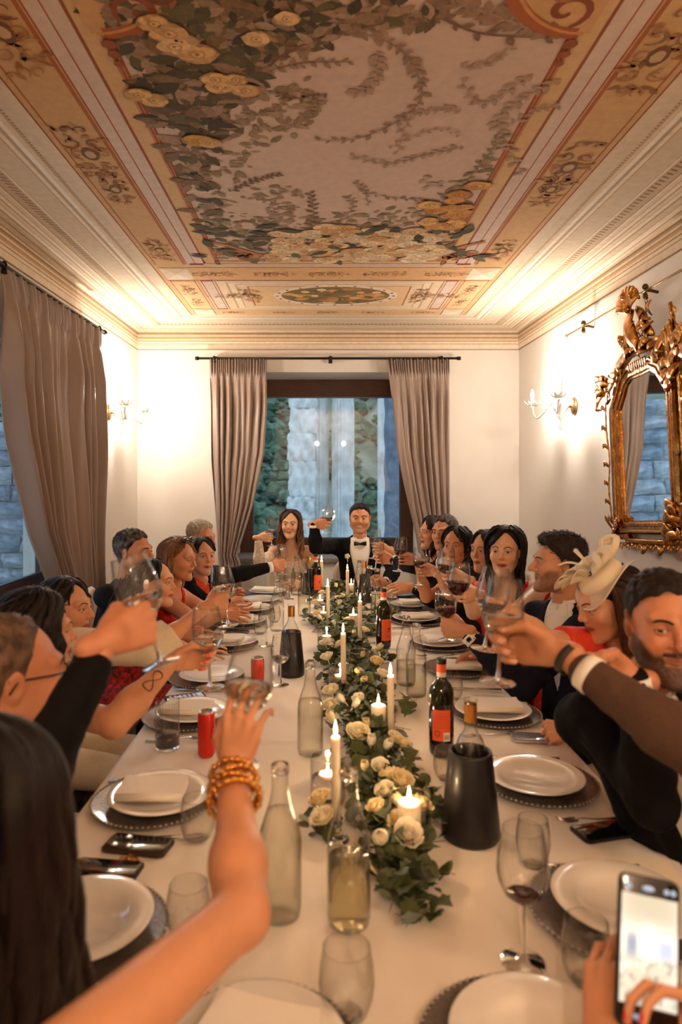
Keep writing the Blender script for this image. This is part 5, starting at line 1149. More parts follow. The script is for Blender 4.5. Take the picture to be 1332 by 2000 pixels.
def skin_cols(P, hp, base):
    C = np.ones((len(P), 3))*np.array(base); x = np.abs(P[:, 0]); y, z = P[:, 1], P[:, 2]; front = y > .055
    def mix(m, c, a=1.0): m = (np.clip(m, 0, 1)*a)[:, None]; return C*(1-m)+np.array(c)*m
    red = np.array(base)*np.array((1.06, .80, .72)); C = mix(np.exp(-((x-.040)/.018)**2-((z+.026)/.018)**2)*front, red, .55); C = mix(np.exp(-(x/.013)**2-((z+.022)/.012)**2)*(y > .09), red, .5)
    fem = hp.get('fem', 0); sm = hp.get('smile', 0); lip = hp.get('lip', (150, 62, 52) if fem else (158, 92, 78)); mz = -.0585+.010*sm*(x/.024)**2*.6
    C = mix(1/(1+np.exp((((x/.0245)**2+((z-mz+.0007)/(.0100 if fem else .0085))**2)-1)*6))*(y > .076), lin(lip), .9 if fem else .7)
    if sm > .5: C = mix(np.exp(-((z-mz+.0005)/(.0042*(1-(x/.026)**2*.6)))**4)*(x < .022)*(y > .075), (.85, .8, .74), .97)
    else: C = mix(np.exp(-((z-mz)/.0014)**2)*(x < .024)*(y > .078), (.10, .02, .015), .7)
    E = P.copy(); E[:, 0] = x; q = E-EYE; rim = np.abs((q[:, 0]/.0128)**2+((q[:, 2]+.0005)/.0052)**2-1); C = mix(np.exp(-(rim/.35)**2)*(y > .070)*(q[:, 2] > -.002), (.03, .015, .01), .9 if fem else .6)
    C = mix(np.exp(-((q[:, 0])/.016)**2-((q[:, 2]-.008)/.005)**2)*front, np.array(base)*np.array((.55, .42, .38)), .55 if fem else .3); C = mix(np.exp(-((q[:, 0])/.014)**2-((q[:, 2]+.010)/.005)**2)*front, np.array(base)*np.array((.72, .58, .55)), .4)  # eye shadow and under-brow shade painted into the vertex colour
    if hp.get('beard'): C = mix(beard_mask(P), lin(hp.get('beardcol', (40, 26, 18))), min(1, .35+.75*hp['beard'])*(.85+.15*np.sin(x*1500)*np.sin(z*1700)))
    if not fem and not hp.get('beard'): C = mix(beard_mask(P), np.array(base)*np.array((.62, .60, .62)), hp.get('stubble', .25))
    if hp.get('shave'):                      # cropped sides: stubble colour on the scalp
        m = 1/(1+np.exp(-(z-hairline(y, 'short'))/.004)); C = mix(m, lin(hp['shave']), .85)
    return C
def hairline(y, style, x=None, part=0):
    if style == 'long' and x is not None:
        a = np.interp(y, [-.13, -.085, -.045, -.02, .01, .030, .045, .06], [-.085, -.082, -.060, -.010, .010, .026, .034, .05]); b = np.clip(.100-1.15*np.maximum(0, np.abs(x-part)-.004), .0, .100); return np.where(y > .045, b, np.where(y > .02, a+(b-a)*(y-.02)/.025, a))
    if style in ('short', 'crop'): return np.interp(y, [-.13, -.085, -.045, -.022, .006, .014, .030, .050, .068, .09], [-.078, -.074, -.050, .000, .004, .028, .044, .070, .086, .096])
    if style == 'recede': return np.interp(y, [-.13, -.085, -.045, -.022, .006, .014, .026, .036, .044, .09], [-.078, -.074, -.050, .000, .004, .030, .052, .080, .098, .110])
    return np.interp(y, [-.13, -.085, -.045, -.02, .01, .030, .050, .066, .09], [-.085, -.082, -.060, -.010, .012, .034, .056, .072, .080])
m_skin = mat('skin', vcol=True, rough=.46, sss=.05, noise=.07, nscale=40, bump=.05, bscale=260); m_hair = mat('hair', vcol=True, rough=.5, spec=.25, noise=.45, nscale=160, stretch=(1, 1, .12), bump=.4, bscale=300)
m_eye = mat('eyeball', vcol=True, rough=.08, coat=.6); m_browm = mat('brow_hair', vcol=True, rough=.7)
def suitm(name, c, n=.2, r=.85, bump=.15): return mat(name, c, r, noise=n, nscale=160, bump=bump, bscale=420, spec=.2)
def hair_short(mb, hp, col, M, rs):
    st = hp['hair']; th = hp.get('hth', .010); hf = head_field({**hp, 'ears': 0, 'beard': 0}); ws = hp.get('width', 1)
    def f(P):
        z = P[:, 2]; y = P[:, 1]; hl = hairline(y, st)+.006*np.sin(P[:, 0]*150)*(y > .03)+.10*np.maximum(0, np.abs(P[:, 0])-.03)*(y > .03); t = th*(.35+.65*np.clip((z-.02)/.06, 0, 1))*np.clip((z-hl)/.020, .05, 1)+.0022*np.sin(P[:, 0]*210+3*np.sin(y*60+z*40))*np.clip(z*14, .1, 1)+.0015*np.sin(y*260+P[:, 0]*70)
        if hp.get('quiff'): t = t+hp['quiff']*np.exp(-((y-.062)/.03)**2)*np.clip((z-.06)/.03, 0, 1)
        cr = smin(dell(P, (0, -.018, .034), (.0755*ws, .096, .084)), hf(P), .004)
        return smax(cr-t, (hl-z), .008)
    V, Fc = surfnet(f, (-.105, -.135, -.10), (.105, .125, .165), .0042); c = np.array(col)*(1+.25*rs.randn(len(V), 1)*.5*np.sin(V[:, :1]*300)); gr = hp.get('grey')
    if gr is not None: m = np.clip(.5+.9*nz(V, 90, 2)+hp.get('greyw', .2)-(V[:, 2]-.05)*hp.get('greytop', 3), 0, 1)[:, None]; c = c*(1-m)+np.array(gr)*m
    mb.add(xf(M, V), Fc, np.clip(c, 0, 1)); n = hp.get('tufts', 620); vi = rs.choice(len(V), n)
    ctr = np.array((0, -.018, .03)); vv = []; ff = []; cc = []; k = 0
    for i in vi:
        p = V[i]; nrm = unit(p-ctr); d = np.array(hp.get('comb', (.3, -.8, .2)))+rs.randn(3)*.5; d = d-nrm*d.dot(nrm); d = unit(d); 
        if p[2] < .02: d = unit(np.array((0, -.5, -1))+rs.randn(3)*.2)
        L = hp.get('tuft', .012)*(.6+.8*rs.rand()); s = np.cross(nrm, d)*.0011; a = p-nrm*.002; b = p+d*L*.55+nrm*L*.30; e = p+d*L+nrm*L*.30
        vv += [a-s, a+s, b+s, b-s, e, a-nrm*.001+d*.002]; ff += [(k, k+1, k+2, k+3), (k+3, k+2, k+4), (k, k+3, k+5), (k+1, k+5, k+2)]; k += 6; q = c[i]*(.7+.7*rs.rand()); cc += [q]*6
    mb.add(xf(M, np.array(vv)), ff, np.clip(np.array(cc), 0, 1))
def hair_long(mb, hp, col, M, rs, Mw):
    """locks that leave a parting, hug the skull and fall; lengths in m below the crown"""
    ws = hp.get('width', 1)*1.0; hf = head_field({**hp, 'ears': 0, 'beard': 0}); L = hp.get('len', .42); n = hp.get('locks', 150); part = hp.get('part', .012); vol = hp.get('vol', .016); wave = hp.get('wave', .006); back = hp.get('back', 0); tip = np.array(hp.get('tip', col)); open_ = hp.get('face', 62)
    bun0 = hp.get('bun')
    def f(P):
        z, y = P[:, 2], P[:, 1]; hl = hairline(y, 'long', P[:, 0], part if bun0 is None else part); t = vol*.75*(.6+.4*np.clip(z*10, 0, 1))*np.clip((z-hl)/.018, .08, 1)+.0018*np.sin(np.arctan2(P[:, 1], P[:, 0])*30); cr = smin(dell(P, (0, -.018, .034), (.0755*ws, .096, .084)), hf(P), .004); g = np.exp(-((P[:, 0]-part)/.0022)**2)*np.clip((z-.08)/.02, 0, 1)*.003
        return smax(cr-t+g, hl-z, .006)
    V, Fc = surfnet(f, (-.11, -.145, -.11), (.11, .125, .16), .0048); c = np.array(col)*(1+.18*np.sin(V[:, :1]*260+V[:, 1:2]*90)); mb.add(xf(M, V), Fc, np.clip(c, 0, 1))
    R = np.array((.0755*ws+vol, .096+vol, .084+vol*.8)); ctr = np.array((0, -.018, .034)); bun = hp.get('bun')
    for i in range(n):
        sd = 1 if i % 2 else -1; phi1 = math.radians(open_+(180-open_)*rs.rand()**hp.get('bias', 1.0)); phi0 = phi1*(.28+.5*rs.rand()) if not back else phi1*.8; th0 = .15+.5*rs.rand() if phi1 < 2.2 else .3+.8*rs.rand()
        pts = []; K = 9; off = .9+.18*rs.rand()
        for k in range(K):
            s = k/(K-1); ph = phi0+(phi1-phi0)*min(1, s*1.25)**.8; th = th0+(1.62-th0)*s; d = np.array((sd*math.sin(th)*math.sin(ph), math.sin(th)*math.cos(ph), math.cos(th))); pts.append(ctr+R*d*(off if k else .93))
        p = pts[-1].copy()
        if bun is not None:
            for k in range(4): q = np.array(bun)+rs.randn(3)*.014; pts.append(p+(q-p)*(k+1)/4)
            wd = .006
        else:
            ll = L*(.82+.3*rs.rand())-.10; m = 9; inw = hp.get('inw', .03); a0 = rs.rand()*6.3; frontness = max(0, math.cos(phi1)); fw = hp.get('fwd', 0)*max(0, math.sin(phi1))
            for k in range(1, m+1):
                s = k/m; q = p+np.array((-sd*inw*s*math.sin(phi1)*(s < 2)+sd*hp.get('flare', 0)*s*s, .018*frontness*s+fw*s+(.02*s if math.cos(phi1) < -.3 else 0), -ll*s)); q += wave*np.array((math.sin(a0+s*9), math.cos(a0+s*8), 0))*min(1, s*3); pts.append(q)
            wd = hp.get('lock', .0105)
        C = catmull(pts, 18); r = wd*np.interp(np.linspace(0, 1, 18), (0, .2, .6, .9, 1), (.35, .9, 1, .75, .1))*(.7+.5*rs.rand()); v, fc = tube(C, r, 6, True, .5); t = np.repeat(np.linspace(0, 1, 18), 6)[:, None]; k_ = .75+.5*rs.rand(); cc = (np.array(col)*(1-t**1.5)+tip*t**1.5)*k_
        mb.add(xf(M, v), fc, np.clip(cc, 0, 1))
# ---------------------------------------------------------------- hands
FN = {'i': ((.031, .090, 0), (.041, .025, .021), .0088), 'm': ((.0105, .095, 0), (.045, .029, .022), .0090), 'r': ((-.0105, .091, 0), (.042, .027, .022), .0085), 'p': ((-.030, .082, .001), (.033, .020, .019), .0074)}
POSES = {'grip': dict(c=((48, 74, 40), (56, 74, 38), (62, 72, 38), (66, 70, 38)), sp=(3, 0, -3, -6), th=((.024, .018, .010), (.042, .052, .032), (.034, .080, .044), (.016, .100, .046))),
         'pinch': dict(c=((58, 52, 22), (64, 56, 26), (58, 62, 34), (44, 60, 34)), sp=(2, 0, -4, -9), th=((.024, .018, .010), (.040, .054, .034), (.030, .080, .050), (.020, .104, .058))),
         'cup': dict(c=((30, 42, 30), (32, 44, 30), (36, 44, 30), (40, 44, 30)), sp=(9, 2, -4, -11), th=((.024, .018, .010), (.056, .040, .040), (.064, .064, .066), (.058, .084, .082))),
         'rest': dict(c=((14, 26, 16), (14, 28, 18), (18, 30, 18), (22, 30, 20)), sp=(7, 1, -5, -12), th=((.024, .018, .008), (.048, .044, .018), (.056, .072, .024), (.054, .094, .026))),
         'fist': dict(c=((70, 92, 50), (74, 94, 50), (76, 92, 50), (78, 90, 50)), sp=(1, 0, -1, -3), th=((.024, .018, .010), (.044, .050, .028), (.036, .078, .042), (.014, .088, .046))),
         'flat': dict(c=((6, 12, 8), (6, 12, 8), (8, 14, 8), (10, 14, 8)), sp=(5, 1, -3, -8), th=((.024, .018, .006), (.050, .044, .010), (.062, .070, .012), (.068, .092, .012)))}
HC_ = {}
def hand_mesh(pose, h=.0032, thin=1.0):
    key = (pose, h, thin)
    if key in HC_: return HC_[key]
    ps = POSES[pose]; segs = []; nails = []
    for (nm, (K, Ls, r)), (a1, a2, a3), sp in zip(FN.items(), ps['c'], ps['sp']):
        K = np.array(K); p = K.copy(); a = 0; s = math.radians(sp); r = r*thin; ch = [(np.array((K[0]*.42, .008, -.001)), K, .0125*thin, .0108*thin, 1)]
        for j, (l, da) in enumerate(zip(Ls, (a1, a2, a3))):
            a += math.radians(da); d = np.array((math.sin(s)*math.cos(a), math.cos(s)*math.cos(a), math.sin(a))); q = p+d*l; ch.append((p, q, r*(1-.09*j), r*(1-.09*(j+1)), 0)); nd = np.cross(d, np.cross((0, 0, 1.) if abs(d[2]) < .9 else (0, -1., 0), d)); p = q
        nrm = np.array((0, -math.sin(a), math.cos(a)))*-1; nails.append((p-d*.002+nrm*r*.62, .0062*thin)); segs.append(ch)
    t = [np.array(q) for q in ps['th']]; tr = (.0145, .0118, .0105, .0088)
    def f(P):
        d = dcap(P, (0, -.03, -.002), (0, .012, 0), .0235*thin, .0225*thin); pl = None
        for ch in segs:
            a, b, r1, r2, _ = ch[0]; q = dcap(P, a, b, r1*1.0, r2); pl = q if pl is None else smin(pl, q, .012)
        pl = smin(pl, dcap(P, (-.018, .02, .006), (-.028, .06, .006), .012*thin, .010*thin), .012); pl = smin(pl, dcap(P, (.014, .02, .008), (.030, .052, .012), .014*thin, .012*thin), .014); d = smin(d, pl, .018)
        for ch in segs:
            q = None
            for a, b, r1, r2, _ in ch[1:]: e = dcap(P, a, b, r1, r2); q = e if q is None else smin(q, e, .003)
            d = smin(d, q, .005)
        q = None
        for a, b, r1, r2 in zip(t[:-1], t[1:], tr[:-1], tr[1:]): e = dcap(P, a, b, r1*thin, r2*thin); q = e if q is None else smin(q, e, .004)
        return smin(d, q, .007)
    V, Fc = surfnet(f, (-.075, -.06, -.06), (.105, .20, .125), h); td = unit(t[3]-t[2]); tn = unit(np.cross(td, (0, 0, 1.)))
    nails.append((t[3]+unit(t[3]-np.array((0, .09, .03)))*.006, .0070*thin)); HC_[key] = (V, Fc, nails); return HC_[key]
GRIP = {'grip': (.0, .104, .032), 'pinch': (.006, .108, .046), 'cup': (0, .128, .050)}
def hand_at(side, pose, S, U, Fd, x0=0.0, h=.0032, thin=1.0, scale=1.0):
    """returns verts (world), faces, nails, wrist point; S on the object's axis, U its axis towards the thumb, Fd from elbow to hand"""
    V, Fc, nails = hand_mesh(pose, h, thin); U = unit(U); y = unit(np.asarray(Fd, float)-U*np.dot(Fd, U)); z = np.cross(U, y); V = V*scale; m = np.array((1, 1, 1 if side == 'R' else -1))
    g = np.array(GRIP.get(pose, (0, .1, .0)))*m*scale; R_ = np.stack([U, y, z], 1); W0 = np.asarray(S, float)-R_@(g+np.array((x0, 0, 0))); Vw = (V*m)@R_.T+W0; nl = [(R_@(c*m*scale)+W0, r*scale) for c, r in nails]
    if side != 'R': Fc = [tuple(reversed(q)) for q in Fc]
    return Vw, Fc, nl, W0
def hand_free(side, pose, wrist, fwd, thumb, h=.0032, thin=1.0, scale=1.0):
    """fwd: towards the fingertips; thumb: towards the thumb side"""
    V, Fc, nails = hand_mesh(pose, h, thin); y = unit(fwd); x = unit(np.asarray(thumb, float)-y*np.dot(thumb, y)); z = np.cross(x, y); m = np.array((1, 1, 1 if side == 'R' else -1)); R_ = np.stack([x, y, z], 1); W0 = np.asarray(wrist, float)
    Vw = (V*m*scale)@R_.T+W0; nl = [(R_@(c*m*scale)+W0, r*scale) for c, r in nails]
    return Vw, (Fc if side == 'R' else [tuple(reversed(q)) for q in Fc]), nl, W0
# ---------------------------------------------------------------- the whole person
SKIN = {'fair': lin((214, 156, 118)), 'tan': lin((190, 130, 92)), 'warm': lin((204, 144, 106)), 'pale': lin((222, 172, 138)), 'ruddy': lin((202, 136, 100))}
def person(label, head, face, skin='warm', hp=None, hair=None, haircol=(30, 20, 15), arms=None, outfit=None, pelvis=None, byaw=None, pitch=0, roll=0, hres=.0036, hs=1.0, legs=True, gaze=None, group='dinner guests raising a toast', torso=True, shw=1.0, neckdir=None, girth=1.0):
    """head: world centre of the skull; face: direction (x, y) it looks; arms: {'R': dict(el=, wr=... or grip=...)}; outfit: dict"""
    hp = dict(hp or {}); hp['hair'] = hair; fem = hp.get('fem', 0); rs = np.random.RandomState(abs(hash(label)) % 1000 if False else sum(map(ord, label)) % 1000); head = np.array(head, float); base = np.array(SKIN[skin])
    root = tag(empty('person', (0, 0, 0)), label, 'person', group); yd = unit((face[0], face[1], math.tan(pitch))); xd = unit(np.cross(yd, (0, 0, 1.))); zd = np.cross(xd, yd)
    if roll: xd, zd = xd*math.cos(roll)+zd*math.sin(roll), zd*math.cos(roll)-xd*math.sin(roll)
    Mh = frameM(head, xd*hs, yd*hs, zd*hs); body = MB()
    hf = head_field(hp); V, Fc = surfnet(hf, (-.105, -.12, -.19), (.105, .135, .135), hres); body.add(xf(Mh, V), Fc, skin_cols(V, hp, base))
    # --- torso frame
    nb = head-zd*.075*hs-yd*.040*hs; nb = nb+np.array((0, 0, -.112*hs)) if neckdir is None else nb+unit(neckdir)*.112*hs
    by = unit((byaw[0], byaw[1], 0)) if byaw is not None else unit((face[0], face[1], 0))
    pv = np.array(pelvis, float) if pelvis is not None else np.array((nb[0]-by[0]*.06, nb[1]-by[1]*.06, .56)); tz = unit(nb-pv); tx = unit(np.cross(by, tz)); ty = np.cross(tz, tx); TL = np.linalg.norm(nb-pv)/.50; s = min(1.12, max(.8, TL)); Mi = np.stack([tx, ty, tz], 1)
    def loc(P): return (P-pv)@Mi/np.array((s*girth, s*girth, TL))
    def wl(p): return pv+Mi@(np.array(p, float)*np.array((s*girth, s*girth, TL)))
    sw = .158*shw*(.92 if fem else 1.07); SH = {'R': wl((sw/girth, -.005, .455)), 'L': wl((-sw/girth, -.005, .455))}
    def torso_d(P):
        q = loc(P); q2 = q.copy(); q2[:, 0] = np.abs(q[:, 0]); k = .93 if fem else 1.0; d = smin(dell(q, (0, 0, .33), (.150*k, .104*k, .17)), dell(q, (0, .012, .14), (.135*k, .112, .15)), .08); d = smin(d, dell(q, (0, 0, .02), (.165, .13, .12)), .08)
        d = smin(d, dcap(q2, (.03, -.012, .465), (sw/girth, -.006, .452), .050, .047), .06); d = smin(d, dcap(q, (0, -.012, .44), (0, .006, .545), .068 if not fem else .058, .050 if not fem else .042), .035)
        if fem: d = smin(d, dsph(q2, (.068, .085, .325), .050), .035)
        return d*min(s*girth, TL)*.96
    A = {}
    for sd, a in (arms or {}).items():
        if a is None: continue
        el = np.array(a['el'], float); sh = SH[sd] if 'sh' not in a else np.array(a['sh'], float); thin = a.get('thin', .86 if fem else 1.02); hsz = a.get('size', .95 if fem else 1.04)
        if 'glass' in a:
            S, U = a['glass']; S = np.array(S); Fd = unit(S-el) if 'fd' not in a else np.array(a['fd'], float); hv = hand_at(sd, a.get('pose', 'grip'), S, np.array(U)*a.get('flip', 1), Fd, a.get('x0', 0), a.get('h', .0032), thin, hsz)
        else: hv = hand_free(sd, a.get('pose', 'rest'), a['wr'], a['fwd'], a['thumb'], a.get('h', .0034), thin, hsz)
        Vh, Fh, nl, W0 = hv; C = np.ones((len(Vh), 3))*base; nc = a.get('nail', (232, 176, 152))
        for c, r in nl: m = np.clip(1.6-np.linalg.norm(Vh-c, axis=1)/r, 0, 1)[:, None]; C = C*(1-m)+np.array(lin(nc))*m
        C = C*(1-.05*rs.rand(len(C), 1)); body.add(Vh, Fh, C); A[sd] = (sh, el, W0, thin, a)
    def arm_d(P, sd, t=0.0, end=1.0):
        sh, el, wr, th, a = A[sd]; e2 = el+(wr-el)*end; k = a.get('armr', 1.0); d = dcap(P, sh, el, (.046*th*k)+t, (.037*th*k)+t*.9); f = dcap(P, el+(wr-el)*.0, el+(wr-el)*.32*end, .037*th*k+t, .0375*th*k+t); g = dcap(P, el+(wr-el)*.3*end, e2, .037*th*k+t, (.0375-.013*end)*th*k+t*.8); return smin(d, smin(f, g, .03), .022)
    def bbox(pts, m): pts = np.array(pts); return pts.min(0)-m, pts.max(0)+m
    core = [wl((.2, .14, .5)), wl((-.2, .14, .5)), wl((.2, -.14, -.08)), wl((-.2, -.14, -.08)), nb]
    of = outfit or {}; kind = of.get('kind', 'suit'); bare = kind in ('dress', 'none')
    apts = [p for sh, el, wr, th, a in A.values() for p in (sh, el, wr)]
    def skin_f(P):
        d = torso_d(P)
        for sd in A: d = smin(d, arm_d(P, sd), .03)
        return d
    if torso:
        lo, hi = bbox(core+apts, .07); V, Fc = surfnet(skin_f, lo, hi, .0085 if not of.get('fine') else .006)
        c = np.ones((len(V), 3))*base
        if of.get('tattoo'): pass
        body.add(V, Fc, c)
    if not torso:           # forearms end inside the cuffs
        for sd in A:
            sh, el, wr, th, a = A[sd]; f = lambda P: smin(dcap(P, el+(wr-el)*.25, wr, .036*th, .0225*th), dcap(P, el, el+(wr-el)*.3, .036*th, .037*th), .02) if torso else arm_d(P, sd)
            lo, hi = bbox([el, wr]+([] if torso else [sh]), .06); V, Fc = surfnet(f, lo, hi, .006); body.add(V, Fc, np.ones((len(V), 3))*base)
    body.link('body', m_skin, root)
    # --- eyes and brows
    gz = np.array(gaze) if gaze is not None else np.array((0, 1., 0)); ws = hp.get('width', 1.0)*(.965 if fem else 1.0)
    for sx in (-1, 1):
        c = EYE*np.array((sx*ws, 1, 1)); n, m = 20, 16; pr = [(math.sin(PI*i/m), math.cos(PI*i/m)) for i in range(m+1)]; pr[0] = (0, 1); pr[-1] = (0, -1); v, fc = lathe(pr, n, False); an = np.arccos(np.clip(v[:, 2], -1, 1))
        col = np.where(an[:, None] < .26, (.004, .003, .003), np.where(an[:, None] < .56, lin(hp.get('iris', (44, 26, 16))), (.50, .44, .38))); g = unit(gz); a_ = unit(np.cross(g, (.01, 0, 1))); b_ = np.cross(g, a_); v = v@np.stack([a_, b_, g])*.0124+c
        MB().add(xf(Mh, v), [tuple(reversed(q)) for q in fc], col).link('eye', m_eye, root)
        bc = np.array(lin(hp.get('brow', haircol))); C = catmull([(sx*.012*ws, .0995, .0235), (sx*.026*ws, .0975, .0285+.002*fem), (sx*.040*ws, .0875, .0275+.002*fem), (sx*.049*ws, .0765, .0215)], 12); w = np.interp(np.linspace(0, 1, 12), (0, .3, .8, 1), (.0036, .0042, .0028, .001))*(.72 if fem else 1.15); v, fc = tube(C, w, 6, True, .45)
        V0 = v.copy(); V0[:, 1] -= 0; dd = hf(V0)
        for _ in range(3): V0[:, 1] -= (hf(V0)-.0012); 
        MB().add(xf(Mh, V0*.5+V0*.5+(v-C.repeat(6, 0))*np.array((1, .35, 1))*.6), fc, bc).link('eyebrow', m_browm, root)
    hc = lin(haircol); mb = MB()
    if hair in ('short', 'crop', 'recede'): hair_short(mb, hp, hc, Mh, rs)
    elif hair == 'long': hair_long(mb, hp, hc, Mh, rs, None)
    if mb.n: mb.link('hair', m_hair, root)
    # --- clothes
    lo, hi = bbox(core+apts, .09)
    if legs:
        k0 = [pv+by*.42+tx*q+np.array((0, 0, -.04)) for q in (-.11, .11)]; f0 = [k+by*.06+np.array((0, 0, .10-k[2])) for k in k0]; hj = [pv+tx*q+np.array((0, 0, -.02)) for q in (-.085, .085)]
        def legs_d(P):
            d = None
            for a, b, c in zip(hj, k0, f0): e = smin(dcap(P, a, b, .085, .062), dcap(P, b, c, .060, .045), .02); d = e if d is None else smin(d, e, .02)
            return d
        lo2, hi2 = bbox(hj+k0+f0, .10); V, Fc = surfnet(legs_d, lo2, hi2, .014); MB().add(V, Fc).link('trousers' if not fem else 'skirt', of['mat'] if 'lmat' not in of else of['lmat'], root)
        mb = MB()
        for k in f0: R_ = frameM(k-np.array((0, 0, .055)), tx, by, (0, 0, 1)); mb.ball((0, .05, .0), (.045, .12, .04), 12, 8, M=R_)
        mb.link('shoes', m_blk, root)
    if kind in ('suit', 'blazer'):
        vw, vz = of.get('vw', .072), of.get('vz', .20); sl = of.get('sleeve', .93); lap = of.get('lapel', .045)
        def vee(q): return np.abs(q[:, 0])-np.interp(q[:, 2], [vz, .44, .50, .6], [0, vw, vw*.95, vw*.95])
        def jack(P):
            q = loc(P); d = torso_d(P)-.014; v = vee(q); lapm = np.clip(1-np.abs(v-lap*.5)/(lap*.5), 0, 1)*(q[:, 1] > 0)*np.clip((q[:, 2]-vz)/.05, 0, 1)*(q[:, 2] < .46); d = d-.005*(lapm > .02)
            d = d+.0025*nz(P, 38, 1)+.002*nz(P, 80, 2)
            cut = np.maximum(v*s, -(q[:, 1]-.0)*s); d = smax(d, -cut, .004); neck = np.linalg.norm((q-np.array((0, .0, 0)))[:, :2]*np.array((1, 1.0)), axis=1)*s-.066; d = smax(d, -np.maximum(neck, -(q[:, 2]-.475)*TL), .006)
            for sd in A: d = smin(d, arm_d(P, sd, .013, sl)+.003*nz(P, 60, 4)+.0015*nz(P, 120, 5), .02)
            return d
        V, Fc = surfnet(jack, lo, hi, .0085 if not of.get('fine') else .0065); MB().add(V, Fc).link('jacket', of['mat'], root)
        if of.get('shirt'):
            def shirt(P):
                q = loc(P); d = torso_d(P)-.0065; neck = np.linalg.norm(q[:, :2]-np.array((0, .0)), axis=1)*s-.058; d = smax(d, -np.maximum(neck, -(q[:, 2]-.497)*TL), .004)
                pl = np.abs((np.abs(q[:, 0]) % .014)-.007)*.10*(np.abs(q[:, 0]) < .05)*of.get('pleats', 0); return smax(d+pl, (q[:, 2]-.53)*TL, .004)
            lo3, hi3 = bbox(core, .04); V, Fc = surfnet(shirt, lo3, hi3, .008); MB().add(V, Fc).link('shirt', of['shirt'], root)
            mb = MB(); rr = .060 if not fem else .052; tt = np.linspace(.16*PI, 1.84*PI, 30)+PI/2; ang = tt
            for zz0, zz1, rad0, rad1 in ((.485, .535, rr+.002, rr-.004), (.490, .537, rr+.013, rr-.003)):
                P0 = np.array([wl((rad0/s*math.cos(a)/girth, rad0/s*math.sin(a)/girth, zz0-.022*math.exp(-((abs((a-PI/2)/PI % 2-1)-0)/.001)**2))) for a in ang]); P1 = np.array([wl((rad1/s*math.cos(a)/girth, rad1/s*math.sin(a)/girth+.004, zz1)) for a in ang]); nn = len(ang); mb.add(np.vstack([P0, P1]), [(i, i+1, nn+i+1, nn+i) for i in range(nn-1)])
            for sx in (-1, 1):
                a = wl((sx*.010, .060/girth, .520)); b = wl((sx*.040, .046/girth, .535)); c = wl((sx*(.046+of.get('cspread', 0)), .072/girth, .468)); e = wl((sx*.006, .072/girth, .490)); mb.add([a, b, c, e], [(0, 1, 2, 3) if sx > 0 else (3, 2, 1, 0)])
            o = mb.link('collar', of['shirt'], root, smooth=False); solid(o, .003)
            for sd in (A if of.get('cuff', 1) else ()):                    # cuff
                sh, el, wr, th, a = A[sd]; d = unit(wr-el); c0 = el+(wr-el)*(sl-.05); c1 = el+(wr-el)*min(1.02, sl+of.get('cl', .06)); v, fc = tube([c0, c1], [.036*th, .034*th], 20, cap=False); o = MB().add(v, fc).link('cuff', of['shirt'], root); solid(o, .003)
        if of.get('bow'):
            mb = MB(); c = wl((0, .082/girth, .498))
            for sx in (-1, 1): mb.add([c+Mi@np.array(p) for p in ((0, .004, .007), (sx*.024, .008, .015), (sx*.050, .0, .019), (sx*.050, -.002, -.017), (sx*.024, .008, -.013), (0, .004, -.007))], [(0, 1, 2, 3, 4, 5) if sx < 0 else (5, 4, 3, 2, 1, 0)])
            o = mb.link('bow_tie', m_blk, root, smooth=False); solid(o, .010); kk = MB().ball(c+Mi@np.array((0, .009, 0)), (.010, .010, .011), 10, 8); kk.link('bow_knot', m_blk, o)
        if of.get('tie'):
            mb = MB(); a = [wl((0, .085/girth, .492)), wl((0, .108/girth, .45)), wl((0, .122/girth, .36)), wl((0, .124/girth, .22))]; v, fc = tube(a, [.016, .014, .022, .030], 10, True, .2); mb.add(v, fc); o = mb.link('tie', of['tie'], root)
    elif kind in ('dress', 'top'):
        nl = of.get('neck', .40); strap = of.get('strap', 0); sl = of.get('sleeve', 0); vn = of.get('vneck', 0)
        def dr(P):
            q = loc(P); d = torso_d(P)-.0075
            line = nl+.03*np.clip(-q[:, 1]*8, -1, 1)*0-vn*np.clip(1-np.abs(q[:, 0])/.07, 0, 1)*(q[:, 1] > 0)+.02*np.clip(np.abs(q[:, 0])/.07-.5, 0, 1)
            cut = (q[:, 2]-line)*TL
            if strap: st = np.abs(np.abs(q[:, 0])-.085)*s-strap; cut = np.minimum(cut, np.maximum(st, (q[:, 2]-.60)*TL))
            d2 = smax(d, cut, .004)
            if sl:
                e = None
                for sd in A: sh, el, wr, th, a = A[sd]; g = arm_d(P, sd, .010+of.get('puff', 0), 1.0); ax = np.clip(((P-sh)@unit(el-sh))/np.linalg.norm(el-sh), 0, 1); ax2 = np.clip(((P-el)@unit(wr-el))/np.linalg.norm(wr-el), 0, 1); g = smax(g, ((ax if sl <= 1 else ax2+1)-sl)*.25, .004); g = smax(g, (of.get('soff', 0)-ax)*.25, .004) if of.get('soff') else g; e = g if e is None else np.minimum(e, g)
                if e is not None: d2 = smin(d2, e, .01)
            return d2+.002*nz(P, 45, 3)+of.get('ruffle', 0)*nz(P, 90, 4)
        V, Fc = surfnet(dr, lo, hi, .0085 if not of.get('fine') else .0065); MB().add(V, Fc).link('dress' if kind == 'dress' else 'top', of['mat'], root)
    root['_frame'] = 0; del root['_frame']
    return dict(root=root, Mh=Mh, wl=wl, A=A, Mi=Mi, pv=pv, tx=tx, SH=SH, s=s)
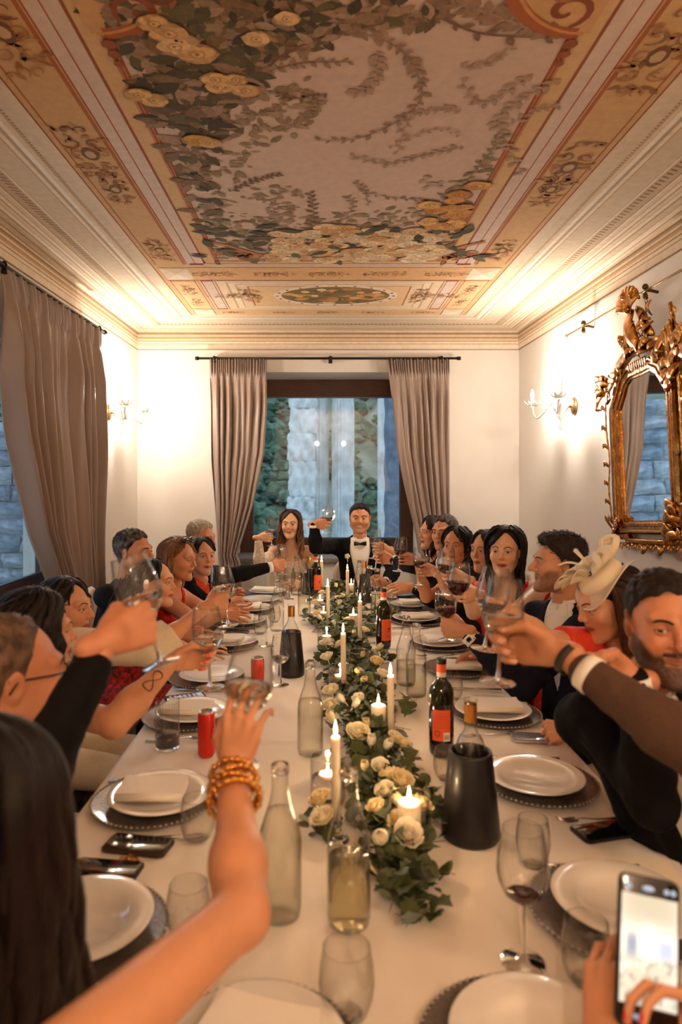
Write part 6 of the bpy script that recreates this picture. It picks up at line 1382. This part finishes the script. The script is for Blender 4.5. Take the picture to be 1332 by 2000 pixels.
# ================================================================ THE GUESTS
black = suitm('suit_black', (12, 10, 11)); navy = suitm('suit_navy', (24, 25, 40)); char = suitm('suit_charcoal', (28, 25, 27)); taupe = suitm('suit_taupe', (84, 62, 50), .15)
shirt = mat('shirt_white', (240, 234, 224), .8, bump=.05, bscale=200); m_redd = suitm('dress_red', (200, 30, 22), .3, .6); m_coral = suitm('dress_coral', (232, 70, 48), .2, .6); m_orange = suitm('top_orange', (228, 74, 34), .2, .6)
m_floral = mat('dress_floral', (206, 36, 24), .7, noise=1.6, nscale=55, ncol=(48, 22, 18), bump=.2, bscale=120); m_lace = mat('lace', (238, 226, 208), .85, noise=1.4, nscale=85, ncol=(206, 176, 150), bump=.9, bscale=85)
m_cream = suitm('cream_crepe', (226, 208, 178), .1, .7); m_lacew = mat('white_lace', (240, 230, 216), .85, noise=1.2, nscale=110, ncol=(200, 170, 146), bump=.9, bscale=110); m_gown = mat('black_gown', (18, 14, 16), .7)
m_goldj = mat('gold_jewellery', (214, 150, 70), .18, metal=1)
A3 = lambda px, py, Y: np.array(W(px, py, Y))
def grip(foot, rim, Y, t, wine, level, label, s=1.0, dY=0.0):
    """make the glass; return (point on the stem, axis) to hold it by"""
    a, u = hold_glass(foot, rim, Y, wine, level, label, s=s, dY=dY); return (np.array(a)+np.array(u)*t*s, np.array(u))
def ring_of(c, ax, r, rr, name, m, parent, n=26):
    ax = unit(ax); p = unit(np.cross(ax, (.3, .2, 1))); q = np.cross(ax, p); return MB().tube([np.array(c)+r*(math.cos(t)*p+math.sin(t)*q) for t in np.linspace(0, 2*PI, n)], rr, 8, cap=False).link(name, m, parent)
def earring(P, sx, m=None, drop=.018):
    c = xf(P['Mh'], np.array([(sx*.079, -.004, -.036), (sx*.081, -.003, -.036-drop)])); mb = MB(); mb.ball(c[0], .004, 8, 6); mb.ball(c[1], .006, 10, 8); mb.link('earring', m or m_goldj, P['root'])
# ---- end of the table
g = grip((531, 1066), (531, 1012), 5.42, .075, 'white', .035, "wine glass raised in the bride's hand")
P = person('smiling bride with long wavy brown hair and lace off-shoulder dress, raising a glass', A3(567, 1024, 5.60), (-.08, -1), 'pale', dict(fem=1, smile=.5, hair='long', len=.40, wave=.016, vol=.013, locks=150, tip=lin((150, 104, 70)), face=66, inw=-.01, fwd=.05, part=-.012, lip=(176, 84, 74)), 'long', (62, 38, 26),
       arms={'R': dict(el=A3(507, 1108, 5.42), glass=g, pose='pinch', flip=1), 'L': dict(el=A3(618, 1125, 5.5), wr=A3(590, 1140, 5.3), fwd=(-.6, -.7, 0), thumb=(-.5, 0, .6), pose='rest')}, outfit=dict(kind='dress', mat=m_lace, neck=.385, sleeve=1.92, soff=.30, ruffle=.002), byaw=(-.05, -1), hs=.98)
earring(P, -1, None, .02)
g = grip((642, 1042), (640, 988), 5.30, .075, 'white', .035, "wine glass raised high in the groom's hand")
P = person('smiling groom in a black tuxedo and bow tie, raising a glass', A3(703, 1013, 5.56), (-.06, -1), 'warm', dict(smile=1, jaw=1.06, fat=.8, width=1.04, quiff=.008, comb=(.2, -.3, .6), stubble=.35), 'short', (46, 34, 28),
       arms={'R': dict(el=A3(617, 1070, 5.35), glass=g), 'L': dict(el=A3(768, 1118, 5.42), wr=A3(752, 1138, 5.2), fwd=(-.9, -.5, 0), thumb=(-.2, -.5, .8), pose='fist')}, outfit=dict(kind='suit', mat=black, shirt=shirt, bow=1, pleats=1, vw=.078, vz=.10, lapel=.05), byaw=(-.04, -1), shw=1.08)
bt = MB(); c = P['wl']((.098, .118, .40))
for k in range(5): a = k*1.26; bt.ball(c+np.array((math.cos(a)*.012, -.012, math.sin(a)*.012+.01)), (.011, .006, .011), 8, 6)
bt.tube([c+np.array((0, -.01, 0)), c+np.array((.004, -.012, -.04))], .003, 6)
bt.link('boutonniere', mat('petal_ivory'), P['root'])
# ---- left side, far to near
g = grip((552, 1121), (550, 1062), 4.95, .075, None, 0, 'empty wine glass held out by the grey-haired man in front of the bride')
person('grey-haired older man in a dark suit reaching out his glass', A3(393, 1051, 4.85), (.9, -.42), 'ruddy', dict(hth=.012, fat=.8, open=.55, nose=1.1, grey=lin((190, 172, 152)), greyw=.75, comb=(-.2, .7, .1), quiff=.006, brow=(150, 120, 95)), 'short', (96, 76, 60),
       arms={'R': dict(el=A3(455, 1124, 4.72), glass=g, pose='pinch'), 'L': dict(el=A3(430, 1150, 5.0), wr=A3(450, 1163, 4.9), fwd=(1, -.15, -.1), thumb=(0, .6, .6), pose='fist')}, outfit=dict(kind='suit', mat=black, shirt=shirt, tie=black, vz=.24), pelvis=(-1.02, 4.85, .56), pitch=-.12, byaw=(1, -.3))
person('dark-haired woman in an orange V-neck top and black jacket looking at the camera', A3(395, 1086, 4.42), (.55, -.84), 'warm', dict(fem=1, bun=(0, -.13, .0), vol=.008, locks=90, hair='long', face=40), 'long', (30, 18, 14),
       arms={'R': dict(el=A3(405, 1180, 4.3), wr=A3(445, 1176, 4.32), fwd=(1, .1, -.15), thumb=(0, .6, .8), pose='rest')}, outfit=dict(kind='suit', mat=black, shirt=m_orange, vw=.09, vz=.12, lapel=.02), pelvis=(-1.0, 4.42, .56), gaze=(.25, 1, .05), byaw=(.8, -.5))
P = person('blonde-grey woman in a red sleeveless dress with sunglasses on her hair', A3(350, 1091, 3.98), (.93, -.34), 'ruddy', dict(fem=1, open=.35, fat=1, len=.30, locks=150, vol=.018, face=78, wave=.008, tip=lin((170, 128, 88)), brow=(110, 78, 56), nose=1.1, lip=(170, 90, 74)), 'long', (128, 88, 58),
       arms={'R': dict(el=A3(385, 1215, 3.82), wr=A3(435, 1201, 3.85), fwd=(1, .12, -.1), thumb=(0, .6, .8), pose='rest', armr=1.25), 'L': dict(el=A3(400, 1190, 4.12), wr=A3(442, 1190, 4.05), fwd=(1, -.1, -.1), thumb=(0, .6, .8), pose='rest', armr=1.2)}, outfit=dict(kind='dress', mat=m_redd, neck=.40, strap=.022, vneck=.10), pelvis=(-1.05, 3.98, .56), pitch=-.12, girth=1.08)
sg = MB()
for sx in (-1, 1): sg.ball((sx*.032, .052, .118), (.028, .014, .018), 12, 8, M=np.array(P['Mh'])); sg.tube(xf(P['Mh'], np.array([(sx*.055, .05, .115), (sx*.084, .0, .07), (sx*.088, -.03, .03)])), .0025, 6)
sg.link('sunglasses', m_scr, P['root'])
person('heavy-set dark-haired man in a dark suit, half hidden by the nearest glass', A3(262, 1079, 3.72), (.96, -.28), 'ruddy', dict(hth=.013, fat=1, grey=lin((120, 104, 92)), greyw=-.1, comb=(0, .6, .2), jaw=1.05, open=.6), 'short', (44, 36, 32),
       arms={'R': dict(el=(-.95, 3.5, .86), wr=(-.72, 3.52, .80), fwd=(1, .1, -.1), thumb=(0, .6, .8), pose='rest')}, outfit=dict(kind='suit', mat=char, shirt=shirt), pelvis=(-1.18, 3.72, .56), shw=1.1)
person('woman in a red floral top with dark hair pulled back, seen in profile', A3(301, 1138, 3.40), (1, -.14), 'fair', dict(fem=1, bun=(0, -.115, -.055), vol=.004, locks=120, hair='long', face=48, nose=.92, lip=(190, 92, 74)), 'long', (24, 15, 12),
       arms={'R': dict(el=(-.78, 3.12, .90), wr=(-.60, 3.2, .80), fwd=(1, .15, -.1), thumb=(0, .6, .8), pose='rest')}, outfit=dict(kind='top', mat=m_floral, neck=.50, sleeve=.75, puff=.012, fine=1, ruffle=.003), pelvis=(-1.05, 3.36, .56))
hb = MB(); rs_ = np.random.RandomState(4)
for i in range(70):
    a = np.array((-.955+rs_.randn()*.018, 3.38+rs_.randn()*.022, 1.10+rs_.randn()*.015)); q = a+np.array((-.05+rs_.randn()*.03, -.08+rs_.randn()*.03, -.34-rs_.rand()*.08)); v, fc = tube(catmull([a, (a+q)/2+np.array((-.03, 0, 0)), q], 9), .010*np.interp(np.linspace(0, 1, 9), (0, .3, .8, 1), (.6, 1, .8, .1)), 6, flat=.5); hb.add(v, fc, lin((30+rs_.randint(14), 18, 14)))
hb.link('long_hair', m_hair, bpy.data.objects['person.006'] if 'person.006' in bpy.data.objects else None)
g = grip((446, 1222), (429, 1098), 2.72, .095, 'white', .05, 'glass of white wine held by the cream-sleeved arm on the left', 1.12)
person('woman with a dark fringe and cream blazer reaching out her glass', A3(128, 1190, 2.66), (1, -.12), 'warm', dict(fem=1, bun=(0, -.12, .03), vol=.016, locks=110, hair='long', face=46, nose=1.15, lip=(184, 84, 66)), 'long', (34, 20, 15),
       arms={'R': dict(el=A3(300, 1268, 2.5), glass=g, sh=(-.90, 2.52, .99))}, outfit=dict(kind='top', mat=m_cream, neck=.46, sleeve=1.32, puff=.022, soff=0), pelvis=(-1.12, 2.66, .56))
g = grip((411, 1343), (402, 1180), 1.90, .085, 'white', .045, 'glass of white wine held by the tattooed arm', 1.04)
P = person('woman in white lace with a dark bob seen from behind, tattooed forearm raised', A3(72, 1238, 2.02), (.86, .5), 'warm', dict(fem=1, len=.24, locks=230, vol=.030, face=60, wave=.012, hair='long', inw=.04, lock=.012), 'long', (26, 16, 13),
       arms={'L': dict(el=A3(222, 1412, 1.72), glass=g, pose='grip', nail=(214, 50, 30), h=.0028, armr=1.12)}, outfit=dict(kind='dress', mat=m_lacew, neck=.47, sleeve=.42, puff=.004, ruffle=.003), pelvis=(-1.02, 1.95, .56), byaw=(1, .1))
earring(P, 1, mat('pearl', (230, 222, 214), .2), .002)
sh, el, wr, th, a_ = P['A']['L']; d = unit(wr-el); n_ = unit(np.array((.15, -1, .25))-d*np.dot((.15, -1, .25), d)); s_ = np.cross(d, n_); t = np.linspace(0, 2*PI, 60); mid = el+(wr-el)*.62
pts = [mid+d*(.030*math.sin(q))+s_*(.013*math.sin(2*q)*1.0)+n_*(.0325*a_['armr']*th*1.0) for q in t]
def on_arm(p):
    tt = np.clip((p-el).dot(wr-el)/np.dot(wr-el, wr-el), 0, 1); ax = el+(wr-el)*tt; rr = .0375*th*1.12+(.0245*th*1.12-.0375*th*1.12)*max(0, (tt-.36)/.64); return ax+unit(p-ax)*(rr+.0016)
MB().tube([on_arm(p) for p in pts], np.interp(t, (0, 1.5, 3.1, 4.7, 6.28), (.0010, .0016, .0010, .0017, .0010)), 6, cap=False).link('infinity_tattoo', mat('tattoo_ink', (62, 42, 38), .6), P['root'])
g = grip((316, 1297), (250, 1088), 1.33, .088, 'white', .045, 'nearest raised glass on the left, held by the man in spectacles', 1.02)
P = person('man in black suit and spectacles with thin grey hair, seen from behind', A3(22, 1322, 1.36), (.80, .60), 'ruddy', dict(fat=.8, hth=.007, grey=lin((126, 98, 76)), greyw=.1, tufts=700, width=1.02), 'recede', (70, 50, 38), arms={'R': dict(el=(-.505, 1.10, 1.05), glass=g, h=.0026, sh=(-.56, 1.22, 1.08))}, outfit=dict(kind='suit', mat=black, shirt=shirt, fine=1, sleeve=.84, cuff=0), pelvis=(-.98, 1.30, .56), hres=.0028, shw=.9)
M_ = np.array(P['Mh']); gf = MB()
for sx in (-1, 1):
    gf.tube(xf(M_, np.array([(sx*.032+.024*math.cos(t), .106-.010*abs(math.cos(t))*(1 if math.cos(t)*sx > 0 else 0), .002+.018*math.sin(t)) for t in np.linspace(0, 2*PI, 24)])), .0018, 6, cap=False); gf.tube(xf(M_, np.array([(sx*.055, .098, .008), (sx*.076, .06, .010), (sx*.081, -.004, .012), (sx*.082, -.022, -.012)])), .0022, 6)
gf.tube(xf(M_, np.array([(-.009, .106, .006), (0, .110, .009), (.009, .106, .006)])), .0018, 6); gf.link('spectacles', m_scr, P['root'])
# nearest woman on the left with bracelets
ga, gu = hold_glass((466, 1492), (497, 1257), 1.215, 'white', .05, 'glass of white wine cupped by the hand with gold bracelets', s=1.0)
P = person('nearest woman from behind with long dark hair and gold bracelets, arm raised', (-.43, .84, 1.185), (.55, .85), 'warm', dict(fem=1, len=.46, locks=330, vol=.030, face=40, lock=.015, wave=.008, inw=-.03, hair='long', back=1, tip=lin((30, 17, 11))), 'long', (22, 13, 9),
       arms={'R': dict(el=(-.108, .91, 1.035), sh=(-.25, .66, 1.045), glass=(np.array(ga)+np.array(gu)*.122+np.array((.016, 0, 0)), (-1, .30, .12)), fd=(.16, .20, 1), pose='cup', h=.0024, armr=1.13)}, outfit=dict(kind='dress', mat=m_redd, neck=.40, strap=.03, fine=1), pelvis=(-.74, .60, .56), byaw=(.5, .85), hres=.0045)
sh, el, wr, th, a_ = P['A']['R']; d = unit(wr-el)
for k, (t, r, tilt) in enumerate(((-.010, .037, .1), (-.028, .039, -.16), (-.044, .040, .12), (-.060, .0415, -.05))):
    ax = unit(d+np.array((tilt, .1*tilt, 0))); b = ring_of(wr+d*t, ax, r, .0036, 'bangle', m_goldj, P['root'], 40); mb = MB(); p = unit(np.cross(ax, (.3, .2, 1))); q = np.cross(ax, p)
    for j in range(22): an = j*.2856; mb.ball(wr+d*t+r*(math.cos(an)*p+math.sin(an)*q), .0052 if j % 2 else .0062, 8, 6)
    mb.link('bangle_beads', m_goldj, P['root'])['kind'] = 'stuff'
# ---- right side, far to near
g = grip((729, 1091), (734, 1040), 5.0, .08, None, 0, 'empty glass raised in front of the groom, left of a crossing pair')
person('woman with wavy dark hair in black, in profile beside the right curtain', A3(845, 1041, 5.02), (-.93, -.38), 'fair', dict(fem=1, len=.30, locks=130, wave=.012, vol=.016, face=62), 'long', (44, 26, 20), arms={'R': dict(el=A3(800, 1098, 5.0), glass=g)}, outfit=dict(kind='dress', mat=m_gown, neck=.42, strap=.03), pelvis=(1.05, 5.0, .56))
g = grip((733, 1112), (741, 1051), 4.82, .085, None, 0, 'empty glass tilted against another in front of the groom')
P = person('grey-templed man in a charcoal suit, gazing at the camera, hands near a watch', A3(868, 1041, 4.72), (-.62, -.78), 'warm', dict(grey=lin((120, 108, 98)), greyw=-.15, hth=.011, nose=1.15, stubble=.5, open=.8, brow=(40, 28, 22)), 'short', (54, 44, 38),
       arms={'R': dict(el=A3(806, 1104, 4.65), glass=g), 'L': dict(el=A3(850, 1172, 4.4), wr=A3(806, 1147, 4.4), fwd=(-1, .05, -.05), thumb=(0, .7, .6), pose='rest')}, outfit=dict(kind='suit', mat=char, shirt=shirt, sleeve=.86), pelvis=(1.08, 4.7, .56), gaze=(-.3, 1, 0))
sh, el, wr, th, a_ = P['A']['L']; d = unit(wr-el); ring_of(wr-d*.02, d, .029, .004, 'watch_strap', mat('watch_gold', (206, 176, 130), .2, metal=1), P['root']); MB().ball(wr-d*.02+np.array((0, -.028, .012)), (.012, .006, .012), 12, 8).link('watch_face', m_china, P['root'])
g = grip((778, 1116), (784, 1050), 4.25, .085, 'red', .042, 'glass of red wine raised in front of the right curtain')
person('woman with a short black bob, hand raised with red wine', A3(891, 1066, 4.28), (-.50, -.87), 'tan', dict(fem=1, len=.22, locks=130, vol=.014, face=60, inw=.05, smile=.2), 'long', (20, 13, 12), arms={'R': dict(el=A3(832, 1166, 4.1), glass=g, pose='pinch')}, outfit=dict(kind='dress', mat=m_gown, neck=.44, strap=.05), pelvis=(1.08, 4.25, .56), gaze=(.05, 1, .05))
g = grip((818, 1142), (821, 1068), 3.98, .085, 'red', .045, 'glass of red wine held by the hand with a pearl bracelet')
P = person('woman in an orange dress half hidden behind long black hair', A3(950, 1076, 3.95), (-.78, -.62), 'warm', dict(fem=1, bun=(0, -.13, .02), vol=.010, locks=90, face=44, hair='long'), 'long', (36, 22, 18), arms={'R': dict(el=A3(880, 1160, 3.85), glass=g)}, outfit=dict(kind='dress', mat=m_coral, neck=.44, sleeve=.3, puff=.01), pelvis=(1.1, 3.95, .56), gaze=(.15, 1, 0))
sh, el, wr, th, a_ = P['A']['R']; d = unit(wr-el); pm = MB()
for j in range(16): an = j*.3927; p = unit(np.cross(d, (.3, .2, 1))); q = np.cross(d, p); pm.ball(wr-d*.015+.028*(math.cos(an)*p+math.sin(an)*q), .0052, 8, 6)
pm.link('pearl_bracelet', mat('pearl'), P['root'])['kind'] = 'stuff'
g1 = grip((866, 1161), (874, 1070), 3.35, .085, 'red', .045, 'glass of red wine behind the largest glass of red on the right', 1.05); g2 = grip((887, 1213), (899, 1098), 2.85, .10, 'red', .05, 'largest raised glass of red wine, right of the middle', 1.15)
P = person('woman with long black hair and red sleeveless dress looking into the camera', A3(986, 1077, 3.42), (-.42, -.90), 'pale', dict(fem=1, len=.44, locks=210, vol=.020, face=64, part=-.015, smile=.25, lip=(170, 50, 48), jaw=.98), 'long', (18, 12, 12), arms={'R': dict(el=A3(925, 1196, 3.25), glass=g1), 'L': dict(el=A3(975, 1222, 3.05), glass=g2, armr=1.0)}, outfit=dict(kind='dress', mat=m_redd, neck=.42, strap=.028, vneck=.05, ruffle=.002), pelvis=(1.08, 3.45, .56), gaze=(-.02, 1, .02))
earring(P, 1)
g = grip((873, 1250), (868, 1158), 2.88, .07, 'red', .045, 'low-held glass of red wine in the hand of the man in navy')
person('bearded dark-haired man in a navy suit and open white shirt, in profile', A3(1089, 1100, 2.92), (-1, .02), 'warm', dict(beard=.45, beardcol=(70, 48, 36), hth=.020, quiff=.012, tufts=900, tuft=.020, comb=(0, .6, .3), nose=1.12, jaw=1.02, shave=(58, 44, 36)), 'short', (44, 34, 28),
       arms={'L': dict(el=A3(1020, 1345, 2.66), glass=g, pose='pinch', sh=(1.03, 2.72, 1.01)), 'R': dict(el=(.92, 3.1, .86), wr=(.76, 3.08, .80), fwd=(-1, 0, -.1), thumb=(0, -.6, .8), pose='rest')}, outfit=dict(kind='suit', mat=navy, shirt=shirt, vw=.07, vz=.16, cspread=.012, sleeve=.86), pelvis=(1.12, 2.9, .56), byaw=(-.85, -.52), shw=1.02)
g = grip((946, 1268), (970, 1106), 2.02, .10, 'red', .03, 'glass of dark wine just behind the nearest raised glass on the right', 1.14)
P = person('woman wearing a cream fascinator and coral dress, long dark hair, looking down', A3(1186, 1176, 2.22), (-1, -.22), 'fair', dict(fem=1, len=.40, locks=230, vol=.012, face=70, wave=.004, tip=lin((96, 52, 30)), part=0, hair='long', open=.4), 'long', (34, 20, 14),
       arms={'R': dict(el=A3(1062, 1252, 2.14), glass=g, pose='grip', sh=(.88, 2.26, 1.06), armr=1.12), 'L': dict(el=A3(1180, 1440, 1.95), wr=A3(1128, 1428, 2.12), fwd=(-1, .25, -.1), thumb=(0, .6, .7), pose='fist', nail=(190, 140, 120))}, outfit=dict(kind='dress', mat=m_coral, neck=.44, sleeve=.62, puff=.006), pelvis=(1.12, 2.2, .56), pitch=-.30)
M_ = np.array(P['Mh']); m_org = mat('organza', (244, 228, 196), .6, sheen=.5, alpha=.62); m_org2 = mat('organza_dense', (246, 230, 198), .6, sheen=.5, alpha=.9)
fh = empty('fascinator', parent=P['root']); R_ = M_@np.array(Matrix.Translation((-.012, .012, .098)))@np.array(Matrix.Rotation(-.42, 4, 'X'))@np.array(Matrix.Rotation(.22, 4, 'Y'))
MB().lathe([(0, .020), (.055, .020), (.072, .012), (.078, -.012), (.074, -.020)], 44, M=R_, cap=False).link('crown', m_org2, fh)
V_, F_ = grid(lambda u, v: ((.070+.034*v)*np.cos(u*6.2832)*1.05, (.070+.040*v)*np.sin(u*6.2832), -.018+.02*np.sin(u*12.57+1)*v-.012*v), 60, 6); o = MB().add(xf(R_, V_), F_).link('brim', m_org, fh)
MB().tube(xf(R_, np.array([(.104*math.cos(t)*1.05, .110*math.sin(t), -.030+.02*math.sin(2*t+1)) for t in np.linspace(0, 2*PI, 60)])), .0022, 6, cap=False).link('brim_edge', m_org2, fh)
rf = random.Random(3)
for k in range(15):
    a = rf.uniform(0, 6.28); r0 = rf.uniform(0, .05); c = np.array((r0*math.cos(a), r0*math.sin(a), .02)); L = rf.uniform(.04, .085); hgt = rf.uniform(.02, .055); b = a+rf.uniform(-1, 1); d = np.array((math.cos(b), math.sin(b), 0)); s_ = np.array((-d[1], d[0], 0))
    C = catmull([c, c+d*L*.5+s_*.02+np.array((0, 0, hgt)), c+d*L+np.array((0, 0, hgt*.7)), c+d*L*.6-s_*.022+np.array((0, 0, hgt*.4)), c], 20); v, fc = tube(C, .013, 6, flat=.12); MB().add(xf(R_, v), fc).link('ribbon_loop', m_org2, fh)
for k in range(5):
    a = rf.uniform(-.5, 2.6); C = catmull([(0, 0, .03), (.05*math.cos(a), .05*math.sin(a), .08), (.10*math.cos(a), .10*math.sin(a), .075+.02*rf.random())], 12); v, fc = tube(C, np.linspace(.003, .009, 12)*np.interp(np.linspace(0, 1, 12), (0, .85, 1), (1, 1, .1)), 6, flat=.2); MB().add(xf(R_, v), fc).link('feather', m_org2, fh)
person('bearded man in a black suit with cropped hair, glancing aside, nearest on the right', A3(1297, 1218, 1.56), (-.16, -1), 'ruddy', dict(beard=1.0, beardcol=(20, 12, 9), hth=.0045, tufts=1300, tuft=.005, jaw=1.0, nose=1.12, open=.72, smile=.15, brow=(26, 17, 13), width=1.0, shave=(70, 48, 38)), 'crop', (34, 24, 19),
       arms={'R': dict(el=(.73, 1.50, .90), wr=A3(1238, 1326, 1.50), fwd=(-1, .1, .12), thumb=(0, .3, 1), pose='fist', nail=(206, 150, 124), h=.0028, sh=(.66, 1.66, 1.04))}, outfit=dict(kind='suit', mat=black, shirt=shirt, vw=.045, fine=1, sleeve=.97), pelvis=(.98, 1.68, .56), hres=.0021, gaze=(.42, 1, -.05), pitch=-.05, byaw=(-.5, -.85))
g = grip((972, 1333), (986, 1134), 1.42, .085, 'white', .045, 'nearest raised glass on the right, held by the grey-brown sleeve', 1.0)
P = person('man mostly out of frame, grey-brown sleeve with a dark wristband reaching across', (.98, .72, 1.36), (-.7, .7), 'tan', {}, 'short', (40, 28, 22), arms={'R': dict(el=(.645, 1.14, 1.150), glass=g, h=.0024, sh=(.84, .88, 1.17), armr=.90)}, outfit=dict(kind='suit', mat=taupe, shirt=shirt, fine=1, sleeve=.77, cl=.025), pelvis=(1.12, .70, .70), byaw=(-.7, .7))
sh, el, wr, th, a_ = P['A']['R']; d = unit(wr-el); v, fc = tube([wr-d*.034, wr-d*.018], [.031, .0302], 28, cap=False); o = MB().add(v, fc).link('wristband', mat('dark_band', (44, 40, 34), .7), P['root']); solid(o, .003)
# ---- hands holding up a phone, bottom right
pc_ = A3(1262, 1856, .86); ph = empty('raised_phone', pc_); ph.rotation_euler = Euler((math.radians(70), math.radians(7), math.radians(-10)), 'XYZ'); tag(ph, 'phone held up in the right corner, its lit screen showing the room', 'phone')
rbox('case', .074, .168, .009, .010, m_case, ph); rbox('bezel', .071, .165, .001, .009, m_scr, ph, .0088)
def scr(name, x0, x1, y0, y1, z, c, e, soft=0): return MB().box((x0, y0, z), (x1, y1, z+.0003)).link(name, mat('screen_%s' % name, c, .5, emit=e, emitcol=c), ph, smooth=False)
# the live picture: pale ceiling, bright wall, two blue windows, the white table and dark guests
nx_, ny_ = 40, 70; V_, F_ = grid(lambda u, v: (-.0335+.067*u, -.058+.120*v, .0101+0*u), nx_, ny_); u = (V_[:, 0]+.0335)/.067; v = (V_[:, 1]+.058)/.120
Cs = np.ones((len(V_), 3))*np.array((.60, .68, .68)); 
def patch(cx, cy, wx, wy, c, p=4): 
    global Cs
    m = np.exp(-np.abs((u-cx)/wx)**p-np.abs((v-cy)/wy)**p)[:, None]; Cs = Cs*(1-m)+np.array(c)*m
patch(.5, .95, .6, .22, (.42, .46, .40)); patch(.5, .55, .6, .12, (.82, .88, .90)); patch(.2, .52, .11, .13, (.22, .32, .46)); patch(.80, .53, .17, .11, (.40, .54, .80)); patch(.5, .56, .12, .16, (.9, .93, .93)); patch(.5, .20, .55, .22, (.50, .56, .52))
for k in range(60): patch(rf.random(), rf.uniform(.05, .42), .03, .02, rf.choice([(.16, .2, .18), (.78, .84, .82), (.3, .36, .3), (.7, .78, .74)]), 2)
MB().add(V_, F_, Cs).link('live_picture', mat('live_screen', vcol=True, rough=.5, emit=.62), ph)
for x, y, w, h in ((-.026, .0695, .004, .004), (-.002, .0705, .0075, .0035), (.020, .0705, .0035, .0035), (.028, .0705, .0035, .0035), (-.012, -.070, .006, .003)): MB().lathe([(0, .0103), (1, .0103), (1, .0106), (0, .0106)], 16, M=Matrix.Translation((x, y, 0))@Matrix.Diagonal((w, h, 1, 1))).link('screen_icon', mat('icon_blue', (150, 180, 214), .5, emit=.4), ph)
mR = ph.rotation_euler.to_matrix(); ex, ey, ez = [np.array(mR.col[i]) for i in range(3)]; pc0 = np.array(pc_)
person('woman out of frame with red nails, hands raising the lit phone', (.86, .28, 1.36), (-.5, .86), 'warm', dict(fem=1, len=.3, locks=60), 'long', (40, 26, 20),
       arms={'L': dict(el=(.46, .52, .90), wr=pc0-ey*.125-ex*.040-ez*.035, fwd=ey+ex*.10-ez*.02, thumb=ex*.8+ez*.8, pose='cup', nail=(206, 22, 18), h=.0026, sh=(.62, .32, 1.06)), 'R': dict(el=(.66, .60, .92), wr=pc0+ex*.115-ey*.085-ez*.01, fwd=-ex+ey*.62+ez*.02, thumb=ez+ey*.3, pose='cup', nail=(206, 22, 18), h=.0026, sh=(.86, .42, 1.06))}, outfit=dict(kind='dress', mat=m_gown, neck=.44, strap=.03), pelvis=(.95, .10, .62), byaw=(-.5, .86))
# ---- chairs: white covered chairs for everyone seated
m_chair = mat('chair_cover', (214, 200, 178), .8, noise=.12, nscale=12, bump=.2, bscale=60)
def mk_chair():
    c = empty('banquet_chair'); rbox('seat', .44, .44, .07, .06, m_chair, c, .40)
    V_, F_ = grid(lambda u, v: ((.21-.05*np.clip(v-.7, 0, 1)**1*2)*(2*u-1)*np.sqrt(np.clip(1-np.clip(v-.62, 0, 1)**2/.155, .02, 1)), -.20-.05*v-.02*np.cos((u-.5)*3), .44+.52*v), 16, 18); o = MB().add(V_, F_).link('backrest', m_chair, c); solid(o, .04)
    for x in (-.19, .19):
        for y in (-.19, .19): MB().tube([(x, y, .40), (x*1.05, y*1.05, 0)], [.018, .014], 10).link('leg', m_wood, c)
    return c
ch0 = None; CH = [(-1.06, 4.85, 'grey-haired older man'), (-1.04, 4.42, 'woman in the orange top'), (-1.09, 3.98, 'blonde-grey woman'), (-1.24, 3.70, 'heavy-set man in charcoal'), (-1.12, 3.30, 'woman in red flowers'), (-1.18, 2.66, 'woman in the cream blazer'), (-1.08, 1.95, 'woman in white lace'), (-1.04, 1.28, 'man in spectacles'), (-.80, .56, 'nearest woman with bracelets'),
      (1.12, 5.0, 'woman in black by the curtain'), (1.14, 4.62, 'man with the watch'), (1.14, 4.2, 'woman with the black bob'), (1.16, 3.90, 'woman in orange on the right'), (1.14, 3.42, 'woman with long black hair'), (1.18, 2.9, 'man in the navy suit'), (1.18, 2.2, 'woman in the fascinator'), (1.05, 1.70, 'bearded man in black')]
for x, y, who in CH:
    c = mk_chair() if ch0 is None else dup(ch0); ch0 = ch0 or c; c.location = (x, y, 0); c.rotation_euler = (0, 0, -PI/2 if x < 0 else PI/2); tag(c, 'cream covered chair of the '+who, 'chair', 'covered dining chairs')
for x, who in ((-.26, 'bride'), (.31, 'groom')): c = dup(ch0, (x, 5.66, 0), (0, 0, PI)); tag(c, 'cream covered chair of the '+who, 'chair', 'covered dining chairs')
# extra covered chair back seen between the curtain and the man in charcoal
c = dup(ch0, (-1.38, 3.12, 0), (0, 0, -1.2)); tag(c, 'empty cream chair in front of the large curtain', 'chair', 'covered dining chairs')
